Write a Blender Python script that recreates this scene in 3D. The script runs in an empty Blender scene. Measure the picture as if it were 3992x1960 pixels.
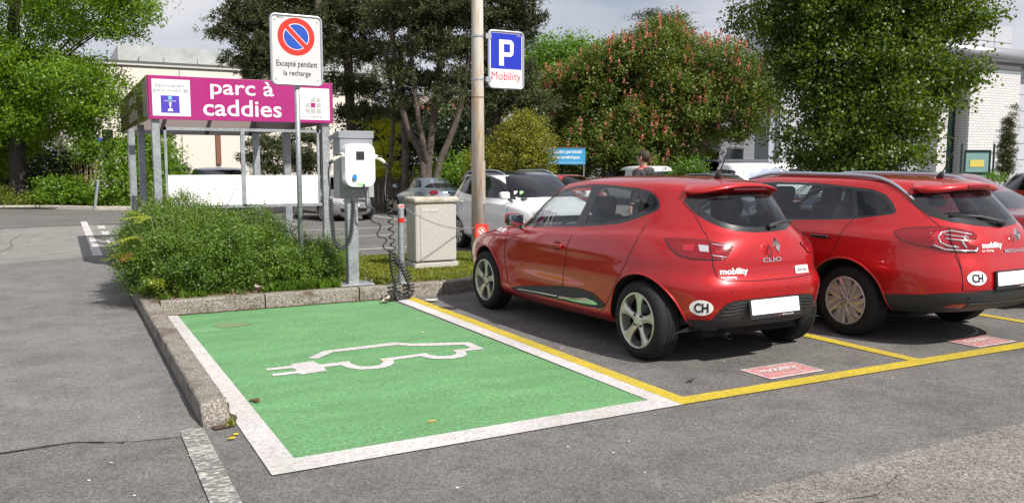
import bpy, bmesh, math, random
import numpy as np
from mathutils import Vector, Matrix
from mathutils.geometry import tessellate_polygon
S = bpy.context.scene
PI = math.pi
rad = math.radians
random.seed(7)
# ---------------------------------------------------------------- camera
cam_data = bpy.data.cameras.new('camera')
cam_data.lens = 29.31
cam_data.sensor_width = 36.0
cam_data.clip_end = 2000.0
cam_data.clip_start = 0.05
cam = bpy.data.objects.new('camera', cam_data)
S.collection.objects.link(cam)
cam.location = (0, 0, 1.54)
cam.rotation_euler = (rad(90 - 5.885), 0, rad(-28.4))
S.camera = cam
# ---------------------------------------------------------------- world, sun, exposure
SUN = Vector((0.30, -0.92, 1.0)).normalized()
sun_el = math.asin(SUN.z)
sun_az = math.atan2(SUN.x, SUN.y)          # from +Y clockwise
w = bpy.data.worlds.new('World'); S.world = w; w.use_nodes = True
nt = w.node_tree; nt.nodes.clear()
N = nt.nodes.new; L = nt.links.new
out = N('ShaderNodeOutputWorld'); bg = N('ShaderNodeBackground')
sky = N('ShaderNodeTexSky'); sky.sky_type = 'NISHITA'; sky.sun_disc = False
sky.sun_elevation = sun_el; sky.sun_rotation = sun_az
sky.air_density = 1.0; sky.dust_density = 1.2; sky.ozone_density = 1.0
tc = N('ShaderNodeTexCoord'); mp = N('ShaderNodeMapping'); mp.inputs['Scale'].default_value = (1.0, 1.0, 2.6)
no = N('ShaderNodeTexNoise'); no.inputs['Scale'].default_value = 2.3; no.inputs['Detail'].default_value = 7; no.inputs['Roughness'].default_value = 0.55
no.inputs['Distortion'].default_value = 0.3
cr = N('ShaderNodeValToRGB'); cr.color_ramp.elements[0].position = 0.30; cr.color_ramp.elements[1].position = 0.50
cr.color_ramp.elements[0].color = (0.42, 0.42, 0.42, 1); cr.color_ramp.elements[1].color = (0.97, 0.97, 0.97, 1)
no2 = N('ShaderNodeTexNoise'); no2.inputs['Scale'].default_value = 4.5; no2.inputs['Detail'].default_value = 6
cc = N('ShaderNodeValToRGB'); cc.color_ramp.elements[0].position = 0.3; cc.color_ramp.elements[1].position = 0.72
cc.color_ramp.elements[0].color = (7.6, 7.9, 9.2, 1); cc.color_ramp.elements[1].color = (10.2, 10.2, 10.7, 1)
mx = N('ShaderNodeMix'); mx.data_type = 'RGBA'
L(tc.outputs['Generated'], mp.inputs['Vector']); L(mp.outputs['Vector'], no.inputs['Vector']); L(mp.outputs['Vector'], no2.inputs['Vector'])
L(no.outputs['Fac'], cr.inputs['Fac']); L(no2.outputs['Fac'], cc.inputs['Fac'])
L(cr.outputs['Color'], mx.inputs['Factor']); L(sky.outputs['Color'], mx.inputs['A']); L(cc.outputs['Color'], mx.inputs['B'])
L(mx.outputs['Result'], bg.inputs['Color']); bg.inputs['Strength'].default_value = 0.063
L(bg.outputs['Background'], out.inputs['Surface'])
sd = bpy.data.lights.new('sun', 'SUN'); sd.energy = 5.0; sd.angle = rad(0.55); sd.color = (1.0, 0.95, 0.88)
sun = bpy.data.objects.new('sun', sd); S.collection.objects.link(sun)
sun.rotation_euler = (-SUN).to_track_quat('-Z', 'Y').to_euler()
sun.location = (0, 0, 30)
S.view_settings.view_transform = 'Standard'; S.view_settings.look = 'None'
S.view_settings.exposure = 0.33; S.view_settings.gamma = 1.0
S.render.engine = 'CYCLES'
S.cycles.max_bounces = 8; S.cycles.transparent_max_bounces = 12; S.cycles.glossy_bounces = 4; S.cycles.transmission_bounces = 6
C = S.collection

# ---------------------------------------------------------------- object helpers
def tag(o, label=None, cat=None, group=None, kind=None):
    if label: o['label'] = label
    if cat: o['category'] = cat
    if group: o['group'] = group
    if kind: o['kind'] = kind
    return o
def empty(name, loc=(0, 0, 0), rz=0, label=None, cat=None, group=None):
    o = bpy.data.objects.new(name, None); C.objects.link(o)
    o.location = loc; o.rotation_euler = (0, 0, rz); o.empty_display_size = 0.2
    return tag(o, label, cat, group)
def link_mesh(name, me, mats, parent=None, smooth=False, bevel=0, loc=None, rot=None, autosmooth=None):
    o = bpy.data.objects.new(name, me); C.objects.link(o)
    if not isinstance(mats, (list, tuple)): mats = [mats]
    for m in mats: me.materials.append(m)
    if smooth: me.polygons.foreach_set('use_smooth', [True] * len(me.polygons))
    if parent is not None: o.parent = parent
    if loc is not None: o.location = loc
    if rot is not None: o.rotation_euler = rot
    if bevel:
        b = o.modifiers.new('bevel', 'BEVEL'); b.width = bevel; b.segments = 2; b.limit_method = 'ANGLE'; b.angle_limit = rad(40)
        b.harden_normals = False
    return o
def copy_tree(o, parent=None):
    c = o.copy(); C.objects.link(c)
    if parent is not None: c.parent = parent
    for ch in list(o.children): copy_tree(ch, c)
    return c
class MB:
    def __init__(s): s.v = []; s.f = []; s.mi = []; s.cur = 0
    def add(s, vs, fs):
        b = len(s.v); s.v += [tuple(p) for p in vs]
        for f in fs: s.f.append(tuple(i + b for i in f)); s.mi.append(s.cur)
        return s
    def box(s, c, d, M=None):
        x, y, z = c; a, b, e = d[0] / 2, d[1] / 2, d[2] / 2
        vs = [Vector((x + i * a, y + j * b, z + k * e)) for i in (-1, 1) for j in (-1, 1) for k in (-1, 1)]
        if M is not None: vs = [M @ q for q in vs]
        return s.add(vs, [(0, 1, 3, 2), (4, 6, 7, 5), (0, 4, 5, 1), (2, 3, 7, 6), (0, 2, 6, 4), (1, 5, 7, 3)])
    def bx(s, x0, x1, y0, y1, z0, z1): return s.box(((x0 + x1) / 2, (y0 + y1) / 2, (z0 + z1) / 2), (x1 - x0, y1 - y0, z1 - z0))
    def tube(s, pts, r, n=8, cap=True, rs=None):
        pts = [Vector(p) for p in pts]; m = len(pts)
        ref = Vector((0, 0, 1)); vs = []; prev = None
        for i, p in enumerate(pts):
            t = (pts[min(i + 1, m - 1)] - pts[max(i - 1, 0)])
            if t.length < 1e-9: t = Vector((0, 0, 1))
            t.normalize()
            if prev is None:
                a = t.orthogonal().normalized()
            else:
                a = prev - t * prev.dot(t)
                if a.length < 1e-6: a = t.orthogonal()
                a.normalize()
            prev = a; b = t.cross(a)
            rr = rs[i] if rs is not None else r
            for k in range(n):
                an = 2 * PI * k / n
                vs.append(p + a * (rr * math.cos(an)) + b * (rr * math.sin(an)))
        fs = []
        for i in range(m - 1):
            for k in range(n):
                k2 = (k + 1) % n
                fs.append((i * n + k, i * n + k2, (i + 1) * n + k2, (i + 1) * n + k))
        if cap: fs.append(tuple(range(n - 1, -1, -1))); fs.append(tuple((m - 1) * n + k for k in range(n)))
        return s.add(vs, fs)
    def lathe(s, prof, n=32, M=None, close=False):
        # prof: list of (r, h); axis = local Z, M places it
        vs = []
        for r, h in prof:
            for k in range(n):
                a = 2 * PI * k / n; q = Vector((r * math.cos(a), r * math.sin(a), h))
                vs.append(M @ q if M is not None else q)
        fs = []; m = len(prof)
        for i in range(m - 1 + (1 if close else 0)):
            i2 = (i + 1) % m
            for k in range(n):
                k2 = (k + 1) % n
                fs.append((i * n + k, i * n + k2, i2 * n + k2, i2 * n + k))
        return s.add(vs, fs)
    def prism(s, poly, h0, h1, M=None):
        # extrude a 2D polygon (may be concave) between two heights along local Z
        n = len(poly)
        vs = [Vector((p[0], p[1], h0)) for p in poly] + [Vector((p[0], p[1], h1)) for p in poly]
        if M is not None: vs = [M @ q for q in vs]
        tris = tessellate_polygon([[Vector((p[0], p[1], 0)) for p in poly]])
        fs = [tuple(t) for t in tris] + [tuple(i + n for i in reversed(t)) for t in tris]
        fs += [(i, (i + 1) % n, (i + 1) % n + n, i + n) for i in range(n)]
        return s.add(vs, fs)
    def sheet(s, poly, h, M=None):
        vs = [Vector((p[0], p[1], h)) for p in poly]
        if M is not None: vs = [M @ q for q in vs]
        tris = tessellate_polygon([[Vector((p[0], p[1], 0)) for p in poly]])
        return s.add(vs, [tuple(t) for t in tris])
    def build(s, name, mat, parent=None, smooth=False, bevel=0, loc=None, rot=None, fix=True):
        me = bpy.data.meshes.new(name); me.from_pydata(s.v, [], s.f)
        if isinstance(mat, (list, tuple)): me.polygons.foreach_set('material_index', s.mi)
        if fix:
            bm = bmesh.new(); bm.from_mesh(me); bmesh.ops.recalc_face_normals(bm, faces=bm.faces); bm.to_mesh(me); bm.free()
        me.update()
        return link_mesh(name, me, mat, parent, smooth, bevel, loc, rot)
def rrect(w_, h_, r, n=6, cx=0, cy=0):
    p = []
    for sx, sy, a0 in ((1, 1, 0), (-1, 1, 90), (-1, -1, 180), (1, -1, 270)):
        for k in range(n + 1):
            a = rad(a0 + 90 * k / n)
            p.append((cx + sx * (w_ / 2 - r) + r * math.cos(a), cy + sy * (h_ / 2 - r) + r * math.sin(a)))
    return p
def ellipse(a, b, n=32, cx=0, cy=0): return [(cx + a * math.cos(2 * PI * k / n), cy + b * math.sin(2 * PI * k / n)) for k in range(n)]
# matrix whose local X,Y,Z go to the given axes (for upright panels: x right, y up, normal out)
def frame(o, x, y):
    x = Vector(x).normalized(); y = Vector(y).normalized(); z = x.cross(y)
    return Matrix(((x.x, y.x, z.x, o[0]), (x.y, y.y, z.y, o[1]), (x.z, y.z, z.z, o[2]), (0, 0, 0, 1)))
def front(o): return frame(o, (1, 0, 0), (0, 0, 1))      # panel facing -Y (towards the camera side)
def text_verts(body, width=None, height=None, bold=0.0, space=1.0, shear=0.0, depth=0.002):
    cu = bpy.data.curves.new('t', 'FONT'); cu.body = body; cu.size = 1.0; cu.extrude = depth; cu.offset = bold
    cu.space_character = space; cu.shear = shear; cu.align_x = 'CENTER'; cu.align_y = 'CENTER'; cu.resolution_u = 3
    ob = bpy.data.objects.new('t', cu); C.objects.link(ob)
    dg = bpy.context.evaluated_depsgraph_get(); me = bpy.data.meshes.new_from_object(ob.evaluated_get(dg))
    vs = [v.co.copy() for v in me.vertices]; fs = [tuple(p.vertices) for p in me.polygons]
    bpy.data.objects.remove(ob); bpy.data.curves.remove(cu); bpy.data.meshes.remove(me)
    x0 = min(v.x for v in vs); x1 = max(v.x for v in vs); y0 = min(v.y for v in vs); y1 = max(v.y for v in vs)
    sx = width / (x1 - x0) if width else None; sy = height / (y1 - y0) if height else None
    if sx is None: sx = sy
    if sy is None: sy = sx
    for v in vs:
        v.x = (v.x - (x0 + x1) / 2) * sx; v.y = (v.y - (y0 + y1) / 2) * sy
    return vs, fs
def text_obj(name, body, M, mat, parent, width=None, height=None, bold=0.0, space=1.0, shear=0.0, lines=None):
    vs, fs = text_verts(body, width, height, bold, space, shear)
    mb = MB(); mb.add([M @ v for v in vs], fs)
    return mb.build(name, mat, parent, fix=False)

# ---------------------------------------------------------------- materials
MC = {}
def mat(name, col, rough=0.6, metal=0.0, coat=0.0, var=0.0, vscale=3.0, bump=0.0, bscale=60.0, spec=0.5, emit=None, var2=None, coatr=0.03, dark_back=False):
    if name in MC: return MC[name]
    m = bpy.data.materials.new(name); m.use_nodes = True; MC[name] = m
    t = m.node_tree; b = t.nodes['Principled BSDF']
    b.inputs['Base Color'].default_value = (*col, 1); b.inputs['Roughness'].default_value = rough; b.inputs['Metallic'].default_value = metal
    b.inputs['Coat Weight'].default_value = coat; b.inputs['Coat Roughness'].default_value = coatr
    b.inputs['Specular IOR Level'].default_value = spec
    n_, l_ = t.nodes.new, t.links.new
    tcn = n_('ShaderNodeTexCoord')
    if var:
        nz = n_('ShaderNodeTexNoise'); nz.inputs['Scale'].default_value = vscale; nz.inputs['Detail'].default_value = 8; nz.inputs['Roughness'].default_value = 0.65
        l_(tcn.outputs['Object'], nz.inputs['Vector'])
        r = n_('ShaderNodeValToRGB'); r.color_ramp.elements[0].position = 0.3; r.color_ramp.elements[1].position = 0.7
        c2 = var2 if var2 else tuple(c * (1 - var) for c in col)
        r.color_ramp.elements[0].color = (*c2, 1); r.color_ramp.elements[1].color = (*[min(1, c * (1 + (0 if var2 else var * 0.5))) for c in col], 1)
        l_(nz.outputs['Fac'], r.inputs['Fac']); l_(r.outputs['Color'], b.inputs['Base Color'])
    if bump:
        nb = n_('ShaderNodeTexNoise'); nb.inputs['Scale'].default_value = bscale; nb.inputs['Detail'].default_value = 5
        l_(tcn.outputs['Object'], nb.inputs['Vector'])
        bp = n_('ShaderNodeBump'); bp.inputs['Strength'].default_value = bump; bp.inputs['Distance'].default_value = 0.01
        l_(nb.outputs['Fac'], bp.inputs['Height']); l_(bp.outputs['Normal'], b.inputs['Normal'])
    if dark_back:
        outn = t.nodes['Material Output']; gm = n_('ShaderNodeNewGeometry'); df = n_('ShaderNodeBsdfDiffuse'); df.inputs['Color'].default_value = (0.02, 0.02, 0.022, 1)
        ms = n_('ShaderNodeMixShader'); l_(gm.outputs['Backfacing'], ms.inputs['Fac']); l_(b.outputs['BSDF'], ms.inputs[1]); l_(df.outputs['BSDF'], ms.inputs[2]); l_(ms.outputs['Shader'], outn.inputs['Surface'])
    return m
def glass_mat(name, tint=(0.35, 0.38, 0.40), refl=1.0):
    if name in MC: return MC[name]
    m = bpy.data.materials.new(name); m.use_nodes = True; MC[name] = m; t = m.node_tree; t.nodes.clear()
    n_, l_ = t.nodes.new, t.links.new
    o = n_('ShaderNodeOutputMaterial'); tr = n_('ShaderNodeBsdfTransparent'); tr.inputs['Color'].default_value = (*tint, 1)
    gl = n_('ShaderNodeBsdfGlossy'); gl.inputs['Roughness'].default_value = 0.02; gl.inputs['Color'].default_value = (0.95, 0.97, 1, 1)
    fr = n_('ShaderNodeLayerWeight'); fr.inputs['Blend'].default_value = .5      # symmetric: same from both sides of a thin pane
    pw_ = n_('ShaderNodeMath'); pw_.operation = 'POWER'; pw_.inputs[1].default_value = 4.2; l_(fr.outputs['Facing'], pw_.inputs[0])
    mu = n_('ShaderNodeMath'); mu.operation = 'MULTIPLY_ADD'; mu.inputs[1].default_value = .9 * refl; mu.inputs[2].default_value = 0.055
    mu.use_clamp = True
    ms = n_('ShaderNodeMixShader'); l_(pw_.outputs[0], mu.inputs[0]); l_(mu.outputs[0], ms.inputs['Fac'])
    l_(tr.outputs[0], ms.inputs[1]); l_(gl.outputs[0], ms.inputs[2]); l_(ms.outputs[0], o.inputs['Surface'])
    return m
def leaf_mat(name, c1, c2, c3=None, trans=0.35, rough=0.45, scale=1.2, spec=0.4):
    """per-leaf random colour, clump-sized noise, a little light through the leaf"""
    if name in MC: return MC[name]
    m = bpy.data.materials.new(name); m.use_nodes = True; MC[name] = m; t = m.node_tree; b = t.nodes['Principled BSDF']
    n_, l_ = t.nodes.new, t.links.new
    g = n_('ShaderNodeNewGeometry'); tcn = n_('ShaderNodeTexCoord')
    nz = n_('ShaderNodeTexNoise'); nz.inputs['Scale'].default_value = scale; nz.inputs['Detail'].default_value = 4
    l_(tcn.outputs['Object'], nz.inputs['Vector'])
    ad = n_('ShaderNodeMath'); ad.operation = 'MULTIPLY_ADD'; ad.inputs[1].default_value = 0.55; l_(g.outputs['Random Per Island'], ad.inputs[0])
    sb = n_('ShaderNodeMath'); sb.operation = 'MULTIPLY_ADD'; sb.inputs[1].default_value = 1.1; sb.inputs[2].default_value = -0.3; l_(nz.outputs['Fac'], sb.inputs[0]); l_(sb.outputs[0], ad.inputs[2])
    r = n_('ShaderNodeValToRGB'); e = r.color_ramp.elements; e[0].position = 0.12; e[1].position = 0.88; e[0].color = (*c1, 1); e[1].color = (*c2, 1)
    if c3: x = e.new(0.97); x.color = (*c3, 1)
    l_(ad.outputs[0], r.inputs['Fac']); l_(r.outputs['Color'], b.inputs['Base Color'])
    b.inputs['Roughness'].default_value = rough; b.inputs['Specular IOR Level'].default_value = spec
    tl = n_('ShaderNodeBsdfTranslucent'); hs = n_('ShaderNodeHueSaturation'); hs.inputs['Saturation'].default_value = 1.15; hs.inputs['Value'].default_value = 1.6
    hs.inputs['Hue'].default_value = 0.485
    l_(r.outputs['Color'], hs.inputs['Color']); l_(hs.outputs['Color'], tl.inputs['Color'])
    ms = n_('ShaderNodeMixShader'); ms.inputs['Fac'].default_value = trans
    l_(b.outputs['BSDF'], ms.inputs[1]); l_(tl.outputs[0], ms.inputs[2]); l_(ms.outputs[0], t.nodes['Material Output'].inputs['Surface'])
    return m

def in_poly(x, y, P_):
    c = False; n = len(P_); j = n - 1
    for i in range(n):
        xi, yi = P_[i]; xj, yj = P_[j]
        if (yi > y) != (yj > y) and x < (xj - xi) * (y - yi) / (yj - yi) + xi: c = not c
        j = i
    return c

# ================================================================ setting (X right along the bays, Y into the bays)
def ss(t): t = min(1, max(0, t)); return t * t * (3 - 2 * t)
def gz(u, v): return -min(.45, .13 * ss((v - 12.2) / 1.6) + .010 * max(0, v - 14)) * ss((u - 1.8) / 1.6)
cA, sA = math.cos(rad(28.4)), math.sin(rad(28.4))
def W(X, Z): return (X * cA + Z * sA, -X * sA + Z * cA)
_p = rad(5.885); _c, _s = math.cos(_p), math.sin(_p)
def at(px, py, Z):
    """the place seen at pixel (px, py) of the 3992-wide photo at a distance of Z metres"""
    dx = (px - 1996) / 3250; dv = -(py - 980) / 3250; dy = _c + dv * _s; dz = -_s + dv * _c
    t = Z / dy; u, v = W(dx * t, Z); return Vector((u, v, 1.54 + dz * t))
def asphalt(name, dark, light, speck=.5, tone=1.0, crack=0.0):
    m = bpy.data.materials.new(name); m.use_nodes = True; MC[name] = m; t = m.node_tree; b = t.nodes['Principled BSDF']; n_, l_ = t.nodes.new, t.links.new
    tc_ = n_('ShaderNodeTexCoord'); V_ = tc_.outputs['Object']
    def noise(s_, d=4, r=.6):
        q = n_('ShaderNodeTexNoise'); q.inputs['Scale'].default_value = s_; q.inputs['Detail'].default_value = d; q.inputs['Roughness'].default_value = r; l_(V_, q.inputs['Vector']); return q.outputs['Fac']
    def ramp(i, p0, c0, p1, c1):
        q = n_('ShaderNodeValToRGB'); e = q.color_ramp.elements; e[0].position = p0; e[1].position = p1; e[0].color = (*c0, 1); e[1].color = (*c1, 1); l_(i, q.inputs['Fac']); return q.outputs['Color']
    def mix(f, a, c, mode='MIX'):
        q = n_('ShaderNodeMix'); q.data_type = 'RGBA'; q.blend_type = mode
        if isinstance(f, float): q.inputs['Factor'].default_value = f
        else: l_(f, q.inputs['Factor'])
        l_(a, q.inputs['A']); l_(c, q.inputs['B']); return q.outputs['Result']
    base = ramp(noise(.55, 8, .7), .3, dark, .7, light)
    vo = n_('ShaderNodeTexVoronoi'); vo.inputs['Scale'].default_value = 85; l_(V_, vo.inputs['Vector'])
    stones = ramp(vo.outputs['Color'], .15, (.38, .37, .36), .9, (1.5, 1.46, 1.40))
    col = mix(speck, base, stones, 'MULTIPLY')
    gaps = ramp(noise(150, 3, .6), .36, (.45, .44, .43), .54, (1.08, 1.07, 1.06)); col = mix(.8, col, gaps, 'MULTIPLY')
    blot = ramp(noise(2.6, 7, .7), .36, (.70, .69, .68), .56, (1.05, 1.05, 1.05)); col = mix(.7, col, blot, 'MULTIPLY')
    spots = ramp(noise(9, 3, .5), .27, (.45, .44, .43), .33, (1, 1, 1)); col = mix(.35, col, spots, 'MULTIPLY')
    l_(col, b.inputs['Base Color']); b.inputs['Roughness'].default_value = .88; b.inputs['Specular IOR Level'].default_value = .3
    bp = n_('ShaderNodeBump'); bp.inputs['Strength'].default_value = .55; bp.inputs['Distance'].default_value = .006
    ad = n_('ShaderNodeMath'); ad.operation = 'ADD'; l_(noise(110, 4, .7), ad.inputs[0]); l_(vo.outputs['Distance'], ad.inputs[1]); l_(ad.outputs[0], bp.inputs['Height']); l_(bp.outputs['Normal'], b.inputs['Normal'])
    return m
def roadpaint(name, col, under=(.16, .155, .15), wear=.3, dirt=.2, wscale=14, stretch=(1, 1, 1), rough=.7, pscale=70):
    m = bpy.data.materials.new(name); m.use_nodes = True; MC[name] = m; t = m.node_tree; b = t.nodes['Principled BSDF']; n_, l_ = t.nodes.new, t.links.new
    tc_ = n_('ShaderNodeTexCoord'); mp_ = n_('ShaderNodeMapping'); mp_.inputs['Scale'].default_value = stretch; l_(tc_.outputs['Object'], mp_.inputs['Vector']); V_ = mp_.outputs['Vector']
    def noise(s_, d=4, r=.6, vec=None):
        q = n_('ShaderNodeTexNoise'); q.inputs['Scale'].default_value = s_; q.inputs['Detail'].default_value = d; q.inputs['Roughness'].default_value = r; l_(vec or V_, q.inputs['Vector']); return q.outputs['Fac']
    def ramp(i, p0, c0, p1, c1):
        q = n_('ShaderNodeValToRGB'); e = q.color_ramp.elements; e[0].position = p0; e[1].position = p1; e[0].color = (*c0, 1); e[1].color = (*c1, 1); l_(i, q.inputs['Fac']); return q.outputs['Color']
    def mix(f, a, c, mode='MIX'):
        q = n_('ShaderNodeMix'); q.data_type = 'RGBA'; q.blend_type = mode
        if isinstance(f, float): q.inputs['Factor'].default_value = f
        else: l_(f, q.inputs['Factor'])
        if isinstance(a, tuple): q.inputs['A'].default_value = (*a, 1)
        else: l_(a, q.inputs['A'])
        if isinstance(c, tuple): q.inputs['B'].default_value = (*c, 1)
        else: l_(c, q.inputs['B'])
        return q.outputs['Result']
    # fine pits, then larger worn areas, then dirt
    big = ramp(noise(1.1, 5, .6), .35, (0, 0, 0), .72, (1, 1, 1))
    pits = noise(pscale, 5, .75); ma = n_('ShaderNodeMath'); ma.operation = 'MULTIPLY_ADD'; l_(big, ma.inputs[0]); ma.inputs[1].default_value = -.10; l_(pits, ma.inputs[2])
    worn = ramp(ma.outputs[0], .20 + wear * .25, (1, 1, 1), .24 + wear * .25, (0, 0, 0))
    tone = ramp(noise(wscale * .12, 6, .65), .3, tuple(c * (1 - dirt) for c in col), .7, col)
    tone = mix(.75, tone, ramp(noise(34, 6, .75), .38, (.66, .66, .66), .56, (1.05, 1.05, 1.05)), 'MULTIPLY'); tone = mix(.6, tone, ramp(noise(.9, 6, .7), .36, (.74, .76, .72), .58, (1.05, 1.03, 1.03)), 'MULTIPLY')
    l_(mix(worn, tone, under), b.inputs['Base Color']); b.inputs['Roughness'].default_value = rough; b.inputs['Specular IOR Level'].default_value = .3
    bp = n_('ShaderNodeBump'); bp.inputs['Strength'].default_value = .6; bp.inputs['Distance'].default_value = .005
    mu = n_('ShaderNodeMath'); mu.operation = 'ADD'; l_(noise(90, 4, .7), mu.inputs[0]); l_(noise(22, 4, .6), mu.inputs[1]); l_(mu.outputs[0], bp.inputs['Height']); l_(bp.outputs['Normal'], b.inputs['Normal'])
    return m
def struct(mb, name, m, smooth=False, **k):
    o = mb.build(name, m, None, smooth, **k); o['kind'] = 'structure'; return o
def strip(path, width, z=0.004, jag=0.0, seed=1):
    """flat ribbon along a path, with slightly ragged edges"""
    rn = random.Random(seed); mb = MB(); L_, R_ = [], []
    pts = []
    for i in range(len(path) - 1):
        n = max(1, int(math.hypot(path[i + 1][0] - path[i][0], path[i + 1][1] - path[i][1]) / .06)) if jag else 1
        for k in range(n): pts.append((path[i][0] + (path[i + 1][0] - path[i][0]) * k / n, path[i][1] + (path[i + 1][1] - path[i][1]) * k / n))
    pts.append(path[-1])
    for i, p in enumerate(pts):
        a = pts[max(i - 1, 0)]; b = pts[min(i + 1, len(pts) - 1)]; dx, dy = b[0] - a[0], b[1] - a[1]; l = math.hypot(dx, dy) or 1; nx, ny = -dy / l, dx / l
        w0 = (width[i] if isinstance(width, list) else width) / 2
        for s_, arr in ((1, L_), (-1, R_)):
            w1 = w0 + rn.uniform(-jag, jag); q = (p[0] + s_ * nx * w1, p[1] + s_ * ny * w1); arr.append((q[0], q[1], gz(*q) + z))
    n = len(pts); mb.add(L_ + R_, [(i, i + 1, n + i + 1, n + i) for i in range(n - 1)]); return mb
# ---- the ground: one sheet to the horizon
A1 = asphalt('asphalt', (.135, .131, .128), (.190, .185, .180), .54)
def grid_axis(lo, hi, steps):
    a = [lo]
    for e, s_ in steps:
        while a[-1] < e - 1e-6: a.append(min(e, a[-1] + s_))
    return a
us = grid_axis(-400, 400, [(-40, 60), (-4, 4), (12, .4), (60, 4), (400, 68)]); vs_ = grid_axis(-60, 500, [(-4, 14), (12, 2), (15, .25), (60, 3), (500, 44)])
mb = MB(); mb.add([(u, v, gz(u, v)) for v in vs_ for u in us], [(j * len(us) + i, j * len(us) + i + 1, (j + 1) * len(us) + i + 1, (j + 1) * len(us) + i) for j in range(len(vs_) - 1) for i in range(len(us) - 1)])
struct(mb, 'ground', A1, smooth=True, fix=False)
# resurfaced strips of asphalt
A2 = asphalt('asphalt_coarse', (.190, .183, .174), (.255, .246, .234), .80); A3 = asphalt('asphalt_lane', (.165, .161, .160), (.215, .210, .208), .38); A4 = asphalt('asphalt_far', (.225, .217, .210), (.285, .276, .266), .35)
rn = random.Random(3)
edge = [(x, 2.83 + rn.uniform(-.006, .006)) for x in np.arange(-2, 12, .12)]
mb = MB(); n = len(edge); mb.add([(x, y, .004) for x, y in edge] + [(x, -8, .004) for x, y in edge], [(i, n + i, n + i + 1, i + 1) for i in range(n - 1)]); struct(mb, 'road_patch', A2)
edge = [(-9, 4.2), (-6, 4.55), (-2, 4.95), (-1, 5.02), (-.4, 5.12), (.0, 5.14), (.3, 5.0), (.62, 4.95), (.66, 5.2), (.66, 15.6), (.6, 15.95), (-.9, 15.2), (-9, 12.6)]
mb = MB(); mb.sheet(edge, .004); struct(mb, 'lane', A3)
mb = MB(); mb.sheet([(-9, 12.6), (-.9, 15.2), (.6, 15.95), (1.6, 16.4), (1.6, 23.6), (.6, 24.2), (-1.3, 23.7), (-9, 20.6)], .004); struct(mb, 'road', A4)
mat('crack', (.03, .028, .026), .95)
struct(strip([(-9, 4.2), (-6, 4.55), (-2, 4.95), (-1, 5.02), (-.4, 5.12), (.0, 5.14), (.25, 5.0)], .010, .008, .009, 5), 'road_crack', MC['crack'])
struct(strip([(-9, 20.6), (-1.3, 23.7), (.6, 24.2), (1.6, 24.3)], .10, .008, .03, 6), 'road_crack', MC['crack'])
struct(strip([(-1.0, 17.2), (-.86, 18.4), (-.95, 19.8), (-.8, 21.6)], .022, .008, .012, 8), 'road_crack', mat('crack_light', (.10, .10, .09), .95))
struct(strip([(2.2, 2.5), (2.75, 2.62), (3.3, 2.5), (3.6, 2.62)], .005, .008, .004, 9), 'road_crack', MC['crack'])
struct(strip([(4.8, 2.62), (5.6, 2.55), (6.4, 2.66)], .005, .008, .004, 10), 'road_crack', MC['crack'])
# ---- painted markings
WH = roadpaint('road_white', (.62, .59, .585), under=(.34, .33, .32), wear=.66, dirt=.16); YE = roadpaint('road_yellow', (.60, .45, .035), under=(.30, .25, .08), wear=.72, dirt=.2)
GR = roadpaint('bay_green', (.175, .405, .170), under=(.085, .20, .09), wear=.86, dirt=.30, wscale=9, stretch=(1, 1.8, 1), pscale=42); WO = roadpaint('worn_white', (.60, .58, .52), under=(.16, .155, .15), wear=1.12, dirt=.25, stretch=(1, 2.4, 1), pscale=24)
def marking(poly, name, m, z=.004): mb = MB(); mb.sheet(poly, z); return struct(mb, name, m)
marking([(.99, 4.29), (3.335, 4.29), (3.28, 9.06), (.99, 9.10)], 'green_bay', GR)
mb = MB(); mb.add([(.859, 4.10, .008), (3.465, 4.095, .008), (3.465, 9.06, .008), (3.32, 9.06, .008), (3.335, 4.287, .008), (1.015, 4.293, .008), (1.0, 9.10, .008), (.865, 9.12, .008)], [(0, 1, 4, 5), (1, 2, 3, 4), (0, 5, 6, 7)]); struct(mb, 'white_line', WH)
yl = roadpaint
mb = MB(); mb.add([(3.468, 4.10, .008), (3.585, 4.235, .008), (3.585, 9.03, .008), (3.468, 9.05, .008), (14, 3.93, .008), (14, 4.08, .008)], [(0, 1, 2, 3), (0, 4, 5, 1)]); struct(mb, 'yellow_line', YE)
for u in (5.85, 8.26, 10.7):
    marking([(u, 4.19), (u + .125, 4.19), (u + .15, 9.3), (u + .01, 9.3)], 'yellow_line', YE, .006)
EV = [(1.68, 6.539), (1.864, 6.742), (2.494, 6.782), (2.615, 6.664), (3.078, 6.475), (3.073, 6.17), (2.895, 6.173), (2.861, 6.065), (2.801, 6.001), (2.697, 5.974), (2.572, 6.027), (2.533, 6.089), (2.5, 6.179), (2.263, 6.161), (2.227, 6.054), (2.154, 5.971), (2.061, 5.944), (1.932, 5.98), (1.87, 6.067), (1.854, 6.134), (1.842, 6.192), (1.708, 6.185), (1.696, 6.068), (1.504, 6.043), (1.495, 6.086), (1.309, 6.094), (1.309, 6.164), (1.499, 6.168), (1.493, 6.268), (1.305, 6.286), (1.307, 6.348), (1.508, 6.352), (1.499, 6.405), (1.69, 6.423), (1.703, 6.284), (1.939, 6.289), (1.927, 6.199), (1.953, 6.091), (2.027, 6.04), (2.106, 6.049), (2.155, 6.111), (2.173, 6.173), (2.169, 6.241), (2.581, 6.263), (2.585, 6.194), (2.623, 6.108), (2.71, 6.077), (2.782, 6.107), (2.815, 6.168), (2.81, 6.251), (2.987, 6.258), (2.994, 6.403), (2.663, 6.526), (2.579, 6.575), (2.477, 6.669), (1.911, 6.657), (1.744, 6.486)]
marking(EV, 'electric_car_symbol', WH, .008)
DR = roadpaint('faded_red', (.52, .20, .20), under=(.60, .48, .46), wear=.74, dirt=.1); DW = roadpaint('faded_white', (.78, .72, .71), under=(.56, .3, .3), wear=.1)
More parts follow.
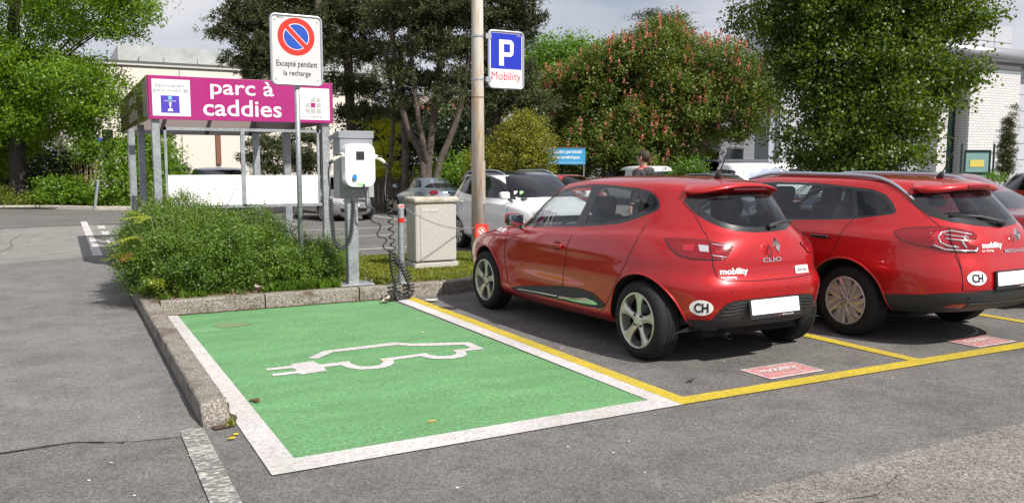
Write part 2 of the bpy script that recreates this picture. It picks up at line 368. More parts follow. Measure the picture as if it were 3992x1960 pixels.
for (x0, x1, y0, y1) in ((4.45, 5.002, 4.30, 4.61), (6.80, 7.32, 4.232, 4.546)):
    marking([(x0, y0), (x1, y0), (x1, y1), (x0, y1)], 'painted_logo', DR, .004)
    fr_ = MB(); w_ = .012
    fr_.add([(x0, y0, .007), (x1, y0, .007), (x1, y1, .007), (x0, y1, .007), (x0 + w_, y0 + w_ * 1.6, .007), (x1 - w_, y0 + w_ * 1.6, .007), (x1 - w_, y1 - w_, .007), (x0 + w_, y1 - w_, .007)], [(0, 1, 5, 4), (3, 2, 6, 7), (0, 4, 7, 3), (1, 2, 6, 5)]); struct(fr_, 'logo_border', DW)
    vs, fs = text_verts('mobility', .36, .115, .03, depth=0.0); mb = MB(); mb.add([((x0 + x1) / 2 + v.x, (y0 + y1) / 2 + .03 + v.y, .008) for v in vs], fs); struct(mb, 'logo_lettering', DW, fix=False)
    vs, fs = text_verts('car sharing', .20, .045, .01, depth=0.0); mb = MB(); mb.add([((x0 + x1) / 2 + .02 + v.x, (y0 + y1) / 2 - .085 + v.y, .008) for v in vs], fs); struct(mb, 'logo_lettering', DW, fix=False)
marking([(.525, 3.0), (.655, 3.0), (.672, 5.04), (.60, 5.075), (.541, 5.05)], 'worn_line', WO, .010)
mb = strip([(.523, 25.7), (.520, 20), (.512, 15.8)], .155, .010); struct(mb, 'white_line', WH)
for (y0, y1) in ((22.57, 23.76), (20.5, 21.7), (18.18, 19.43), (16.2, 17.3)): marking([(.778, y0), (.935, y0), (.95, y1), (.785, y1)], 'dash_mark', WH, .010)
for (a, b) in (((4.0, 19.5), (7.5, 19.8)), ((5.5, 22.5), (9.5, 22.6)), ((5.2, 16.2), (7.0, 16.3)), ((4.2, 26.8), (6.8, 26.8)), ((6.2, 24.6), (6.25, 30)), ((9.9, 25.0), (9.95, 30)), ((13.5, 25), (13.6, 30))):
    struct(strip([a, ((a[0] + b[0]) / 2, (a[1] + b[1]) / 2), b], .12, .006), 'white_line', WH)
struct(strip([(3.6, 14.9), (5.4, 14.55), (6.4, 14.2)], .11, .006), 'white_line', WH)
# small wear marks on the bay
mat('stain', (.14, .16, .11), .9, var=.3, vscale=20)
def blob(cx, cy, rx, ry, seed, n=28, z=.008, jag=.25):
    rn = random.Random(seed); return [(cx + rx * math.cos(2 * PI * k / n) * (1 + rn.uniform(-jag, jag)), cy + ry * math.sin(2 * PI * k / n) * (1 + rn.uniform(-jag, jag))) for k in range(n)]
GS = roadpaint('bay_stain', (.17, .34, .15), under=(.17, .20, .12), wear=.95, dirt=.5)
marking(blob(1.41, 8.29, .17, .14, 4), 'oil_stain', GS, .0065)
# ---- kerbs
def aggregate(name, c1, c2, c3, sc=55):
    m = mat(name, c1, .9, var=.5, vscale=sc, bump=.9, bscale=sc * 1.2, var2=c2); return m
KS = aggregate('kerb_stone', (.33, .30, .255), None, None)
def kerbmat(name, a, b_, c_):
    m = bpy.data.materials.new(name); m.use_nodes = True; MC[name] = m; t = m.node_tree; p = t.nodes['Principled BSDF']; n_, l_ = t.nodes.new, t.links.new
    tc_ = n_('ShaderNodeTexCoord'); q = n_('ShaderNodeTexNoise'); q.inputs['Scale'].default_value = 75; q.inputs['Detail'].default_value = 6; q.inputs['Roughness'].default_value = .75; l_(tc_.outputs['Object'], q.inputs['Vector'])
    r = n_('ShaderNodeValToRGB'); e = r.color_ramp.elements; e[0].position = .40; e[0].color = (*a, 1); e[1].position = .52; e[1].color = (*b_, 1); x = e.new(.60); x.color = (*c_, 1); l_(q.outputs['Fac'], r.inputs['Fac'])
    q2 = n_('ShaderNodeTexNoise'); q2.inputs['Scale'].default_value = 3.0; q2.inputs['Detail'].default_value = 8; q2.inputs['Roughness'].default_value = .75; l_(tc_.outputs['Object'], q2.inputs['Vector'])
    r2 = n_('ShaderNodeValToRGB'); e = r2.color_ramp.elements; e[0].position = .36; e[0].color = (.45, .34, .26, 1); e[1].position = .50; e[1].color = (1.05, 1.05, 1.05, 1); l_(q2.outputs['Fac'], r2.inputs['Fac'])
    mx_ = n_('ShaderNodeMix'); mx_.data_type = 'RGBA'; mx_.blend_type = 'MULTIPLY'; mx_.inputs['Factor'].default_value = .85; l_(r.outputs['Color'], mx_.inputs['A']); l_(r2.outputs['Color'], mx_.inputs['B']); l_(mx_.outputs['Result'], p.inputs['Base Color'])
    bp = n_('ShaderNodeBump'); bp.inputs['Strength'].default_value = 1.0; bp.inputs['Distance'].default_value = .012; l_(q.outputs['Fac'], bp.inputs['Height']); l_(bp.outputs['Normal'], p.inputs['Normal']); p.inputs['Roughness'].default_value = .92
    return m
KM = kerbmat('kerb_aggregate', (.085, .075, .062), (.25, .225, .19), (.46, .43, .39))
def kerb_run(path, width, h, name='kerb', material=None, joint=1.0, inside=1, base=-.1):
    """stones laid end to end; path is the outer bottom edge"""
    mb = MB(); rn = random.Random(11); P_ = [Vector((p[0], p[1])) for p in path]; acc = [0]
    for i in range(len(P_) - 1): acc.append(acc[-1] + (P_[i + 1] - P_[i]).length)
    T = acc[-1]
    def pos(s_):
        for i in range(len(P_) - 1):
            if s_ <= acc[i + 1] or i == len(P_) - 2:
                t = (s_ - acc[i]) / (acc[i + 1] - acc[i]); d = (P_[i + 1] - P_[i]).normalized(); return P_[i] + (P_[i + 1] - P_[i]) * t, Vector((-d.y, d.x)) * inside
    s_ = 0
    while s_ < T - .02:
        e = min(T, s_ + joint); ks = max(2, int((e - s_) / .12)); dz = rn.uniform(-.004, .004); ring = []
        for k in range(ks + 1):
            q, nn = pos(s_ + .007 + (e - s_ - .014) * k / ks); z0 = gz(*q)
            hh = (h(q) if callable(h) else h) + dz + rn.uniform(-.0025, .0025); j = rn.uniform(-.003, .003)
            prof = [(0 + j, base), (.004 + j, hh * .5), (.006 + j, hh - .014), (.014, hh - .004), (.028, hh), (width - .01, hh), (width, hh - .01), (width, base)]
            ring.append([(q.x + nn.x * a, q.y + nn.y * a, z0 + zz) for a, zz in prof])
        m_ = len(ring[0]); vs = sum(ring, [])
        mb.add(vs, [(k * m_ + i, k * m_ + i + 1, (k + 1) * m_ + i + 1, (k + 1) * m_ + i) for k in range(ks) for i in range(m_ - 1)] + [tuple(range(m_)), tuple(ks * m_ + i for i in reversed(range(m_)))])
        s_ = e
    return struct(mb, name, material or KM)
kerb_run([(.668, 5.07), (.668, 5.4), (.672, 6.3), (.68, 9.22)], .160, lambda q: .132 * ss((q.y - 5.00) / .22) + .002, joint=1.35, inside=-1)
kerb_run([(.845, 9.13), (3.0, 9.10), (3.75, 9.08), (4.15, 9.12), (4.6, 9.28), (5.2, 9.75), (5.8, 10.5), (6.0, 11.3), (6.0, 12.2)], .15, .152, joint=1.05, inside=1)
kerb_run([(.68, 9.22), (.68, 12.6)], .15, .14, joint=1.0, inside=-1)
kerb_run([(6.0, 12.2), (5.6, 12.5), (.68, 12.62)], .12, .14, joint=1.0, inside=1, base=-.3)
mat('moss', (.085, .05, .028), .98, var=.5, vscale=60, bump=.8, bscale=90)
# ---- planted island
soil = mat('soil', (.19, .135, .085), .95, var=.5, vscale=18, bump=.9, bscale=60)
isl = [(.82, 9.26), (3.0, 9.23), (3.78, 9.21), (4.12, 9.26), (4.52, 9.40), (5.08, 9.84), (5.66, 10.56), (5.86, 11.3), (5.86, 12.15), (5.5, 12.4), (.8, 12.52)]
mb = MB(); 
gx = np.arange(.8, 5.95, .08); gy = np.arange(9.2, 12.6, .08); rn = random.Random(5); idx = {}
for j, y in enumerate(gy):
    for i, x in enumerate(gx): mb.v.append((x, y, .132 + .018 * math.sin(x * 5 + y * 3) * math.sin(y * 6 - x) + rn.uniform(-.006, .006)))
for j in range(len(gy) - 1):
    for i in range(len(gx) - 1):
        if in_poly(gx[i] + .04, gy[j] + .04, isl): k = j * len(gx) + i; mb.f.append((k, k + 1, k + 1 + len(gx), k + len(gx))); mb.mi.append(0)
struct(mb, 'planting_bed', soil, smooth=True, fix=False)
struct(strip([(.86, 9.115), (2.0, 9.098), (3.2, 9.09)], .06, .0095, .016, 12), 'moss_strip', MC['moss'])
struct(strip([(.86, 9.1), (.856, 8.6), (.852, 7.8)], .05, .0095, .012, 13), 'moss_strip', MC['moss'])
struct(strip([(.86, 6.1), (.852, 5.4), (.82, 5.04), (.72, 5.02)], .07, .0105, .018, 14), 'moss_strip', MC['moss'])
# ---- far side of the lane: kerb, lawn
mb = MB(); mb.add([(-60, 20, .05), (-2.2, 34.9, .05), (2.6, 31.9, .05), (2.6, 60, .05), (-60, 60, .05)], [(0, 1, 2, 3, 4)])
lawn = mat('lawn_ground', (.045, .075, .022), .95, var=.5, vscale=2.5, bump=.5, bscale=30); struct(mb, 'lawn', lawn)
kerb_run([(-2.0, 34.8), (-.9, 34.45), (1.1, 32.3), (3.0, 31.6)], .3, .12, 'far_kerb', mat('far_kerb_stone', (.42, .39, .34), .9, var=.3, vscale=12), joint=1.6, inside=1)
mb = MB(); mb.add([(2.6, 31.9, -.2), (13, 31.5, -.40), (60, 31.5, -.42), (60, 31.9, -.42), (60, 90, -.2), (2.6, 90, .0)], [(0, 1, 2, 3, 4, 5)])

# ================================================================ cars
# car space: X forward from the rear axle, Y left, Z up
def interp(pts, x):
    if isinstance(pts, (int, float)): return np.full_like(x, pts, dtype=float)
    p = np.array(pts, float); xs, zs = p[:, 0], p[:, 1]
    if len(xs) < 3: return np.interp(x, xs, zs)
    d = np.diff(zs) / np.diff(xs); m = np.empty(len(xs)); m[0] = d[0]; m[-1] = d[-1]
    for i in range(1, len(xs) - 1):
        m[i] = 0 if d[i - 1] * d[i] <= 0 else 2 * d[i - 1] * d[i] / (d[i - 1] + d[i])
    xx = np.clip(x, xs[0], xs[-1]); k = np.clip(np.searchsorted(xs, xx) - 1, 0, len(xs) - 2)
    h = xs[k + 1] - xs[k]; t = (xx - xs[k]) / h
    return (2*t**3-3*t**2+1)*zs[k] + (t**3-2*t**2+t)*h*m[k] + (-2*t**3+3*t**2)*zs[k+1] + (t**3-t**2)*h*m[k+1]
def body_surface(cfg, NS=150, SUB=7):
    lv = cfg['levels']; xc = cfg['xc']
    ph = np.linspace(0, PI, NS)
    K = []
    for l in lv:
        c, s_ = np.cos(ph), np.sin(ph)
        nr, nf = l.get('nr', 4.2), l.get('nf', 3.6)
        rear = c >= 0
        n = np.where(rear, nr, nf); a = np.where(rear, xc - l['xr'], l['xf'] - xc)
        x = xc - np.sign(c) * a * np.abs(c) ** (2 / n)
        y = interp(l['w'], x) * np.abs(s_) ** (2 / n)
        z = interp(l['z'], x)
        bow = l.get('bow', 0.0)
        z = z - bow * (y / max(0.01, np.max(y))) ** 2
        K.append(np.stack([x, y, z], -1))
    K = np.array(K)
    rows = []; n = len(K)
    for i in range(n - 1):
        p0 = K[max(i - 1, 0)]; p1 = K[i]; p2 = K[i + 1]; p3 = K[min(i + 2, n - 1)]
        d01 = np.maximum(np.linalg.norm(p1 - p0, axis=-1, keepdims=True), 1e-4) ** .5
        d12 = np.maximum(np.linalg.norm(p2 - p1, axis=-1, keepdims=True), 1e-4) ** .5
        d23 = np.maximum(np.linalg.norm(p3 - p2, axis=-1, keepdims=True), 1e-4) ** .5
        m1 = (p2 - p1) if i == 0 else d12 * ((p1 - p0) / d01 - (p2 - p0) / (d01 + d12) + (p2 - p1) / d12)
        m2 = (p2 - p1) if i == n - 2 else d12 * ((p2 - p1) / d12 - (p3 - p1) / (d12 + d23) + (p3 - p2) / d23)
        if lv[i].get('sharp'): m1 = p2 - p1
        if lv[i + 1].get('sharp'): m2 = p2 - p1
        sub = lv[i].get('sub', SUB)
        for j in range(sub):
            t = j / sub
            rows.append((2*t**3-3*t**2+1)*p1 + (t**3-2*t**2+t)*m1 + (-2*t**3+3*t**2)*p2 + (t**3-t**2)*m2)
    rows.append(K[-1])
    G_ = np.array(rows)
    fn = cfg.get('deform')
    if fn: G_ = fn(G_)
    G_[..., 1] = np.maximum(G_[..., 1], 0); G_[:, 0, 1] = 0; G_[:, -1, 1] = 0; G_[-1, :, 1] = 0
    return G_
def body_bmesh(cfg, NS=150, SUB=7):
    G_ = body_surface(cfg, NS, SUB); R_, S_ = G_.shape[:2]
    bm = bmesh.new(); vs = {}
    def V(i, j, sgn):
        p = G_[i, j]
        key = (i, j, sgn if p[1] > 1e-6 else 0)
        if key not in vs: vs[key] = bm.verts.new((p[0], sgn * p[1], p[2]))
        return vs[key]
    for i in range(R_ - 1):
        for j in range(S_ - 1):
            for sgn in (1, -1):
                q = [V(i, j, sgn), V(i, j + 1, sgn), V(i + 1, j + 1, sgn), V(i + 1, j, sgn)]
                if sgn > 0: q.reverse()
                u = []
                for v in q:
                    if v not in u: u.append(v)
                if len(u) < 3: continue
                try: bm.faces.new(u)
                except ValueError: pass
    bmesh.ops.remove_doubles(bm, verts=bm.verts, dist=1e-4)
    bm.normal_update()
    return bm
def smooth_poly(P_, it=2, keep=()):
    # Chaikin corner rounding
    for _ in range(it):
        q = []; n = len(P_)
        for i in range(n):
            a, b = P_[i], P_[(i + 1) % n]
            q += [(a[0] * .8 + b[0] * .2, a[1] * .8 + b[1] * .2), (a[0] * .2 + b[0] * .8, a[1] * .2 + b[1] * .8)]
        P_ = q
    return P_
def cut(bm, layer, tagid, poly, h, filt, only=None):
    """cut the outline `poly` (in coords h.xy , z) into the shell and give the faces inside it the id `tagid`"""
    hx, hy = h; n = len(poly)
    lo = (min(p[0] for p in poly) - .06, min(p[1] for p in poly) - .06); hi = (max(p[0] for p in poly) + .06, max(p[1] for p in poly) + .06)
    def co(v): return hx * v.x + hy * v.y, v.z
    cand = []
    for f in bm.faces:
        c = f.calc_center_median(); a, b = co(c)
        if lo[0] < a < hi[0] and lo[1] < b < hi[1] and filt(c, f.normal) and (only is None or f[layer] in only): cand.append(f)
    cs = set(cand)
    for i in range(n):
        p, q = poly[i], poly[(i + 1) % n]
        dx, dz = q[0] - p[0], q[1] - p[1]; Ln = math.hypot(dx, dz)
        if Ln < 1e-5: continue
        mn = Vector((-dz / Ln * hx, -dz / Ln * hy, dx / Ln)); po = Vector((p[0] * hx, p[0] * hy, p[1]))
        sel = []
        x0, x1 = min(p[0], q[0]) - .004, max(p[0], q[0]) + .004; z0, z1 = min(p[1], q[1]) - .004, max(p[1], q[1]) + .004
        for f in cs:
            aa = [co(v.co) for v in f.verts]
            if max(t[0] for t in aa) < x0 or min(t[0] for t in aa) > x1 or max(t[1] for t in aa) < z0 or min(t[1] for t in aa) > z1: continue
            sel.append(f)
        if not sel: continue
        geom = list(set([v for f in sel for v in f.verts])) + list(set([e for f in sel for e in f.edges])) + sel
        r = bmesh.ops.bisect_plane(bm, geom=geom, dist=1e-5, plane_co=po, plane_no=mn)
        cs = set(f for f in cs if f.is_valid)
        for g in r['geom']:
            if isinstance(g, bmesh.types.BMFace): cs.add(g)
        for g in r['geom_cut']:
            for f in g.link_faces: cs.add(f)
    for f in cs:
        if not f.is_valid: continue
        c = f.calc_center_median(); a, b = co(c)
        if in_poly(a, b, poly) and filt(c, f.normal) and (only is None or f[layer] in only): f[layer] = tagid
    return
def extract(bm, layer, ids, name, material, parent, offset=0.0, smooth=True, side=0):
    """faces with the given ids -> one mesh part; side=+1/-1 keeps only the left/right half, side='both' gives [left, right]"""
    if side == 'both':
        ps = parent if isinstance(parent, (list, tuple)) else (parent, parent)
        return [extract(bm, layer, ids, name, material, ps[0], offset, smooth, 1), extract(bm, layer, ids, name, material, ps[1], offset, smooth, -1)]
    if isinstance(ids, int): ids = (ids,)
    fs = [f for f in bm.faces if f[layer] in ids]
    if side: fs = [f for f in fs if f.calc_center_median().y * side > 0]
    if not fs: return None
    vm = {}; vs = []; out_ = []
    for f in fs:
        idx = []
        for v in f.verts:
            if v not in vm: vm[v] = len(vs); vs.append(v)
            idx.append(vm[v])
        out_.append(idx)
    co_ = [(v.co + v.normal * offset) for v in vs]
    nr = [v.normal.copy() for v in vs]
    me = bpy.data.meshes.new(name); me.from_pydata(co_, [], out_)
    me.polygons.foreach_set('use_smooth', [smooth] * len(me.polygons))
    if smooth: me.normals_split_custom_set_from_vertices(nr)
    me.update()
    return link_mesh(name, me, material, parent)

from mathutils.bvhtree import BVHTree
PX = {}
def car_mats():
    mat('tyre', (.012, .012, .013), .75, bump=.25, bscale=120, spec=.3); mat('car_black', (.012, .012, .013), .25, coat=.6); mat('plastic', (.022, .023, .026), .55, bump=.15, bscale=250)
    mat('void', (.004, .004, .004), .9); mat('chrome', (.75, .75, .76), .12, 1.0); mat('alloy', (.62, .60, .54), .33, .75, coat=.4, var=.15, vscale=12)
    mat('hubcap', (.50, .48, .47), .36, .6, coat=.3, var=.15, vscale=10); mat('seat_cloth', (.11, .12, .135), .9); mat('seat_light', (.16, .17, .18), .8)
    mat('lamp_red', (.20, .001, .005), .12, coat=.4, spec=.5); mat('lamp_bright', (.34, .004, .012), .1, coat=1); mat('lamp_dark', (.09, .004, .008), .08, coat=1); mat('lamp_clear', (.62, .58, .60), .12, .6, coat=1)
    mat('plate_white', (.85, .85, .85), .5); mat('ink', (.01, .01, .012), .5); mat('decal_white', (.82, .82, .82), .45); mat('seam', (.008, .003, .004), .8)
    mat('brake_disc', (.12, .12, .12), .4, .8); mat('badge_red', (.5, .02, .03), .3)
    mat('interior', (.06, .062, .066), .8); mat('mirror_glass', (.5, .55, .6), .03, 1.0); mat('sticker_red', (.6, .02, .02), .5)
    glass_mat('car_glass', (.68, .73, .75)); glass_mat('dark_glass', (.16, .18, .20)); glass_mat('clear_glass', (.90, .94, .93))
def surf_point(bvh, mode, a, z, sgn=1):
    """point on the shell met by a ray coming from outside"""
    if mode == 'side': o, d = Vector((a, sgn * 2, z)), Vector((0, -sgn, 0))
    elif mode == 'rear': o, d = Vector((-3, a, z)), Vector((1, 0, 0))
    elif mode == 'front': o, d = Vector((8, a, z)), Vector((-1, 0, 0))
    elif mode == 'corner': o, d = Vector((.7071 * a - 2 * .7071, .7071 * a + 2 * .7071, z)), Vector((.7071, -.7071, 0))
    elif mode == 'top': o, d = Vector((a, z, 4)), Vector((0, 0, -1))
    h = bvh.ray_cast(o, d)
    return (h[0], h[1]) if h[0] is not None else (None, None)
def seam(bvh, mode, pts, name='panel_gap', parent=None, r=.0035, mir=False, material='seam', closed=False, lift=0.0, sg=1):
    if mir:
        ps = parent if isinstance(parent, (list, tuple)) else (parent, parent)
        seam(bvh, mode, pts, name, ps[0], r, False, material, closed, lift, 1); return seam(bvh, mode, pts, name, ps[1], r, False, material, closed, lift, -1)
    mb = MB()
    for sgn in (sg,):
        q = []
        P_ = list(pts) + ([pts[0]] if closed else [])
        for i in range(len(P_) - 1):
            n = max(2, int(math.hypot(P_[i + 1][0] - P_[i][0], P_[i + 1][1] - P_[i][1]) / .03))
            for k in range(n + (1 if i == len(P_) - 2 else 0)):
                t = k / n; a = P_[i][0] * (1 - t) + P_[i + 1][0] * t; z = P_[i][1] * (1 - t) + P_[i + 1][1] * t
                p, nn = surf_point(bvh, mode, a, z, sgn)
                if p is not None: q.append(p + nn * lift)
        if len(q) > 1: mb.tube(q, r, 5)
    if not mb.v: return None
    return mb.build(name, MC[material], parent, smooth=True)
def decal(bvh, mode, vs, fs, name, material, parent, lift=.003, sgn=1):
    out_ = []
    for v in vs:
        p, n = surf_point(bvh, mode, v[0], v[1], sgn)
        if p is None: p, n = surf_point(bvh, mode, v[0] * .97, v[1], sgn)
        if p is None: p, n = Vector((0, 0, v[1])), Vector((0, 0, 0))
        dist = lift + (v[2] if len(v) > 2 else 0)
        out_.append(p + n * dist)
    mb = MB(); mb.add(out_, fs)
    return mb.build(name, material if isinstance(material, bpy.types.Material) else MC[material], parent, fix=False)
def decal_text(bvh, mode, body, cx, cz, width, height, name, material, parent, flip=1, bold=0.0, lift=.004, rot=0.0, sgn=1, shear=0):
    vs, fs = text_verts(body, width, height, bold, depth=0.0, shear=shear)
    ca, sa = math.cos(rot), math.sin(rot)
    q = [(cx + flip * (v.x * ca - v.y * sa), cz + v.x * sa + v.y * ca) for v in vs]
    return decal(bvh, mode, q, fs, name, material, parent, lift, sgn)
def decal_poly(bvh, mode, poly, name, material, parent, lift=.003, sgn=1, depth=0):
    # fine polygon: subdivide outline only (small decals)
    vs = [(p[0], p[1]) for p in poly]
    cxm = sum(p[0] for p in vs) / len(vs); cym = sum(p[1] for p in vs) / len(vs)
    rings = [vs]
    for k in (.66, .33): rings.append([(cxm + (p[0] - cxm) * k, cym + (p[1] - cym) * k) for p in vs])
    n = len(vs); V_ = sum(rings, []) + [(cxm, cym)]; F_ = []
    for r_ in range(2):
        for i in range(n): F_.append((r_ * n + i, r_ * n + (i + 1) % n, (r_ + 1) * n + (i + 1) % n, (r_ + 1) * n + i))
    for i in range(n): F_.append((2 * n + i, 2 * n + (i + 1) % n, 3 * n))
    return decal(bvh, mode, V_, F_, name, material, parent, lift, sgn)
def make_wheel(R, rim, kind, parent, loc, sgn, wd=.20, phase=0.0, name='wheel'):
    """wheel > tyre, rim ; local Z points outward"""
    t = MB(); h = 0.0
    ri = rim + .008
    prof = [(ri - .02, h - .02), (ri, h - .006), (ri + .015, h + .002), (ri + .05, h + .004), (R - .025, h - .008), (R - .008, h - .022), (R, h - .045)]
    n_gr = 3
    for g in range(n_gr):
        c_ = h - .045 - (wd - .07) * (g + 1) / (n_gr + 1)
        prof += [(R, c_ + .006), (R - .007, c_ + .004), (R - .007, c_ - .004), (R, c_ - .006)]
    prof += [(R, h - wd + .03), (R - .01, h - wd + .01), (R - .03, h - wd), (ri, h - wd), (ri - .02, h - wd + .01)]
    t.lathe(prof, 48)
    rot = (rad(-90), 0, 0) if sgn > 0 else (rad(90), 0, 0)
    wheel = t.build(name, MC['tyre'], parent, smooth=True, loc=loc, rot=rot)
    wheel.data.polygons.foreach_set('use_smooth', [True] * len(wheel.data.polygons))
    d = MB(); d.lathe([(0, -.10), (.13, -.10), (.135, -.105), (rim - .01, -.11), (rim - .01, -.14), (0, -.14)], 32); d.build('brake_disc', MC['void'], wheel, smooth=False)
    d = MB(); d.lathe([(0, -.07), (.05, -.07), (.055, -.085), (.125, -.085), (.127, -.095), (0, -.095)], 32); d.build('brake', MC['brake_disc'], wheel)
    r = MB()
    r.lathe([(rim + .006, -.012), (rim + .006, -.002), (rim, .002), (rim - .008, -.001), (rim - .012, -.012), (rim - .02, -.09), (rim - .012, -.09), (rim - .004, -.012)], 48, close=True)
    m_ = MC['alloy'] if kind in ('five', 'plain') else MC['hubcap']
    def spoke(a, hw, bend=0.0, zt=-.006, th=.022):
        rr = [.035, .07, .11, .15, .18, rim - .010]
        top = []; L_, R2 = [], []
        for q, wv in zip(rr, hw):
            aa = a + bend * (q - .035) / rim
            dish = zt - .016 * (1 - (q / rim)) ** 1.5 - (.0 if q < .1 else 0)
            u = Vector((math.cos(aa), math.sin(aa), 0)); v_ = Vector((-math.sin(aa), math.cos(aa), 0))
            L_.append((u * q + v_ * wv, dish - .006)); top.append((u * q, dish + .004)); R2.append((u * q - v_ * wv, dish - .006))
        vs = []
        for (l_, dl), (c_, dc), (r_, dr) in zip(L_, top, R2):
            vs += [Vector((l_.x, l_.y, dl - th)), Vector((l_.x, l_.y, dl)), Vector((c_.x, c_.y, dc)), Vector((r_.x, r_.y, dr)), Vector((r_.x, r_.y, dr - th))]
        fs = []
        for i in range(len(rr) - 1):
            for k in range(4): fs.append((i * 5 + k, i * 5 + k + 1, (i + 1) * 5 + k + 1, (i + 1) * 5 + k))
        r.add(vs, fs)
    if kind == 'five':
        for k in range(5): spoke(phase + k * 2 * PI / 5, [.030, .028, .026, .032, .042, .060])
    elif kind == 'cap':
        for k in range(7):
            spoke(phase + k * 2 * PI / 7, [.022, .030, .034, .028, .022, .020], bend=.30)
            spoke(phase + (k + .42) * 2 * PI / 7, [.008, .010, .022, .034, .044, .052], bend=.50, zt=-.009)
    else:
        for k in range(9): spoke(phase + k * 2 * PI / 9, [.02, .02, .02, .022, .026, .03])
    r.lathe([(0, -.006), (.03, -.006), (.036, -.010), (.055, -.016), (.06, -.03)], 28)
    rm = r.build('rim', m_, wheel, smooth=False)
    if kind in ('five', 'cap'):
        for k in range(4):
            a = PI / 4 + k * PI / 2; b = MB()
            b.lathe([(0, -.010), (.009, -.010), (.010, -.02)], 8, Matrix.Translation((.055 * math.cos(a), .055 * math.sin(a), .002)))
            b.build('wheel_bolt', MC['void'] if kind == 'five' else MC['chrome'], rm)
    return wheel
def wheel_arches(bm, lay, cfg, DEL):
    for ax in cfg['axles']:
        R = cfg.get('archR', .375); P_ = [(ax[0] + R * math.cos(a), ax[1] + R * math.sin(a)) for a in np.linspace(0, 2 * PI, 33)[:-1]]
        cut(bm, lay, DEL, P_, (1, 0), lambda c, n: abs(c.y) > .45)
def arch_liners(cfg, bvh, parent):
    R = cfg.get('archR', .375)
    for ax in cfg['axles']:
        for sgn in (1, -1):
            m = MB()
            A_ = np.linspace(rad(-6), rad(186), 28); vs = []
            for a in A_:
                x, z = ax[0] + R * math.cos(a), ax[1] + R * math.sin(a)
                p, n = surf_point(bvh, 'side', x + .004 * math.cos(a), z + .004 * math.sin(a), sgn)
                y0 = p.y if p is not None else sgn * .8
                vs += [Vector((x, y0, z)), Vector((x, sgn * .52, z))]
            m.add(vs, [(2 * i, 2 * i + 1, 2 * i + 3, 2 * i + 2) for i in range(len(A_) - 1)])
            n0 = len(A_)
            m.add([Vector((ax[0], sgn * .525, ax[1]))] + [Vector((ax[0] + R * math.cos(a), sgn * .525, ax[1] + R * math.sin(a))) for a in A_], [(0, i + 1, i + 2) for i in range(n0 - 1)])
            m.build('wheel_arch', MC['void'], parent)
def lip(cfg, bvh, parent, material):
    # rolled edge round each arch
    R = cfg.get('archR', .375)
    for ax in cfg['axles']:
        for sgn in (1, -1):
            m = MB(); q = []
            for a in np.linspace(rad(-12), rad(192), 30):
                x, z = ax[0] + (R + .006) * math.cos(a), ax[1] + (R + .006) * math.sin(a)
                p, n = surf_point(bvh, 'side', x, z, sgn)
                if p is not None and abs(p.y) > .6: q.append(p + n * .001)
            if len(q) > 2: m.tube(q, .009, 6); m.build('arch_lip', material, parent, smooth=True)
def rbox(c, d, r=.03, M=None):
    bm = bmesh.new(); bmesh.ops.create_cube(bm, size=1.0)
    for v in bm.verts: v.co = Vector((v.co.x * d[0], v.co.y * d[1], v.co.z * d[2]))
    bmesh.ops.bevel(bm, geom=bm.edges[:], offset=r, segments=3, profile=.5, affect='EDGES')
    vs = []
    for v in bm.verts:
        q = M @ v.co if M is not None else v.co.copy()
        vs.append(q + Vector(c))
    bm.verts.index_update(); fs = [tuple(v.index for v in f.verts) for f in bm.faces]; bm.free()
    return vs, fs
def interior(cfg, parent, wheelside=1):
    sx = cfg.get('seat_x', (1.35, .45)); sc = cfg.get('seat_z', 0.0); rl = cfg.get('len_in', (-.25, 2.2))
    f = MB(); f.bx(rl[0], rl[1] + .3, -.66, .66, .30, .34)
    f.bx(rl[0], sx[1] - .15, -.62, .62, .34, .80 + sc)
    f.build('cabin_floor', MC['interior'], parent)
    d = MB(); d.add(*rbox((rl[1] - .10, 0, .83 + sc), (.5, 1.30, .22), .06)); d.build('dashboard', MC['interior'], parent, smooth=True)
    st = MB(); Mx = Matrix.Translation((rl[1] - .42, wheelside * .36, .84 + sc)) @ Matrix.Rotation(rad(65), 4, 'Y')
    q = [Mx @ Vector((.18 * math.cos(a), .18 * math.sin(a), 0)) for a in np.linspace(0, 2 * PI, 24)]
    st.tube(q, .014, 6, cap=False); st.add(*rbox(Mx.to_translation(), (.05, .30, .09), .02, Mx.to_3x3())); st.build('steering_wheel', MC['interior'], parent, smooth=True)
    for x, ys in ((sx[0], (.36, -.36)), (sx[1], (.36, -.36)))[:1 if cfg.get('two_seat') else 2]:
        for y in ys:
            s_ = MB(); R_ = Matrix.Rotation(rad(-12), 4, 'Y')
            s_.add(*rbox((x + .18, y, .50 + sc), (.50, .50, .16), .06))
            s_.add(*rbox((x - .10, y, .80 + sc), (.13, .48, .58), .06, R_.to_3x3()))
            s_.add(*rbox((x - .17, y, 1.16 + sc), (.10, .26, .19), .045, R_.to_3x3()))
            s_.tube([(x - .16, y + .06, 1.0 + sc), (x - .165, y + .06, 1.12 + sc)], .007, 6); s_.tube([(x - .16, y - .06, 1.0 + sc), (x - .165, y - .06, 1.12 + sc)], .007, 6)
            s_.build('car_seat', MC['seat_cloth'], parent, smooth=True)
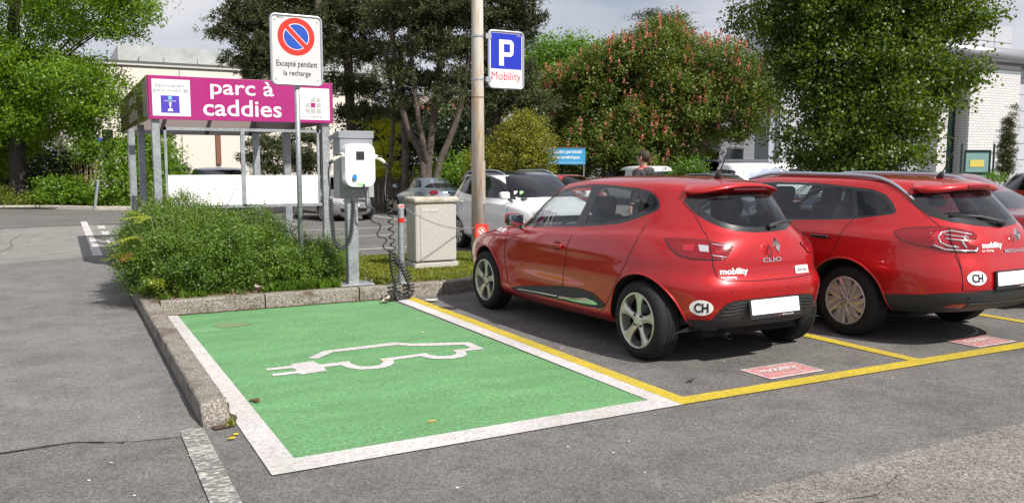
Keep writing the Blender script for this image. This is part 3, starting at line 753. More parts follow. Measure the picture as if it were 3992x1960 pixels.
def side_mirror(parent, x, y, z, sgn, paint, big=1.0):
    m = MB(); b = big
    vs, fs = rbox((x, sgn * (y + .13 * b), z + .02), (.11 * b, .20 * b, .14 * b), .04 * b); m.add(vs, fs)
    o = m.build('mirror', paint, parent, smooth=True)
    k = MB(); k.add(*rbox((x - .056 * b, sgn * (y + .13 * b), z + .02), (.012, .18 * b, .12 * b), .005)); k.build('mirror_glass', MC['mirror_glass'], o, smooth=True)
    k = MB(); k.tube([(x, sgn * (y + .05), z - .05), (x, sgn * (y - .04), z - .09)], .022, 8); k.build('mirror_arm', MC['car_black'], o, smooth=True)
    return o

# ---- red hatchback (nearest car)
def gauss(x, c, s_): return np.exp(-((x - c) / s_) ** 2)
def hatch_deform(G_):
    x, y, z = G_[..., 0], G_[..., 1], G_[..., 2]
    side = np.clip((y - .55) / .2, 0, 1)
    dy = .030 * gauss(x, 0.0, .42) * gauss(z, .66, .16) + .022 * gauss(x, 2.7, .42) * gauss(z, .62, .16)
    dy = dy - .030 * gauss(x, 1.35, .75) * gauss(z, .44, .10)          # scooped lower doors
    dy = dy + .012 * gauss(z, .80, .05) * gauss(x, 1.2, 1.2)
    G_ = G_.copy(); G_[..., 1] = y + dy * side * (y > 0)
    return G_
HATCH = dict(xc=1.30, deform=hatch_deform, levels=[
    dict(xr=-.46, xf=3.42, w=.76, z=[(-.5, .29), (-.25, .27), (.5, .22), (2.2, .20), (3.4, .20)], nr=4.5),
    dict(xr=-.56, xf=3.58, w=.84, z=[(-.6, .36), (0, .34), (.6, .28), (2.3, .27), (3.5, .30)], nr=4.5),
    dict(xr=-.62, xf=3.68, w=.862, z=[(-.7, .50), (3.6, .50)], nr=4.3),
    dict(xr=-.635, xf=3.68, w=.866, z=[(-.7, .62), (3.6, .61)], nr=4.2),
    dict(xr=-.595, xf=3.60, w=.862, z=[(-.7, .715), (1, .74), (3.5, .70)], nr=4.0),
    dict(xr=-.580, xf=3.42, w=.855, z=[(-.7, .84), (0, .86), (1.2, .84), (2.5, .82), (3.4, .74)], nr=3.9),
    dict(xr=-.545, xf=2.95, w=[(-.6, .80), (0, .825), (1.2, .84), (2.6, .81), (3.0, .78)], z=[(-.6, .95), (0, .97), (1.2, .91), (2.5, .89), (3.0, .84)], nr=3.6),
    dict(xr=-.49, xf=2.48, w=[(-.5, .755), (.1, .785), (1.2, .80), (2.0, .795), (2.6, .77)], z=[(-.5, 1.04), (.0, 1.045), (1.0, .985), (2.0, .955), (2.6, .975)], nr=3.2, nf=2.8),
    dict(xr=-.39, xf=2.04, w=[(-.4, .665), (.2, .715), (1.2, .73), (2.1, .715)], z=[(-.4, 1.20), (0, 1.21), (1.0, 1.195), (2.1, 1.18)], nr=3.0, nf=2.7),
    dict(xr=-.25, xf=1.66, w=[(-.3, .575), (.2, .63), (1.0, .645), (1.7, .635)], z=[(-.3, 1.35), (.2, 1.375), (.9, 1.375), (1.7, 1.33)], nr=3.0, nf=2.7),
    dict(xr=-.20, xf=1.54, w=[(-.2, .52), (.3, .575), (1.0, .59), (1.5, .575)], z=[(-.2, 1.385), (.3, 1.412), (.9, 1.41), (1.5, 1.37)], nr=2.8, nf=2.6),
    dict(xr=-.08, xf=1.30, w=[(-.1, .36), (.3, .40), (1.3, .40)], z=[(-.1, 1.412), (.4, 1.442), (.8, 1.442), (1.3, 1.42)], nr=2.6, nf=2.5),
    dict(xr=.05, xf=1.1, w=.001, z=[(0.05, 1.424), (.5, 1.452), (.8, 1.452), (1.1, 1.438)]),
])
HATCH_LOC = (4.83, 5.28, 0.0)
def F_side(c, n): return abs(n.y) > .45 and abs(c.y) > .3
def F_rear(c, n): return n.x < -.12 and c.x < .1
def F_front(c, n): return n.x > .12 and c.x > 1.2
def sym(pts): return list(pts) + [(-a, z) for a, z in reversed(pts)]
def build_hatch():
    car_mats()
    paint = mat('hatch_red', (.44, .002, .005), .33, .42, coat=1.0, spec=.5, dark_back=True)
    root = empty('hatchback_car', (0, 0, 0), 0, 'glossy red five-door hatchback seen from behind, parked next to the green charging bay', 'car', 'red shared cars parked in the yellow bays')
    bm = body_bmesh(HATCH, NS=170, SUB=8); lay = bm.faces.layers.int.new('tag'); bvh = BVHTree.FromBMesh(bm)
    fd = [(2.25, .925), (2.19, .84), (2.22, .72), (2.215, .53), (2.18, .37), (2.10, .31), (2.0, .275), (1.21, .275), (1.19, .32), (1.15, .43), (1.10, .53), (1.056, .65), (1.015, .826), (.985, .93), (.965, 1.01)]
    rd = [(.965, 1.01), (.985, .93), (1.015, .826), (1.056, .65), (1.10, .53), (1.15, .43), (1.19, .32), (1.21, .275), (.60, .275), (.47, .33), (.40, .42), (.33, .52), (.226, .637), (.15, .76), (.095, .93), (.105, 1.06), (.14, 1.16)]
    dlo = [(2.06, .937), (1.60, .957), (1.015, .996), (.82, 1.01), (.405, 1.054), (.24, 1.10), (.13, 1.142), (.065, 1.175), (.048, 1.205), (.085, 1.26), (.136, 1.303), (.21, 1.332), (.35, 1.353), (.6, 1.368), (.8, 1.373), (.95, 1.370), (1.18, 1.352), (1.46, 1.303), (1.66, 1.222), (1.82, 1.125), (1.95, 1.02)]
    fg = [(1.84, .978), (1.845, 1.02), (1.76, 1.11), (1.66, 1.185), (1.56, 1.24), (1.43, 1.285), (1.22, 1.325), (.95, 1.348), (.932, 1.32), (.94, 1.19), (1.0, 1.03), (1.02, 1.018), (1.4, .992)]
    ft = [(2.0, .966), (1.95, 1.01), (1.885, 1.06), (1.875, .975)]
    rg = [(.86, 1.03), (.835, 1.10), (.81, 1.19), (.785, 1.34), (.77, 1.350), (.57, 1.345), (.337, 1.323), (.26, 1.302), (.255, 1.27), (.27, 1.18), (.31, 1.115), (.42, 1.083), (.65, 1.05)]
    qg = [(.196, 1.312), (.137, 1.287), (.094, 1.245), (.078, 1.203), (.113, 1.178), (.16, 1.165), (.185, 1.20)]
    rw = sym([(.0, 1.325), (.30, 1.320), (.44, 1.300), (.485, 1.262), (.478, 1.19), (.462, 1.145), (.42, 1.10), (.36, 1.062), (.253, 1.034), (.076, 1.022)])
    rwi = sym([(.0, 1.290), (.30, 1.285), (.40, 1.262), (.425, 1.225), (.405, 1.165), (.36, 1.115), (.29, 1.085), (.18, 1.068), (.05, 1.062)])
    gate = sym([(.0, 1.33), (.46, 1.325), (.495, 1.25), (.478, 1.15), (.49, 1.01), (.533, .89), (.530, .79), (.507, .70), (.458, .677), (.18, .664)])
    ws = sym([(.0, 1.355), (.40, 1.345), (.56, 1.315), (.62, 1.18), (.68, 1.02), (.60, .985), (.3, 1.0)])
    cut(bm, lay, 2, fd, (1, 0), F_side); cut(bm, lay, 3, rd, (1, 0), F_side)
    cut(bm, lay, 4, dlo, (1, 0), lambda c, n: abs(n.y) > .3 and abs(c.y) > .3)
    cut(bm, lay, 5, fg, (1, 0), F_side, (4,)); cut(bm, lay, 5, ft, (1, 0), F_side, (4,)); cut(bm, lay, 6, rg, (1, 0), F_side, (4,)); cut(bm, lay, 7, qg, (1, 0), F_side, (4,))
    cut(bm, lay, 8, gate, (0, 1), F_rear, (0,)); cut(bm, lay, 9, rw, (0, 1), F_rear, (0, 8)); cut(bm, lay, 10, rwi, (0, 1), F_rear, (9,))
    cut(bm, lay, 11, ws, (0, 1), F_front, (0, 4))
    trim = [(2.09, .315), (1.80, .365), (1.2, .44), (.85, .465), (.62, .45), (.45, .385), (.45, .365), (.52, .333), (.72, .322), (1.2, .312), (2.0, .290)]
    cut(bm, lay, 12, trim, (1, 0), F_side, (0, 2, 3))
    bl = sym([(.0, .53), (.26, .53), (.391, .525), (.463, .50), (.517, .425), (.533, .352), (.632, .345), (.67, .372), (.69, .20)])
    cut(bm, lay, 13, bl, (0, 1), F_rear, (0,))
    cut(bm, lay, 13, [(-.75, .372), (-.30, .372), (-.30, .1), (-.75, .1)], (1, 0), lambda c, n: abs(c.y) > .5, (0,))
    tl = [(.385, .972), (.258, .977), (.09, .972), (-.12, .932), (-.128, .915), (-.075, .84), (.0, .832), (.176, .838), (.273, .861), (.345, .915)]
    tc_ = [(.128, .937), (.053, .931), (.048, .886), (.113, .890)]
    hl = [(-2.75 + 4.75, .76), (2.1, .84), (2.3, .85), (2.5, .77), (2.45, .72), (2.2, .70)]
    for sg in (1, -1):
        cut(bm, lay, 14, tl, (.7071, sg * .7071), lambda c, n, sg=sg: sg * c.y > .2 and (-n.x + sg * n.y) > .3 and c.x < .5, (0, 8))
        cut(bm, lay, 15, tc_, (.7071, sg * .7071), lambda c, n, sg=sg: sg * c.y > .2 and (-n.x + sg * n.y) > .3 and c.x < .5, (14,))
        cut(bm, lay, 16, [(1.92, .70), (2.2, .69), (2.42, .70), (2.35, .76), (2.05, .82), (1.85, .80)], (.7071, -sg * .7071), lambda c, n, sg=sg: sg * c.y > .2 and (n.x + sg * n.y) > .3 and c.x > 2.6, (0,))
    HATCH['axles'] = [(-.01, .31), (2.70, .31)]; HATCH['archR'] = .375
    wheel_arches(bm, lay, HATCH, 99)
    cut(bm, lay, 99, [(-.43, .05), (.0, .05), (.0, .31), (-.375, .31)], (1, 0), lambda c, n: abs(c.y) > .45)
    bm.normal_update()
    E_ = lambda ids, nm, m, par, **k: extract(bm, lay, ids, nm, m, par, **k)
    E_(0, 'body', paint, root)
    D1 = E_(2, 'front_door', paint, root, side='both'); D2 = E_(3, 'rear_door', paint, root, side='both')
    E_(4, 'window_trim', MC['car_black'], root, offset=-.002, side='both')
    E_(5, 'window', MC['clear_glass'], D1, offset=-.006, side='both'); E_(6, 'window', MC['clear_glass'], D2, offset=-.006, side='both'); E_(7, 'quarter_window', MC['dark_glass'], root, offset=-.006, side='both')
    g = E_(8, 'tailgate', paint, root); E_(9, 'rear_window', MC['car_black'], g, offset=.001); E_(10, 'window_glass', MC['car_glass'], g, offset=.001)
    E_(11, 'windscreen', MC['car_glass'], root, offset=.001); E_(12, 'side_trim', MC['plastic'], root, offset=.006, side='both')
    bp_ = E_(13, 'rear_bumper_trim', MC['plastic'], root, offset=.004)
    TL_ = E_((14, 15), 'tail_light', MC['lamp_red'], root, offset=.007, side='both'); E_(15, 'light_lens', MC['lamp_clear'], TL_, offset=.010, side='both'); E_(16, 'headlight', MC['lamp_clear'], root, offset=.003, side='both')
    bm.free()
    arch_liners(HATCH, bvh, root); lip(HATCH, bvh, root, paint)
    u = MB(); u.bx(-.38, 3.4, -.50, .50, .21, .34); u.build('underbody', MC['void'], root)
    interior(HATCH, root)
    seam(bvh, 'side', fd[:-1], parent=root, mir=True); seam(bvh, 'side', rd[7:16], parent=root, mir=True)
    seam(bvh, 'rear', gate[2:-2], parent=root)
    # light internals
    for (a0, z0, a1, z1) in ((-.115, .925, .03, .945), (-.075, .85, .03, .865)):
        for sg in (1,):
            seam(bvh, 'corner', [(a0, z0), (a1, z1)], 'light_line', TL_[0], r=.006, material='lamp_clear', lift=.006)
    seam(bvh, 'corner', [(.02, .842), (.045, .95)], 'light_split', TL_[0], r=.004, lift=.009)
    seam(bvh, 'corner', tl, 'light_border', TL_[0], r=.0045, material='car_black', closed=True, lift=.004)
    for (a_, z_, w_, h_) in ((.20, .915, .085, .045), (-.02, .888, .05, .02)):
        q_ = [(a_ + p_[0], z_ + p_[1]) for p_ in rrect(w_, h_, .009)]; decal_poly(bvh, 'corner', q_, 'light_lens', 'lamp_bright', TL_[0], lift=.009)
    # chrome strips in the side trim
    seam(bvh, 'side', [(1.98, .313), (1.505, .333), (1.21, .343)], 'chrome_strip', root, r=.008, mir=True, material='chrome', lift=.008)
    decal_poly(bvh, 'side', [(1.17, .350), (.925, .366), (.80, .385), (.72, .396), (.60, .388), (.53, .372), (.56, .358), (.75, .345), (.925, .337), (1.17, .330)], 'chrome_plate', 'chrome', root, lift=.012)
    # bumper ribs
    for k, (z, y0, y1) in enumerate(((.505, .28, .43), (.48, .28, .46), (.452, .28, .49), (.425, .30, .50))):
        for s_ in (1, -1): seam(bvh, 'rear', [(s_ * y0, z), (s_ * (y0 + .06), z - .002), (s_ * (y0 + .10), z - .010), (s_ * y1, z - .012)], 'bumper_rib', bp_, r=.004, material='plastic', lift=.007)
    # spoiler
    sp = MB(); rows = []
    for y in np.linspace(-.485, .485, 25):
        t = abs(y) / .485; xe = -.345 + .15 * t ** 3; zt = 1.398 - .078 * t ** 2.2; zr = 1.432 - .055 * t ** 2
        rows.append([Vector((-.02, y, zr)), Vector((-.12, y, (zr + zt) / 2 + .012)), Vector((-.24, y, zt + .010)), Vector((xe, y, zt - .012)), Vector((xe + .004, y, zt - .026)), Vector((xe + .05, y, zt - .042)), Vector((-.15, y, zt - .055))])
    rows = [[q_.lerp(Vector((-.12, q_.y, 1.335)), .9 * (abs(q_.y) / .485) ** 7) for q_ in r_] for r_ in rows]
    n = 7; sp.add(sum(rows, []), [(i * n + k, (i + 1) * n + k, (i + 1) * n + k + 1, i * n + k + 1) for i in range(24) for k in range(n - 1)] + [tuple(range(n)), tuple(24 * n + k for k in reversed(range(n)))])
    so = sp.build('spoiler', paint, root, smooth=True)
    b = MB(); b.add(*rbox((-.318, 0, 1.352), (.03, .34, .022), .006)); b.build('brake_light', MC['lamp_dark'], so)
    # rear wiper
    wp = MB(); p0, n0 = surf_point(bvh, 'rear', -.07, 1.06); p1, n1 = surf_point(bvh, 'rear', -.41, 1.085)
    a = p0 + n0 * .02; c = p1 + n1 * .016
    wp.tube([a + Vector((0, .02, -.015)), a, a * .6 + c * .4 + Vector((-.006, 0, .008)), c], .012, 8, rs=[.02, .02, .014, .007])
    wp.tube([a + Vector((0, -.05, -.008)), c + Vector((0, -.03, .002))], .005, 6); wp.build('wiper', MC['plastic'], g, smooth=True)
    # plate, stickers, badges
    ph = MB(); Mx = frame((-.632, -.0, .452), (0, -1, 0), (.18, 0, 1)); ph.prism(rrect(.54, .155, .012), -.006, .008, Mx); pho = ph.build('plate_holder', MC['ink'], root)
    pl = MB(); pl.prism(rrect(.50, .112, .008), .0085, .012, Mx @ Matrix.Translation((0, .010, 0))); pl.build('number_plate', MC['plate_white'], pho)
    pl = MB(); pl.prism(rrect(.012, .010, .002), .0085, .0100, Mx @ Matrix.Translation((.03, -.063, 0))); pl.build('holder_mark', MC['sticker_red'], pho)
    text_obj('holder_text', '58 500 CAT SPS', Mx @ Matrix.Translation((.12, -.063, .009)), MC['decal_white'], pho, width=.12, height=.008)
    st = decal_poly(bvh, 'corner', ellipse(.088, .060, 28, .088, .474), 'country_sticker', 'decal_white', root, lift=.006)
    decal_text(bvh, 'corner', 'CH', .088, .474, .105, .076, 'sticker_text', 'ink', st, flip=-1, bold=.03, lift=.009)
    em = MB(); Mx = frame((-.618, -.0, .925), (0, -1, 0), (.35, 0, 1))
    outer = [(0, .064), (.034, 0), (0, -.064), (-.034, 0)]; inner = [(0, .030), (.013, 0), (0, -.030), (-.013, 0)]
    for i in range(4):
        o0, o1, i0, i1 = outer[i], outer[(i + 1) % 4], inner[i], inner[(i + 1) % 4]
        em.add([Mx @ Vector((*p, h)) for p, h in ((o0, 0), (o1, 0), (i1, .0), (i0, .0), ((o0[0] * .7 + i0[0] * .3, o0[1] * .7 + i0[1] * .3), .022), ((o1[0] * .7 + i1[0] * .3, o1[1] * .7 + i1[1] * .3), .022))], [(0, 1, 5, 4), (4, 5, 2, 3)])
    em.build('emblem', MC['chrome'], g)
    decal_text(bvh, 'rear', 'CLIO', .0, .815, .20, .034, 'badge', 'chrome', g, flip=-1, bold=.02, lift=.006)
    decal_text(bvh, 'rear', 'mobility', .37, .738, .235, .062, 'lettering', 'decal_white', g, flip=-1, bold=.03, lift=.004)
    decal_text(bvh, 'rear', 'car sharing', .425, .698, .125, .026, 'lettering', 'decal_white', g, flip=-1, bold=.01, lift=.004)
    st = decal_poly(bvh, 'rear', rrect(.16, .062, .008, cx=-.325, cy=.722), 'badge', 'decal_white', g, lift=.005)
    decal_text(bvh, 'rear', 'unireso', -.325, .722, .13, .032, 'lettering', 'ink', st, flip=-1, lift=.008)
    decal_text(bvh, 'rear', 'dci', -.445, .738, .045, .020, 'badge', 'chrome', g, flip=-1, bold=.02, lift=.006)
    decal_text(bvh, 'side', 'mobility', 2.42, .872, .27, .055, 'lettering', 'decal_white', root, flip=-1, bold=.03, lift=.004)
    decal_text(bvh, 'side', 'car sharing', 2.48, .838, .15, .022, 'lettering', 'decal_white', root, flip=-1, lift=.004)
    # handles
    for sg in (1, -1):
        for dr, hx_, hz_ in ((D1[0 if sg > 0 else 1], 1.19, .812),):
            p, nn = surf_point(bvh, 'side', hx_, hz_, sg)
            hb = MB(); hb.add(*rbox(p + nn * .022, (.22, .022, .032), .010)); hb.build('door_handle', paint, dr, smooth=True)
            rc = MB(); rc.lathe([(0, 0), (.03, .001), (.05, .002), (.056, 0)], 24, Matrix.Translation(p + nn * .002) @ nn.to_track_quat('Z', 'Y').to_matrix().to_4x4() @ Matrix.Diagonal((1.1, .8, 1, 1))); rc.build('handle_recess', mat('hatch_red_dark', (.2, .004, .01), .5), dr, smooth=True)
        p, nn = surf_point(bvh, 'side', .225, 1.20, sg)
        hb = MB(); hb.add(*rbox(p + nn * .008, (.05, .02, .13), .008, Matrix.Rotation(rad(-18), 3, 'Y'))); hb.build('door_handle', MC['plastic'], D2[0 if sg > 0 else 1], smooth=True)
        o = side_mirror(root, 1.98, .77, .985, sg, MC['car_black'], .85)
        k = MB(); k.add(*rbox((2.012, sg * .885, 1.012), (.075, .165, .118), .035)); k.build('mirror_cap', paint, o, smooth=True)
    # antenna
    an = MB(); p, nn = surf_point(bvh, 'top', .05, 0); an.tube([p, p + Vector((-.02, 0, .05)), p + Vector((-.035, 0, .07))], .02, 8, rs=[.035, .02, .008]); an.tube([p + Vector((-.03, 0, .06)), p + Vector((-.15, 0, .30))], .004, 6, rs=[.006, .003]); an.build('antenna', MC['plastic'], root, smooth=True)
    ex = MB(); ex.tube([(-.50, .33, .225), (-.36, .33, .235), (-.1, .30, .26)], .022, 12, cap=False); ex.build('exhaust_pipe', MC['plastic'], root, smooth=True)
    for y in (-.42, -.14, .14, .42):
        p, nn = surf_point(bvh, 'rear', y, .60); sn = MB(); sn.lathe([(0, .002), (.010, .002), (.011, -.002)], 12, Matrix.Translation(p + nn * .001) @ nn.to_track_quat('Z', 'Y').to_matrix().to_4x4()); sn.build('parking_sensor', mat('hatch_red_dark', (.2, .004, .01), .5), root)
    for sg in (1, -1):
        for ax in (0, 2.70): make_wheel(.315, .218, 'five', root, (ax, sg * .855, .315), sg, phase=rad(-95) if sg > 0 else rad(40), wd=.205)
    root.location = HATCH_LOC; root.rotation_euler = (0, 0, rad(90))
    return root

# ---- red estate car with roof rails
def estate_deform(G_):
    x, y, z = G_[..., 0], G_[..., 1], G_[..., 2]
    side = np.clip((y - .55) / .2, 0, 1)
    dy = .022 * gauss(x, 0.0, .42) * gauss(z, .66, .16) + .02 * gauss(x, 2.75, .42) * gauss(z, .62, .16) - .022 * gauss(x, 1.35, .75) * gauss(z, .46, .12)
    G_ = G_.copy(); G_[..., 1] = y + dy * side * (y > 0)
    return G_
ESTATE = dict(xc=1.2, deform=estate_deform, axles=[(0, .325), (2.78, .325)], archR=.385, levels=[
    dict(xr=-.86, xf=3.5, w=.78, z=[(-1, .33), (-.5, .29), (.5, .23), (3.6, .22)], nr=4.2),
    dict(xr=-.97, xf=3.6, w=.865, z=[(-1, .40), (0, .36), (.6, .30), (3.6, .32)], nr=4.2),
    dict(xr=-1.01, xf=3.65, w=.895, z=[(-1, .53), (3.6, .52)], nr=4.0),
    dict(xr=-1.0, xf=3.64, w=.905, z=[(-1, .66), (3.6, .64)], nr=3.9),
    dict(xr=-.965, xf=3.55, w=.90, z=[(-1, .79), (3.6, .74)], nr=3.8),
    dict(xr=-.935, xf=3.35, w=.89, z=[(-1, .92), (0, .91), (1.4, .87), (2.6, .85), (3.4, .78)], nr=3.7),
    dict(xr=-.86, xf=2.7, w=[(-1, .80), (0, .845), (1.4, .85), (2.8, .81)], z=[(-1, 1.02), (0, 1.015), (1.4, .965), (2.7, .985)], nr=3.4, nf=2.8),
    dict(xr=-.70, xf=2.2, w=[(-.8, .71), (0, .765), (1.4, .77), (2.2, .75)], z=[(-.8, 1.21), (0, 1.22), (1.4, 1.20), (2.2, 1.2)], nr=3.2, nf=2.7),
    dict(xr=-.54, xf=1.8, w=[(-.6, .62), (0, .675), (1.2, .685), (1.8, .67)], z=[(-.6, 1.36), (0, 1.385), (1.0, 1.395), (1.8, 1.35)], nr=3.2, nf=2.7),
    dict(xr=-.50, xf=1.68, w=[(-.5, .575), (.2, .62), (1.7, .61)], z=[(-.5, 1.388), (0, 1.418), (1.0, 1.425), (1.7, 1.38)], nr=3.0, nf=2.6),
    dict(xr=-.40, xf=1.45, w=[(-.4, .40), (1.4, .42)], z=[(-.4, 1.408), (.1, 1.44), (1.0, 1.448), (1.45, 1.42)], nr=2.8, nf=2.5),
    dict(xr=-.30, xf=1.3, w=.001, z=[(-.3, 1.418), (.2, 1.448), (1.0, 1.456), (1.3, 1.44)]),
])
ESTATE_LOC = (7.06, 5.14, 0.0)

def scaled(base, sx, sy, sz, extra=None):
    """a body of other proportions from a base body"""
    c = dict(base); f0 = base.get('deform')
    def d(G_):
        G_ = f0(G_) if f0 else G_
        if extra: G_ = extra(G_)
        return G_ * np.array([sx, sy, sz])
    c['deform'] = d; c['axles'] = [(x * sx, z) for x, z in base['axles']]; c['s'] = (sx, sy, sz)
    return c
EST = dict(
    dlo=[(2.30, .975), (1.9, .985), (1.4, .985), (.617, 1.02), (.29, 1.037), (.0, 1.06), (-.223, 1.098), (-.33, 1.118), (-.338, 1.145), (-.285, 1.21), (-.198, 1.283), (-.073, 1.325), (.109, 1.345), (.5, 1.372), (1.0, 1.378), (1.3, 1.362), (1.6, 1.305), (1.85, 1.22), (2.1, 1.10)],
    fg=[(2.08, 1.01), (2.0, 1.07), (1.80, 1.19), (1.58, 1.28), (1.3, 1.335), (1.12, 1.348), (1.10, 1.18), (1.13, 1.015), (1.6, 1.0)],
    rg=[(1.02, 1.025), (1.0, 1.18), (.99, 1.352), (.7, 1.352), (.3, 1.335), (.115, 1.322), (.06, 1.20), (.015, 1.08), (.29, 1.055), (.62, 1.035)],
    qg=[(-.04, 1.09), (.01, 1.19), (.07, 1.310), (-.064, 1.300), (-.185, 1.260), (-.26, 1.200), (-.312, 1.138), (-.20, 1.112)],
    rw=sym([(.0, 1.325), (.40, 1.318), (.52, 1.288), (.56, 1.22), (.545, 1.11), (.453, 1.062), (.29, 1.035), (.022, 1.012)]),
    rwi=sym([(.0, 1.30), (.38, 1.292), (.47, 1.26), (.49, 1.20), (.46, 1.13), (.38, 1.10), (.25, 1.075), (.022, 1.055)]),
    gate=sym([(.0, 1.33), (.50, 1.31), (.56, 1.25), (.555, 1.12), (.54, 1.021), (.57, .783), (.56, .69), (.555, .515), (.2, .508)]),
    ws=sym([(.0, 1.395), (.42, 1.385), (.58, 1.35), (.66, 1.2), (.71, 1.05), (.62, 1.005), (.3, 1.02)]),
    tl=[(.244, .975), (.172, 1.005), (-.005, 1.02), (-.123, 1.021), (-.232, 1.012), (-.345, .985), (-.375, .950), (-.365, .93), (-.293, .93), (-.302, .886), (-.385, .866), (-.372, .825), (-.215, .826), (-.049, .852), (.112, .877), (.192, .905), (.236, .94)],
    fd=[(2.35, .96), (2.32, .80), (2.30, .55), (2.22, .36), (2.1, .29), (1.22, .29), (1.14, .45), (1.09, .70), (1.07, 1.0)],
    rd=[(1.07, 1.0), (1.09, .70), (1.14, .45), (1.22, .29), (.55, .29), (.42, .40), (.34, .52), (.244, .605), (.164, .687), (.093, .823), (.054, .968), (.0, 1.06)],
    bump=sym([(.0, .512), (.36, .506), (.56, .496), (.65, .490), (.72, .468), (.81, .440), (.84, .2)]),
    side_b=[(-1.1, .44), (-.30, .43), (-.30, .1), (-1.1, .1)],
    hl=[(1.58, .80), (1.75, .845), (2.0, .80), (2.27, .72), (2.22, .655), (1.9, .65), (1.7, .70)],
    grille=sym([(.0, .725), (.40, .705), (.38, .635), (0, .63)]), intake=sym([(.0, .45), (.5, .45), (.44, .33), (0, .31)]))
def build_car(cfg, D, paint, label, loc, rz, group=None, name='parked_car', NS=90, SUB=5, rails=None, roofmat=None, glass='dark_glass', kind='plain', trim=False, plate='front',
              gate=True, seams=True, inner=True, mirrors=True, cat='car', detail=None, rim=.205, wheelR=.315, skip=(), frontplate_text=None, wy=.845, sidemould=False, wheels_on=True):
    car_mats()
    root = empty(name, (0, 0, 0), 0, label, cat, group)
    sx, sy, sz = cfg.get('s', (1, 1, 1))
    SC = lambda P_: [(a * sx, z * sz) for a, z in P_]
    SR = lambda P_: [(a * sy, z * sz) for a, z in P_]
    bm = body_bmesh(cfg, NS=NS, SUB=SUB); lay = bm.faces.layers.int.new('tag'); bvh = BVHTree.FromBMesh(bm)
    Fr = lambda c, n: n.x < -.12 and c.x < .3 * sx
    Ff = lambda c, n: n.x > .12 and c.x > 1.2 * sx
    Fs = lambda c, n: abs(n.y) > .45 and abs(c.y) > .3
    E_ = lambda ids, nm, m, par, **k: extract(bm, lay, ids, nm, m, par, **k)
    P = lambda k: k in D and k not in skip
    if P('fd') and detail: cut(bm, lay, 2, SC(D['fd']), (1, 0), Fs)
    if P('rd') and detail: cut(bm, lay, 3, SC(D['rd']), (1, 0), Fs)
    if P('dlo'): cut(bm, lay, 4, SC(D['dlo']), (1, 0), lambda c, n: abs(n.y) > .3 and abs(c.y) > .3)
    for k_, t_ in (('fg', 5), ('rg', 6), ('qg', 7)):
        if P(k_): cut(bm, lay, t_, SC(D[k_]), (1, 0), Fs, (4, 0))
    if P('gate'): cut(bm, lay, 8, SR(D['gate']), (0, 1), Fr, (0,))
    if P('rw'): cut(bm, lay, 9, SR(D['rw']), (0, 1), Fr, (0, 8))
    if P('rwi'): cut(bm, lay, 10, SR(D['rwi']), (0, 1), Fr, (9,))
    if P('ws'): cut(bm, lay, 11, SR(D['ws']), (0, 1), Ff, (0, 4))
    if trim and P('bump'):
        cut(bm, lay, 13, SR(D['bump']), (0, 1), Fr, (0, 8)); cut(bm, lay, 13, SC(D['side_b']), (1, 0), lambda c, n: abs(c.y) > .5, (0,))
    for sg in (1, -1):
        if P('tl'): cut(bm, lay, 14, [(a * sx, z * sz) for a, z in D['tl']], (.7071, sg * .7071), lambda c, n, sg=sg: sg * c.y > .2 and (-n.x + sg * n.y) > .3 and c.x < .5, (0, 8))
        if P('hl'): cut(bm, lay, 16, [(a * sx, z * sz) for a, z in D['hl']], (.7071, -sg * .7071), lambda c, n, sg=sg: sg * c.y > .2 and (n.x + sg * n.y) > .3 and c.x > 2.3, (0,))
    if P('grille'): cut(bm, lay, 17, SR(D['grille']), (0, 1), Ff, (0,))
    if P('intake'): cut(bm, lay, 18, SR(D['intake']), (0, 1), Ff, (0,))
    if roofmat: cut(bm, lay, 19, [(-.9 * sx, 1.375 * sz), (1.75 * sx, 1.375 * sz), (1.75 * sx, 1.6 * sz), (-.9 * sx, 1.6 * sz)], (1, 0), lambda c, n: n.z > .3, (0,))
    wheel_arches(bm, lay, cfg, 99); bm.normal_update()
    E_(0, 'body', paint, root)
    D1 = D2 = (root, root)
    if detail:
        D1 = E_(2, 'front_door', paint, root, side='both'); D2 = E_(3, 'rear_door', paint, root, side='both')
    if roofmat: E_(19, 'roof_panel', roofmat, root, offset=.001)
    E_(4, 'window_trim', MC['car_black'], root, offset=-.002, side='both')
    E_(5, 'window', MC[glass], D1, offset=-.005, side='both'); E_(6, 'window', MC[glass], D2, offset=-.005, side='both'); E_(7, 'quarter_window', MC['dark_glass'], root, offset=-.005, side='both')
    g = E_(8, 'tailgate', paint, root) or root
    E_(9, 'rear_window', MC['car_black'], g, offset=.001); E_(10, 'window_glass', MC[glass], g, offset=.001)
    E_(11, 'windscreen', MC[glass], root, offset=.001)
    bp_ = E_(13, 'rear_bumper_trim', MC['plastic'], root, offset=.004)
    T_ = E_(14, 'tail_light', MC['lamp_red'], root, offset=.006, side='both'); E_(16, 'headlight', MC['lamp_clear'], root, offset=.004, side='both')
    E_(17, 'grille', MC['car_black'], root, offset=-.008); E_(18, 'air_intake', MC['car_black'], root, offset=-.008)
    bm.free()
    arch_liners(cfg, bvh, root); lip(cfg, bvh, root, paint)
    x1 = cfg['axles'][1][0]
    u = MB(); u.bx(-.40, x1 + .6, -.50, .50, .21, .36); u.build('underbody', MC['void'], root)
    if inner: interior(dict(seat_x=(1.4 * sx, .5 * sx), len_in=(-.5 * sx, 2.35 * sx), seat_z=(.97 if P('rd') else .90) * sz - .90, two_seat=not P('rd')), root)
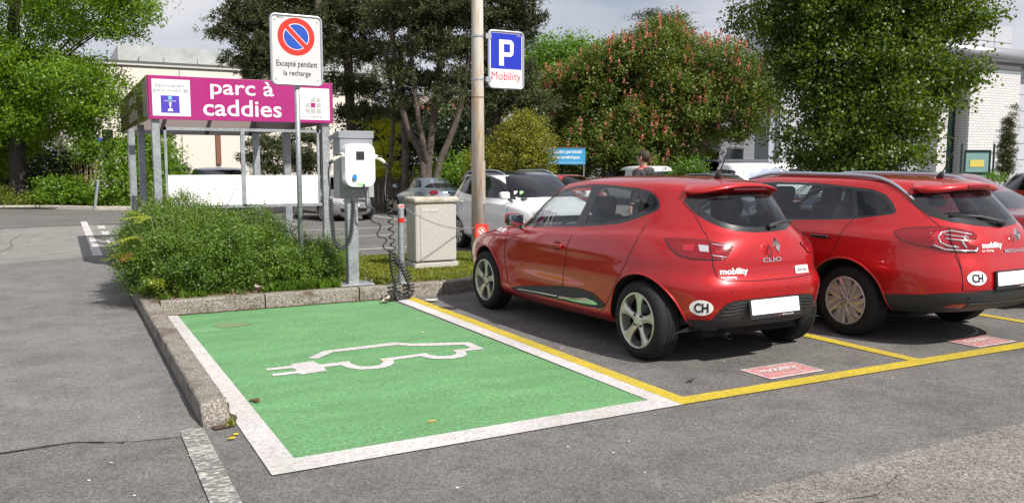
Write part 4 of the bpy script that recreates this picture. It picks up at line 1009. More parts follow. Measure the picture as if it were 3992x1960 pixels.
    if seams:
        seam(bvh, 'side', SC(D['fd'][:-1]), parent=root, mir=True, r=.005 if not detail else .0035)
        if P('rd'): seam(bvh, 'side', SC(D['rd'][3:]), parent=root, mir=True, r=.005 if not detail else .0035)
        if P('gate') and gate: seam(bvh, 'rear', SR(D['gate'][2:-2]), parent=root)
    if wheels_on:
        for sg in (1, -1):
            for ax, _z in cfg['axles']: make_wheel(wheelR, rim, kind, root, (ax, sg * wy, wheelR), sg, phase=rad(20))
    if mirrors:
        for sg in (1, -1):
            side_mirror(root, 2.28 * sx, .79 * sy, 1.03 * sz, sg, paint, .95)
    # door handles
    for sg, dd1, dd2 in ((1, D1[0], D2[0]), (-1, D1[1], D2[1])):
        for hx_, hz_, dd in ((1.25, .875, dd1), (.27, .885, dd2)):
            if dd is None or (hx_ < 1 and not P('rd')): continue
            p, nn = surf_point(bvh, 'side', hx_ * sx, hz_ * sz, sg)
            if p is None: continue
            hb = MB(); hb.add(*rbox(p + nn * .02, (.20, .022, .03), .009)); hb.build('door_handle', MC['car_black'] if detail else paint, dd, smooth=True)
    if rails is not None:
        for sg in (1, -1):
            q = []; rr = []
            for x in np.linspace(-.42, 1.55, 26):
                p, nn = surf_point(bvh, 'top', x * sx, sg * .575 * sy * (1 - .06 * abs(x - .6)))
                if p is None: continue
                t = (x + .42) / 1.97; e = min(1, t / .22, (1 - t) / .16)
                q.append(p + Vector((0, 0, .006 + .020 * max(0, e) ** .8))); rr.append(.012 + .008 * min(1, max(0, e)))
            m = MB(); m.tube(q, .02, 8, rs=rr)
            v2 = []
            m.build('roof_rail', rails, root, smooth=True)
    for where in (('front',) if plate == 'front' else ('rear',) if plate == 'rear' else ('front', 'rear') if plate == 'both' else ()):
        fx = 1 if where == 'front' else -1
        zz = (.545 if where == 'front' else .60) * sz
        p, nn = surf_point(bvh, where, 0, zz)
        if p is None: continue
        wdt, hgt = (.30, .08) if where == 'front' else (.50, .11)
        Mx = frame(p + Vector((fx * .012, 0, 0)), (0, fx, 0), (-fx * .12, 0, 1))
        m = MB(); m.prism(rrect(wdt + .03, hgt + .04, .01), -.015, .002, Mx); ho = m.build('plate_holder', MC['ink'], root)
        m = MB(); m.prism(rrect(wdt, hgt, .006), .003, .006, Mx); m.build('number_plate', MC['plate_white'], ho)
        if where == 'front' and frontplate_text: text_obj('plate_text', frontplate_text, Mx @ Matrix.Translation((0, 0, .008)), MC['ink'], ho, width=wdt * .88, height=hgt * .62, bold=.02)
    if detail: detail(root, bvh, paint, g, T_, bp_, D1, D2)
    root.location = loc; root.rotation_euler = (0, 0, rz)
    return root, bvh
def estate_detail(root, bvh, paint, g, T_, bp_, D1, D2):
    # bright lamp shapes
    TL0 = T_[0]
    decal_poly(bvh, 'corner', [(-.02, .945), (-.06, .985), (-.14, 1.003), (-.15, .90), (-.10, .86), (-.04, .89)], 'light_lens', 'lamp_bright', TL0, lift=.009)
    for pts, mt, r_ in (([(.0, .94), (-.03, .985), (-.12, 1.008), (-.22, 1.0)], 'lamp_bright', .006), ([(-.07, .94), (-.10, .975), (-.17, .99), (-.33, .962)], 'lamp_clear', .008), ([(-.07, .94), (-.085, .90), (-.14, .875), (-.22, .866)], 'lamp_clear', .008),
                        ([(-.28, .955), (-.25, .90), (-.28, .86)], 'lamp_clear', .009), ([(-.12, .93), (-.28, .915)], 'lamp_clear', .007), ([(-.03, .88), (-.12, .845), (-.36, .835), (-.37, .862)], 'lamp_clear', .008), ([(-.12, .96), (-.30, .94)], 'lamp_clear', .006)):
        seam(bvh, 'corner', pts, 'light_line', TL0, r=r_, material=mt, lift=.009)
    seam(bvh, 'corner', [(-.165, 1.015), (-.16, .92), (-.19, .835)], 'light_split', TL0, r=.004, lift=.015)
    seam(bvh, 'corner', EST['tl'], 'light_border', TL0, r=.004, material='car_black', closed=True, lift=.004)
    # spoiler
    sp = MB(); rows = []
    for y in np.linspace(-.545, .545, 25):
        t = abs(y) / .545; xe = -.66 + .16 * t ** 3; zt = 1.385 - .055 * t ** 2.2; zr = 1.425 - .045 * t ** 2
        rows.append([Vector((-.34, y, zr)), Vector((-.44, y, (zr + zt) / 2 + .008)), Vector((-.55, y, zt + .008)), Vector((xe, y, zt - .010)), Vector((xe + .002, y, zt - .045)), Vector((xe + .04, y, zt - .060)), Vector((-.50, y, zt - .07))])
    rows = [[q_.lerp(Vector((-.42, q_.y, 1.345)), .9 * (abs(q_.y) / .545) ** 7) for q_ in r_] for r_ in rows]
    n = 7; sp.add(sum(rows, []), [(i * n + k, (i + 1) * n + k, (i + 1) * n + k + 1, i * n + k + 1) for i in range(24) for k in range(n - 1)] + [tuple(range(n)), tuple(24 * n + k for k in reversed(range(n)))])
    so = sp.build('spoiler', paint, root, smooth=True)
    b = MB(); b.add(*rbox((-.655, 0, 1.358), (.02, .30, .030), .006)); b.build('brake_light', MC['lamp_red'], so)
    wp = MB(); p0, n0 = surf_point(bvh, 'rear', .0, 1.045); p1, n1 = surf_point(bvh, 'rear', .43, 1.115); a = p0 + n0 * .025; c = p1 + n1 * .018
    wp.tube([a + Vector((0, -.05, -.012)), a, a * .6 + c * .4 + Vector((-.006, 0, .018)), c], .012, 8, rs=[.028, .026, .016, .006])
    wp.tube([a + Vector((0, .05, -.012)), c + Vector((0, .01, -.004))], .006, 6); wp.build('wiper', MC['plastic'], g, smooth=True)
    an = MB(); p, nn = surf_point(bvh, 'top', -.28, 0); an.tube([p, p + Vector((-.02, 0, .05)), p + Vector((-.035, 0, .07))], .02, 8, rs=[.035, .02, .008]); an.tube([p + Vector((-.03, 0, .06)), p + Vector((-.15, 0, .30))], .004, 6, rs=[.006, .003]); an.build('antenna', MC['plastic'], root, smooth=True)
    ph = MB(); Mx = frame((-1.018, 0, .59), (0, -1, 0), (.10, 0, 1)); ph.prism(rrect(.54, .155, .012), -.012, .008, Mx); pho = ph.build('plate_holder', MC['ink'], root)
    pl = MB(); pl.prism(rrect(.50, .112, .008), .0085, .012, Mx @ Matrix.Translation((0, .010, 0))); pl.build('number_plate', MC['plate_white'], pho)
    pl = MB(); pl.prism(rrect(.012, .010, .002), .0085, .0100, Mx @ Matrix.Translation((.03, -.063, 0))); pl.build('holder_mark', MC['sticker_red'], pho)
    text_obj('holder_text', '58 500 CAT SPS', Mx @ Matrix.Translation((.12, -.063, .009)), MC['decal_white'], pho, width=.12, height=.008)
    st = decal_poly(bvh, 'rear', ellipse(.084, .058, 28, .445, .615), 'country_sticker', 'decal_white', root, lift=.006)
    decal_text(bvh, 'rear', 'CH', .445, .615, .098, .070, 'sticker_text', 'ink', st, flip=-1, bold=.03, lift=.009)
    decal_text(bvh, 'rear', 'mobility', .225, .872, .245, .062, 'lettering', 'decal_white', g, flip=-1, bold=.03, lift=.004)
    decal_text(bvh, 'rear', 'car sharing', .29, .833, .135, .024, 'lettering', 'decal_white', g, flip=-1, bold=.01, lift=.004)
    decal_text(bvh, 'rear', 'MEGANE', -.06, .822, .27, .030, 'badge', 'chrome', g, flip=-1, bold=.02, lift=.006)
    em = MB(); Mx = frame((-.955, -.08, .955), (0, -1, 0), (.35, 0, 1)); outer = [(0, .058), (.031, 0), (0, -.058), (-.031, 0)]; inner = [(0, .027), (.012, 0), (0, -.027), (-.012, 0)]
    for i in range(4):
        o0, o1, i0, i1 = outer[i], outer[(i + 1) % 4], inner[i], inner[(i + 1) % 4]
        em.add([Mx @ Vector((*p, h)) for p, h in ((o0, 0), (o1, 0), (i1, .0), (i0, .0), ((o0[0] * .7 + i0[0] * .3, o0[1] * .7 + i0[1] * .3), .022), ((o1[0] * .7 + i1[0] * .3, o1[1] * .7 + i1[1] * .3), .022))], [(0, 1, 5, 4), (4, 5, 2, 3)])
    em.build('emblem', MC['chrome'], g)
    for sgn in (1, -1):
        decal_poly(bvh, 'rear', [(sgn * a_, z_) for a_, z_ in ((.618, .367), (.60, .392), (.56, .402), (.495, .404), (.50, .372), (.53, .362))], 'reflector', 'lamp_bright', bp_, lift=.008)
        seam(bvh, 'rear', [(sgn * .50, .372), (sgn * .47, .40), (0, .395)], 'bumper_rib', bp_, r=.005, material='plastic', lift=.008)
        seam(bvh, 'rear', [(sgn * .56, .516), (sgn * .555, .80)], 'panel_gap', root)
    for y in (-.5, -.2, .2, .5):
        p, nn = surf_point(bvh, 'rear', y, .455); sn = MB(); sn.lathe([(0, .002), (.012, .002), (.013, -.002)], 12, Matrix.Translation(p + nn * .006) @ nn.to_track_quat('Z', 'Y').to_matrix().to_4x4()); sn.build('parking_sensor', MC['car_black'], bp_)
def build_estate():
    paint = mat('estate_red', (.47, .003, .005), .34, .38, coat=1.0, dark_back=True)
    rail = mat('rail_grey', (.60, .63, .68), .38, .15, coat=.5)
    return build_car(ESTATE, EST, paint, 'bright red estate car with silver roof rails, right of the red hatchback', ESTATE_LOC, rad(90), 'red shared cars parked in the yellow bays', 'estate_car', NS=160, SUB=8, rails=rail, glass='car_glass', kind='cap', trim=True, plate='none', detail=estate_detail, rim=.213, wheelR=.325, wy=.855, skip=('grille', 'intake'))

# ================================================================ street furniture
galv = bpy.data.materials.new('galvanised'); galv.use_nodes = True; MC['galvanised'] = galv
def _galv(m, c1, c2, rough=.5, met=.55):
    t = m.node_tree; p = t.nodes['Principled BSDF']; n_, l_ = t.nodes.new, t.links.new; tc_ = n_('ShaderNodeTexCoord')
    q = n_('ShaderNodeTexVoronoi'); q.inputs['Scale'].default_value = 38; l_(tc_.outputs['Object'], q.inputs['Vector'])
    r = n_('ShaderNodeValToRGB'); e = r.color_ramp.elements; e[0].position = .2; e[0].color = (*c1, 1); e[1].position = .8; e[1].color = (*c2, 1); l_(q.outputs['Color'], r.inputs['Fac'])
    q2 = n_('ShaderNodeTexNoise'); q2.inputs['Scale'].default_value = 6; q2.inputs['Detail'].default_value = 6; l_(tc_.outputs['Object'], q2.inputs['Vector'])
    mx_ = n_('ShaderNodeMix'); mx_.data_type = 'RGBA'; mx_.blend_type = 'MULTIPLY'; mx_.inputs['Factor'].default_value = .5; r2 = n_('ShaderNodeValToRGB'); r2.color_ramp.elements[0].position = .35; r2.color_ramp.elements[0].color = (.6, .6, .6, 1); r2.color_ramp.elements[1].position = .6
    l_(q2.outputs['Fac'], r2.inputs['Fac']); l_(r.outputs['Color'], mx_.inputs['A']); l_(r2.outputs['Color'], mx_.inputs['B']); l_(mx_.outputs['Result'], p.inputs['Base Color'])
    p.inputs['Metallic'].default_value = met; p.inputs['Roughness'].default_value = rough
_galv(galv, (.30, .33, .35), (.40, .43, .45))
mat('sign_white', (.74, .74, .74), .4, var=.06, vscale=4); mat('sign_grey', (.54, .54, .545), .45, var=.05, vscale=4); mat('sign_red', (.52, .022, .012), .4); mat('sign_blue', (.006, .065, .40), .4); mat('sign_black', (.02, .02, .02), .5); mat('sign_rim', (.46, .49, .52), .4, .7)
mat('p_blue', (.004, .022, .40), .4); mat('text_red', (.45, .04, .04), .5)
car_mats()
def outline_tube(mb, poly, r, M):
    pts = [M @ Vector((p[0], p[1], 0)) for p in poly]; mb.tube(pts + [pts[0], pts[1]], r, 8, cap=False)
# ---- no-parking sign on its own post
t = empty('no_parking_sign', (2.50, 9.93, .13), 0, 'white no-parking sign reading Excepté pendant la recharge on a thin pole beside the bush', 'sign')
o = (2.50, 9.93, .13)
def rel(M, o_): return Matrix.Translation(-Vector(o_)) @ M
mb = MB(); mb.tube([(0, 0, -.1), (0, 0, 2.9)], .030, 14); mb.build('pole', galv, t, smooth=True)
Fm = rel(front((2.495, 9.87, 2.868)), o)
mb = MB(); mb.prism(rrect(.575, .775, .045), -.012, 0, Fm); panel = mb.build('sign_panel', MC['sign_grey'], t)
mb = MB(); outline_tube(mb, rrect(.585, .785, .055, 8), .014, Fm); mb.build('sign_rim', MC['sign_rim'], panel, smooth=True)
def disc(r, z0, z1, name, m, cx, cy, parent, n=48, ri=0):
    mb = MB(); mb.lathe([(ri, z0), (ri, z1), (r, z1), (r, z0)] if ri else [(0, z1), (r, z1), (r, z0)], n, Fm @ Matrix.Translation((cx, cy, 0))); return mb.build(name, m, parent)
cy0 = .152
disc(.224, 0, .0015, 'symbol_ring', MC['sign_white'], -.003, cy0, panel); disc(.216, 0, .0025, 'symbol_ring', MC['sign_red'], -.003, cy0, panel)
disc(.150, 0, .0035, 'symbol_disc', MC['sign_white'], -.003, cy0, panel)
# two blue halves either side of the red bar
for sgn in (1, -1):
    pts = []; R = .142; d = .034
    a0 = math.asin(d / R)
    for k in range(25):
        a = a0 + (PI - 2 * a0) * k / 24; pts.append((R * math.cos(a), sgn * R * math.sin(a)))
    ca, sa = math.cos(rad(-45)), math.sin(rad(-45))
    pts = [(-.003 + x * ca - y * sa, cy0 + x * sa + y * ca) for x, y in pts]
    mb = MB(); mb.sheet(pts, .0045, Fm); mb.build('symbol_half', MC['sign_blue'], panel)
bar = [(-.150, -.026), (.150, -.026), (.150, .026), (-.150, .026)]; bar = [(-.003 + x * ca - y * sa, cy0 + x * sa + y * ca) for x, y in bar]
mb = MB(); mb.sheet(bar, .0052, Fm); mb.build('symbol_bar', MC['sign_red'], panel)
def T(x, y, z=.002): return Matrix.Translation((x, y, z))
text_obj('lettering', 'Excepté pendant', Fm @ T(0, -.165), MC['sign_black'], panel, width=.475, height=.088)
text_obj('lettering', 'la recharge', Fm @ T(0, -.270), MC['sign_black'], panel, width=.315, height=.078)
text_obj('lettering', '825141', Fm @ T(-.185, .362), MC['sign_black'], panel, width=.07, height=.012)
for x, y in ((-.245, .335), (.245, .335), (-.245, -.335), (.245, -.335)):
    mb = MB(); mb.lathe([(0, .008), (.008, .006), (.010, 0)], 12, Fm @ T(x, y, 0)); mb.build('rivet', MC['sign_rim'], panel, smooth=True)
mb = MB(); mb.lathe([(0, .02), (.033, .012), (.036, 0), (.036, -.05)], 14, Matrix.Translation((0, 0, 2.36))); mb.build('pole_clamp', MC['sign_rim'], t, smooth=True)
# ---- charging station
o = (2.98, 9.47, .15)
t = empty('charging_station', o, 0, 'grey electric charging station with white rounded front panel on a square steel post', 'charger')
grey = mat('cabinet_grey', (.235, .25, .27), .45, var=.06, vscale=5); wht = mat('charger_white', (.82, .83, .82), .25, coat=.5)
def rb(x0, x1, y0, y1, z0, z1, mb=None): mb = mb or MB(); return mb.bx(x0 - o[0], x1 - o[0], y0 - o[1], y1 - o[1], z0 - o[2], z1 - o[2])
rb(2.78, 3.20, 9.31, 9.60, .148, .162).build('base_plate', galv, t, bevel=.003)
rb(2.915, 3.045, 9.40, 9.52, .16, 1.2).build('post', galv, t, bevel=.008)
for x, y in ((2.81, 9.34), (3.17, 9.34), (2.81, 9.57), (3.17, 9.57)):
    mb = MB(); mb.lathe([(0, .05), (.010, .05), (.010, 0)], 6, Matrix.Translation((x - o[0], y - o[1], .012))); mb.build('anchor_bolt', MC['sign_rim'], t)
cab = rb(2.835, 3.228, 9.385, 9.66, 1.165, 1.87).build('cabinet', grey, t, bevel=.006)
mb = MB(); x0, x1, y0, y1 = 2.82 - o[0], 3.24 - o[0], 9.372 - o[1], 9.80 - o[1]; z0, z1 = 1.85 - o[2], 1.935 - o[2]
mb.add([(x0, y0, z0), (x1, y0, z0), (x1, y1, z0 + .0), (x0, y1, z0 + .0), (x0, y0, z1), (x1, y0, z1), (x1, y1, z1 - .06), (x0, y1, z1 - .06)], [(0, 1, 2, 3), (4, 5, 6, 7), (0, 1, 5, 4), (1, 2, 6, 5), (2, 3, 7, 6), (3, 0, 4, 7)]); mb.build('cabinet_lid', grey, t, bevel=.005)
rb(3.17, 3.232, 9.376, 9.386, 1.17, 1.33).build('cover_plate', mat('cover_grey', (.32, .33, .35), .5), t, bevel=.002); rb(2.826, 2.832, 9.39, 9.50, 1.17, 1.47).build('cover_plate', MC['cover_grey'], t, bevel=.001)
Fm = rel(front((3.022, 9.385, 1.543)), o)
mb = MB(); mb.prism(rrect(.350, .490, .095, 10), 0, .165, Fm); wp_ = mb.build('front_panel', wht, t, bevel=.018)
for md in wp_.modifiers: md.segments = 4
mb = MB(); mb.prism(rrect(.098, .098, .003), .163, .1665, Fm @ T(.0, .106, 0)); mb.build('screen', mat('screen_black', (.012, .012, .014), .1, coat=1), wp_)
mb = MB(); outline_tube(mb, rrect(.062, .062, .004), .0012, Fm @ T(0, -.016, .166)); mb.build('card_reader', mat('faint_grey', (.6, .6, .6), .5), wp_)
text_obj('card_symbol', '((', Fm @ T(0, -.03, .166), MC['faint_grey'], wp_, width=.02, height=.018)
blu = mat('socket_blue', (.02, .25, .62), .35)
mb = MB(); mb.lathe([(0, .032), (.020, .032), (.027, .024), (.027, 0)], 20, Fm @ T(-.072, -.142, .165)); mb.prism(rrect(.026, .02, .004), 0, .036, Fm @ T(-.072, -.112, .165)); mb.build('socket', blu, wp_, smooth=False)
mb = MB(); mb.prism(rrect(.062, .085, .012), 0, .006, Fm @ T(-.072, -.145, .165)); mb.build('socket_plate', MC['faint_grey'], wp_)
mb = MB(); mb.prism(rrect(.10, .030, .002), 0, .002, Fm @ T(.008, -.217, .165)); lb = mb.build('label', mat('label_green', (.42, .78, .36), .5), wp_)
text_obj('lettering', 'Swisscharge', Fm @ T(.008, -.217, .169), mat('label_ink', (.25, .6, .25), .5), lb, width=.085, height=.016)
# plugs and their coiled cables
cream = mat('plug_white', (.72, .72, .60), .4, coat=.2)
cab_m = mat('cable_black', (.035, .037, .040), .42, spec=.5)
def P3(u, z, v=9.28): return Vector((u - o[0], v - o[1], z - o[2]))
for side in (-1, 1):
    mb = MB()
    if side < 0: pts = [P3(2.868, 1.645, 9.25), P3(2.83, 1.655), P3(2.79, 1.645), P3(2.75, 1.620), P3(2.715, 1.590)]
    else: pts = [P3(3.19, 1.640, 9.25), P3(3.225, 1.635), P3(3.26, 1.625), P3(3.30, 1.600), P3(3.335, 1.568)]
    mb.tube(pts, .025, 12, rs=[.033, .031, .026, .022, .020]); pg = mb.build('charging_plug', cream, t, smooth=True)
    mb = MB(); e = pts[-1]; d = (pts[-1] - pts[-2]).normalized()
    mb.tube([e - d * .01, e + d * .03, e + d * .055], .02, 10, rs=[.0205, .018, .010]); mb.add(*rbox(pts[2] + Vector((0, -.015, .016)), (.075, .03, .022), .008)); mb.build('plug_grip', MC['sign_black'], pg, smooth=True)
def coil(path, R, turns, r=.0085, wob=0.0, seed=1, sub=14, R1=None):
    """helix about a path"""
    path = [Vector(p) for p in path]; acc = [0]
    for i in range(len(path) - 1): acc.append(acc[-1] + (path[i + 1] - path[i]).length)
    Tn = acc[-1]; n = int(turns * sub); out = []; prev = None; rn = random.Random(seed)
    for k in range(n + 1):
        s_ = Tn * k / n; i = 0
        while i < len(path) - 2 and acc[i + 1] < s_: i += 1
        f = (s_ - acc[i]) / max(1e-6, acc[i + 1] - acc[i]); p = path[i].lerp(path[i + 1], f)
        i2 = min(len(path) - 2, max(0, int(i + (1 if f > .5 else 0)))); i1 = max(0, i2 - 1)
        d = ((path[i + 1] - path[i]).normalized() + (path[i2 + 1] - path[i2]).normalized() + (path[i1 + 1] - path[i1]).normalized()).normalized()
        if prev is None: a = d.orthogonal().normalized()
        else: a = (prev - d * prev.dot(d)).normalized()
        prev = a; b = d.cross(a); an = 2 * PI * k / sub
        rr = R if R1 is None else R + (R1 - R) * k / n
        out.append(p + a * rr * math.cos(an) + b * rr * math.sin(an))
    return out
def smooth_path(pts, n=6):
    pts = [Vector(p) for p in pts]; out = []
    for i in range(len(pts) - 1):
        p0, p1, p2, p3 = pts[max(i - 1, 0)], pts[i], pts[i + 1], pts[min(i + 2, len(pts) - 1)]
        for k in range(n):
            s_ = k / n; out.append(.5 * ((2 * p1) + (p2 - p0) * s_ + (2 * p0 - 5 * p1 + 4 * p2 - p3) * s_ ** 2 + (3 * p1 - p0 - 3 * p2 + p3) * s_ ** 3))
    return out + [pts[-1]]
zl = [(2.674, 1.171), (2.674, 1.08), (2.676, .983), (2.685, .88), (2.691, .818), (2.697, .726), (2.725, .645), (2.783, .600), (2.845, .625), (2.888, .71), (2.906, .80), (2.918, .92), (2.926, 1.017), (2.931, 1.142)]
mb = MB(); mb.tube(smooth_path([P3(2.69, 1.55), P3(2.668, 1.48), P3(2.672, 1.36), P3(2.682, 1.28), P3(2.674, 1.19)]), .009, 8)
mb.tube(coil(smooth_path([P3(a, b, 9.24) for a, b in zl], 4), .021, 52), .0075, 6)
mb.tube(smooth_path([P3(2.931, 1.142, 9.24), P3(2.915, 1.175, 9.24), P3(2.945, 1.25, 9.25), P3(2.952, 1.32, 9.28)]), .009, 8); mb.build('charging_cable', cab_m, t, smooth=True)
z2 = [(3.058, 1.33), (3.057, 1.27), (3.075, 1.20), (3.073, 1.10), (3.10, 1.065), (3.17, 1.04), (3.165, .985), (3.13, .94), (3.15, .895), (3.235, .865), (3.235, .81), (3.20, .76), (3.225, .715), (3.30, .70), (3.31, .66), (3.27, .62), (3.29, .575), (3.36, .553)]
mb = MB(); mb.tube(smooth_path([P3(a, b, 9.20) for a, b in z2]), .009, 8)
mb.tube(coil(smooth_path([P3(3.36, .553, 9.16), P3(3.35, .45, 9.12), P3(3.345, .36, 9.08), P3(3.348, .28, 9.04), P3(3.352, .19, 8.99), P3(3.35, .115, 8.96), P3(3.31, .075, 8.93), P3(3.25, .05, 8.90), P3(3.19, .04, 8.88), P3(3.165, .045, 8.93)], 4), .033, 19, sub=16, R1=.034), .0092, 7); mb.build('charging_cable', cab_m, t, smooth=True)
mb = MB(); mb.tube(smooth_path([P3(3.345, 1.55), P3(3.352, 1.47), P3(3.343, 1.36), P3(3.318, 1.24, 9.24), P3(3.322, 1.18, 9.22)]), .009, 8)
mb.tube(coil(smooth_path([P3(3.335, 1.17, 9.22), P3(3.36, 1.05, 9.21), P3(3.366, .90, 9.2), P3(3.375, .75, 9.2), P3(3.385, .62, 9.18), P3(3.39, .50, 9.16), P3(3.40, .42, 9.15)], 4), .030, 8.5, sub=16), .009, 7)
mb.tube(coil(smooth_path([P3(3.40, .42, 9.15), P3(3.45, .40, 9.14), P3(3.50, .30, 9.10), P3(3.525, .20, 9.02), P3(3.53, .12, 8.98), P3(3.50, .075, 8.95), P3(3.44, .055, 8.92), P3(3.38, .05, 8.92), P3(3.32, .05, 8.90), P3(3.26, .055, 8.87)], 4), .034, 19, sub=16), .0092, 7); mb.build('charging_cable', cab_m, t, smooth=True)
# ---- bollard with chain
o = (3.525, 9.28, .15)
t = empty('bollard', o, 0, 'slim galvanised bollard with a red band, standing right of the charging station', 'bollard')
mb = MB(); mb.lathe([(0, .905), (.030, .905), (.038, .895), (.038, 0)], 24); mb.build('post', galv, t, smooth=False)
mb = MB(); mb.lathe([(.0385, .775), (.0395, .775), (.0395, .72), (.0385, .72)], 24); mb.build('red_band', MC['sign_red'], t)
capm = mat('cap_pink', (.72, .42, .40), .5)
mb = MB(); mb.lathe([(0, .935), (.032, .932), (.040, .925), (.041, .89), (.039, .89)], 24); mb.build('cap', capm, t); mb = MB(); mb.box((0, -.035, .912), (.03, .016, .018)); mb.build('chain_eye', MC['sign_red'], t)
mb = MB(); mb.bx(-.11, .11, -.055, .09, -.005, .008); mb.build('base_plate', galv, t, bevel=.002)
# chain between bollard and the lamp column
a = Vector((3.55, 9.27, 1.055)); b = Vector((5.20, 10.72, .655)); N_ = 46; rn = random.Random(2)
ch = empty('chain', a, 0, 'thin steel chain hanging from the red-banded bollard to the concrete column', 'chain')
mb = MB()
for k in range(N_):
    s_ = (k + .5) / N_; p = a.lerp(b, s_) - Vector((0, 0, .10 * 4 * s_ * (1 - s_))) - a; d = (b - a).normalized(); up = Vector((0, 0, 1)) if k % 2 else Vector((d.y, -d.x, 0)); up = (up - d * up.dot(d)).normalized()
    Lk = (b - a).length / N_ * .68; q = [p + d * (Lk * math.cos(x)) + up * (.010 * math.sin(x)) for x in np.linspace(0, 2 * PI, 11)[:-1]]
    mb.tube(q + q[:2], .0026, 5, cap=False)
lk = mb.build('chain_links', MC['sign_rim'], ch, smooth=True)
# ---- concrete cabinet
conc = mat('cast_concrete', (.43, .42, .385), .85, var=.22, vscale=55, bump=.35, bscale=60)
o = (4.5, 10.65, .13); t = empty('concrete_cabinet', o, 0, 'pale concrete display cabinet with lichen-covered rounded lid, reading AFFICHAGE', 'cabinet')
mb = MB(); mb.bx(-.335, .32, -.185, .20, -.05, .09); mb.build('plinth', conc, t, bevel=.012)
mb = MB(); mb.bx(-.315, .300, -.17, .18, .10, .905); bd = mb.build('cabinet_body', conc, t, bevel=.03)
mb = MB(); mb.bx(-.245, .25, -.178, -.168, .12, .885); mb.build('cabinet_door', conc, t, bevel=.004)
lid = kerbmat('lichen_lid', (.26, .22, .12), (.50, .48, .43), (.60, .58, .52))
mb = MB(); mb.add(*rbox((-.005, .0, .940), (.665, .41, .085), .034)); mb.build('cabinet_lid', lid, t, smooth=True)
lich = mat('lichen', (.30, .22, .03), .95, var=.5, vscale=40, bump=.6, bscale=80); rn = random.Random(8)
for k in range(13):
    cx_, cy_ = rn.uniform(-.12, .27), rn.uniform(-.18, .15); mb = MB(); mb.sheet(blob(cx_, cy_, rn.uniform(.015, .05), rn.uniform(.012, .03), k, 12, jag=.35), .9945); mb.build('lichen_patch', lich, t)
text_obj('lettering', 'AFFICHAGE', rel(front((4.40, 10.468, .935)), o) @ T(0, 0, .001), mat('faded_lettering', (.72, .71, .67), .7), bd, width=.225, height=.034, bold=.02)
# ---- concrete lamp column and its red box
o = (5.285, 10.80, .13); t = empty('lamp_column', o, 0, 'tall round concrete lamp column behind the front of the red hatchback, stained rust brown', 'column')
cm = bpy.data.materials.new('column_concrete'); cm.use_nodes = True; tt = cm.node_tree; pb = tt.nodes['Principled BSDF']; tcx = tt.nodes.new('ShaderNodeTexCoord'); mpx = tt.nodes.new('ShaderNodeMapping'); mpx.inputs['Scale'].default_value = (9, 9, .9)
nx = tt.nodes.new('ShaderNodeTexNoise'); nx.inputs['Scale'].default_value = 2.2; nx.inputs['Detail'].default_value = 7; nx.inputs['Roughness'].default_value = .65; rx = tt.nodes.new('ShaderNodeValToRGB'); e = rx.color_ramp.elements
e[0].position = .33; e[0].color = (.40, .24, .10, 1); e[1].position = .53; e[1].color = (.50, .48, .44, 1); xx = e.new(.45); xx.color = (.48, .40, .29, 1)
tt.links.new(tcx.outputs['Object'], mpx.inputs['Vector']); tt.links.new(mpx.outputs['Vector'], nx.inputs['Vector']); tt.links.new(nx.outputs['Fac'], rx.inputs['Fac']); tt.links.new(rx.outputs['Color'], pb.inputs['Base Color']); pb.inputs['Roughness'].default_value = .85
mb = MB(); mb.tube([(0, 0, -.2), (0, 0, 3), (0, 0, 7.2)], .1, 28, rs=[.102, .086, .060]); mb.build('shaft', cm, t, smooth=True)
mb = MB(); mb.lathe([(.0895, 2.36), (.0925, 2.365), (.0925, 2.372), (.0895, 2.377)], 28); mb.build('joint_ring', mat('rust_band', (.16, .10, .06), .8), t)
mb = MB(); mb.prism(rrect(.085, .62, .02), -.012, .003, rel(front((5.315, 10.712, 1.30)), o)); mb.build('access_door', mat('door_grey', (.36, .33, .28), .8, var=.3, vscale=6), t, bevel=.002)
mb = MB(); mb.prism(rrect(.21, .24, .006), -.02, .004, rel(front((5.29, 10.695, .58)), o)); rbx = mb.build('red_box', mat('box_red', (.66, .04, .02), .45), t)
mb = MB(); mb.lathe([(.0, .0045), (.062, .0045), (.062, .004)], 28, rel(front((5.285, 10.695, .60)), o)); s_ = mb.build('sticker', MC['sign_white'], rbx)
mb = MB(); mb.lathe([(.040, .005), (.055, .005), (.055, .0055), (.040, .0055)], 28, rel(front((5.285, 10.694, .60)), o), close=True); mb.build('sticker_ring', MC['sign_red'], s_)
mb = MB(); mb.prism([(-.05, -.008), (.05, -.008), (.05, .008), (-.05, .008)], .0055, .0065, rel(front((5.285, 10.694, .60)), o) @ Matrix.Rotation(rad(-45), 4, 'Z')); mb.build('sticker_bar', MC['sign_red'], s_)
mb = MB(); mb.tube([(0, 0, 7.1), (.05, -.3, 7.5), (.1, -.9, 7.6)], .035, 10); mb.add(*rbox((.12, -1.2, 7.58), (.26, .7, .12), .04)); mb.build('lamp_head', MC['sign_rim'], t, smooth=True)
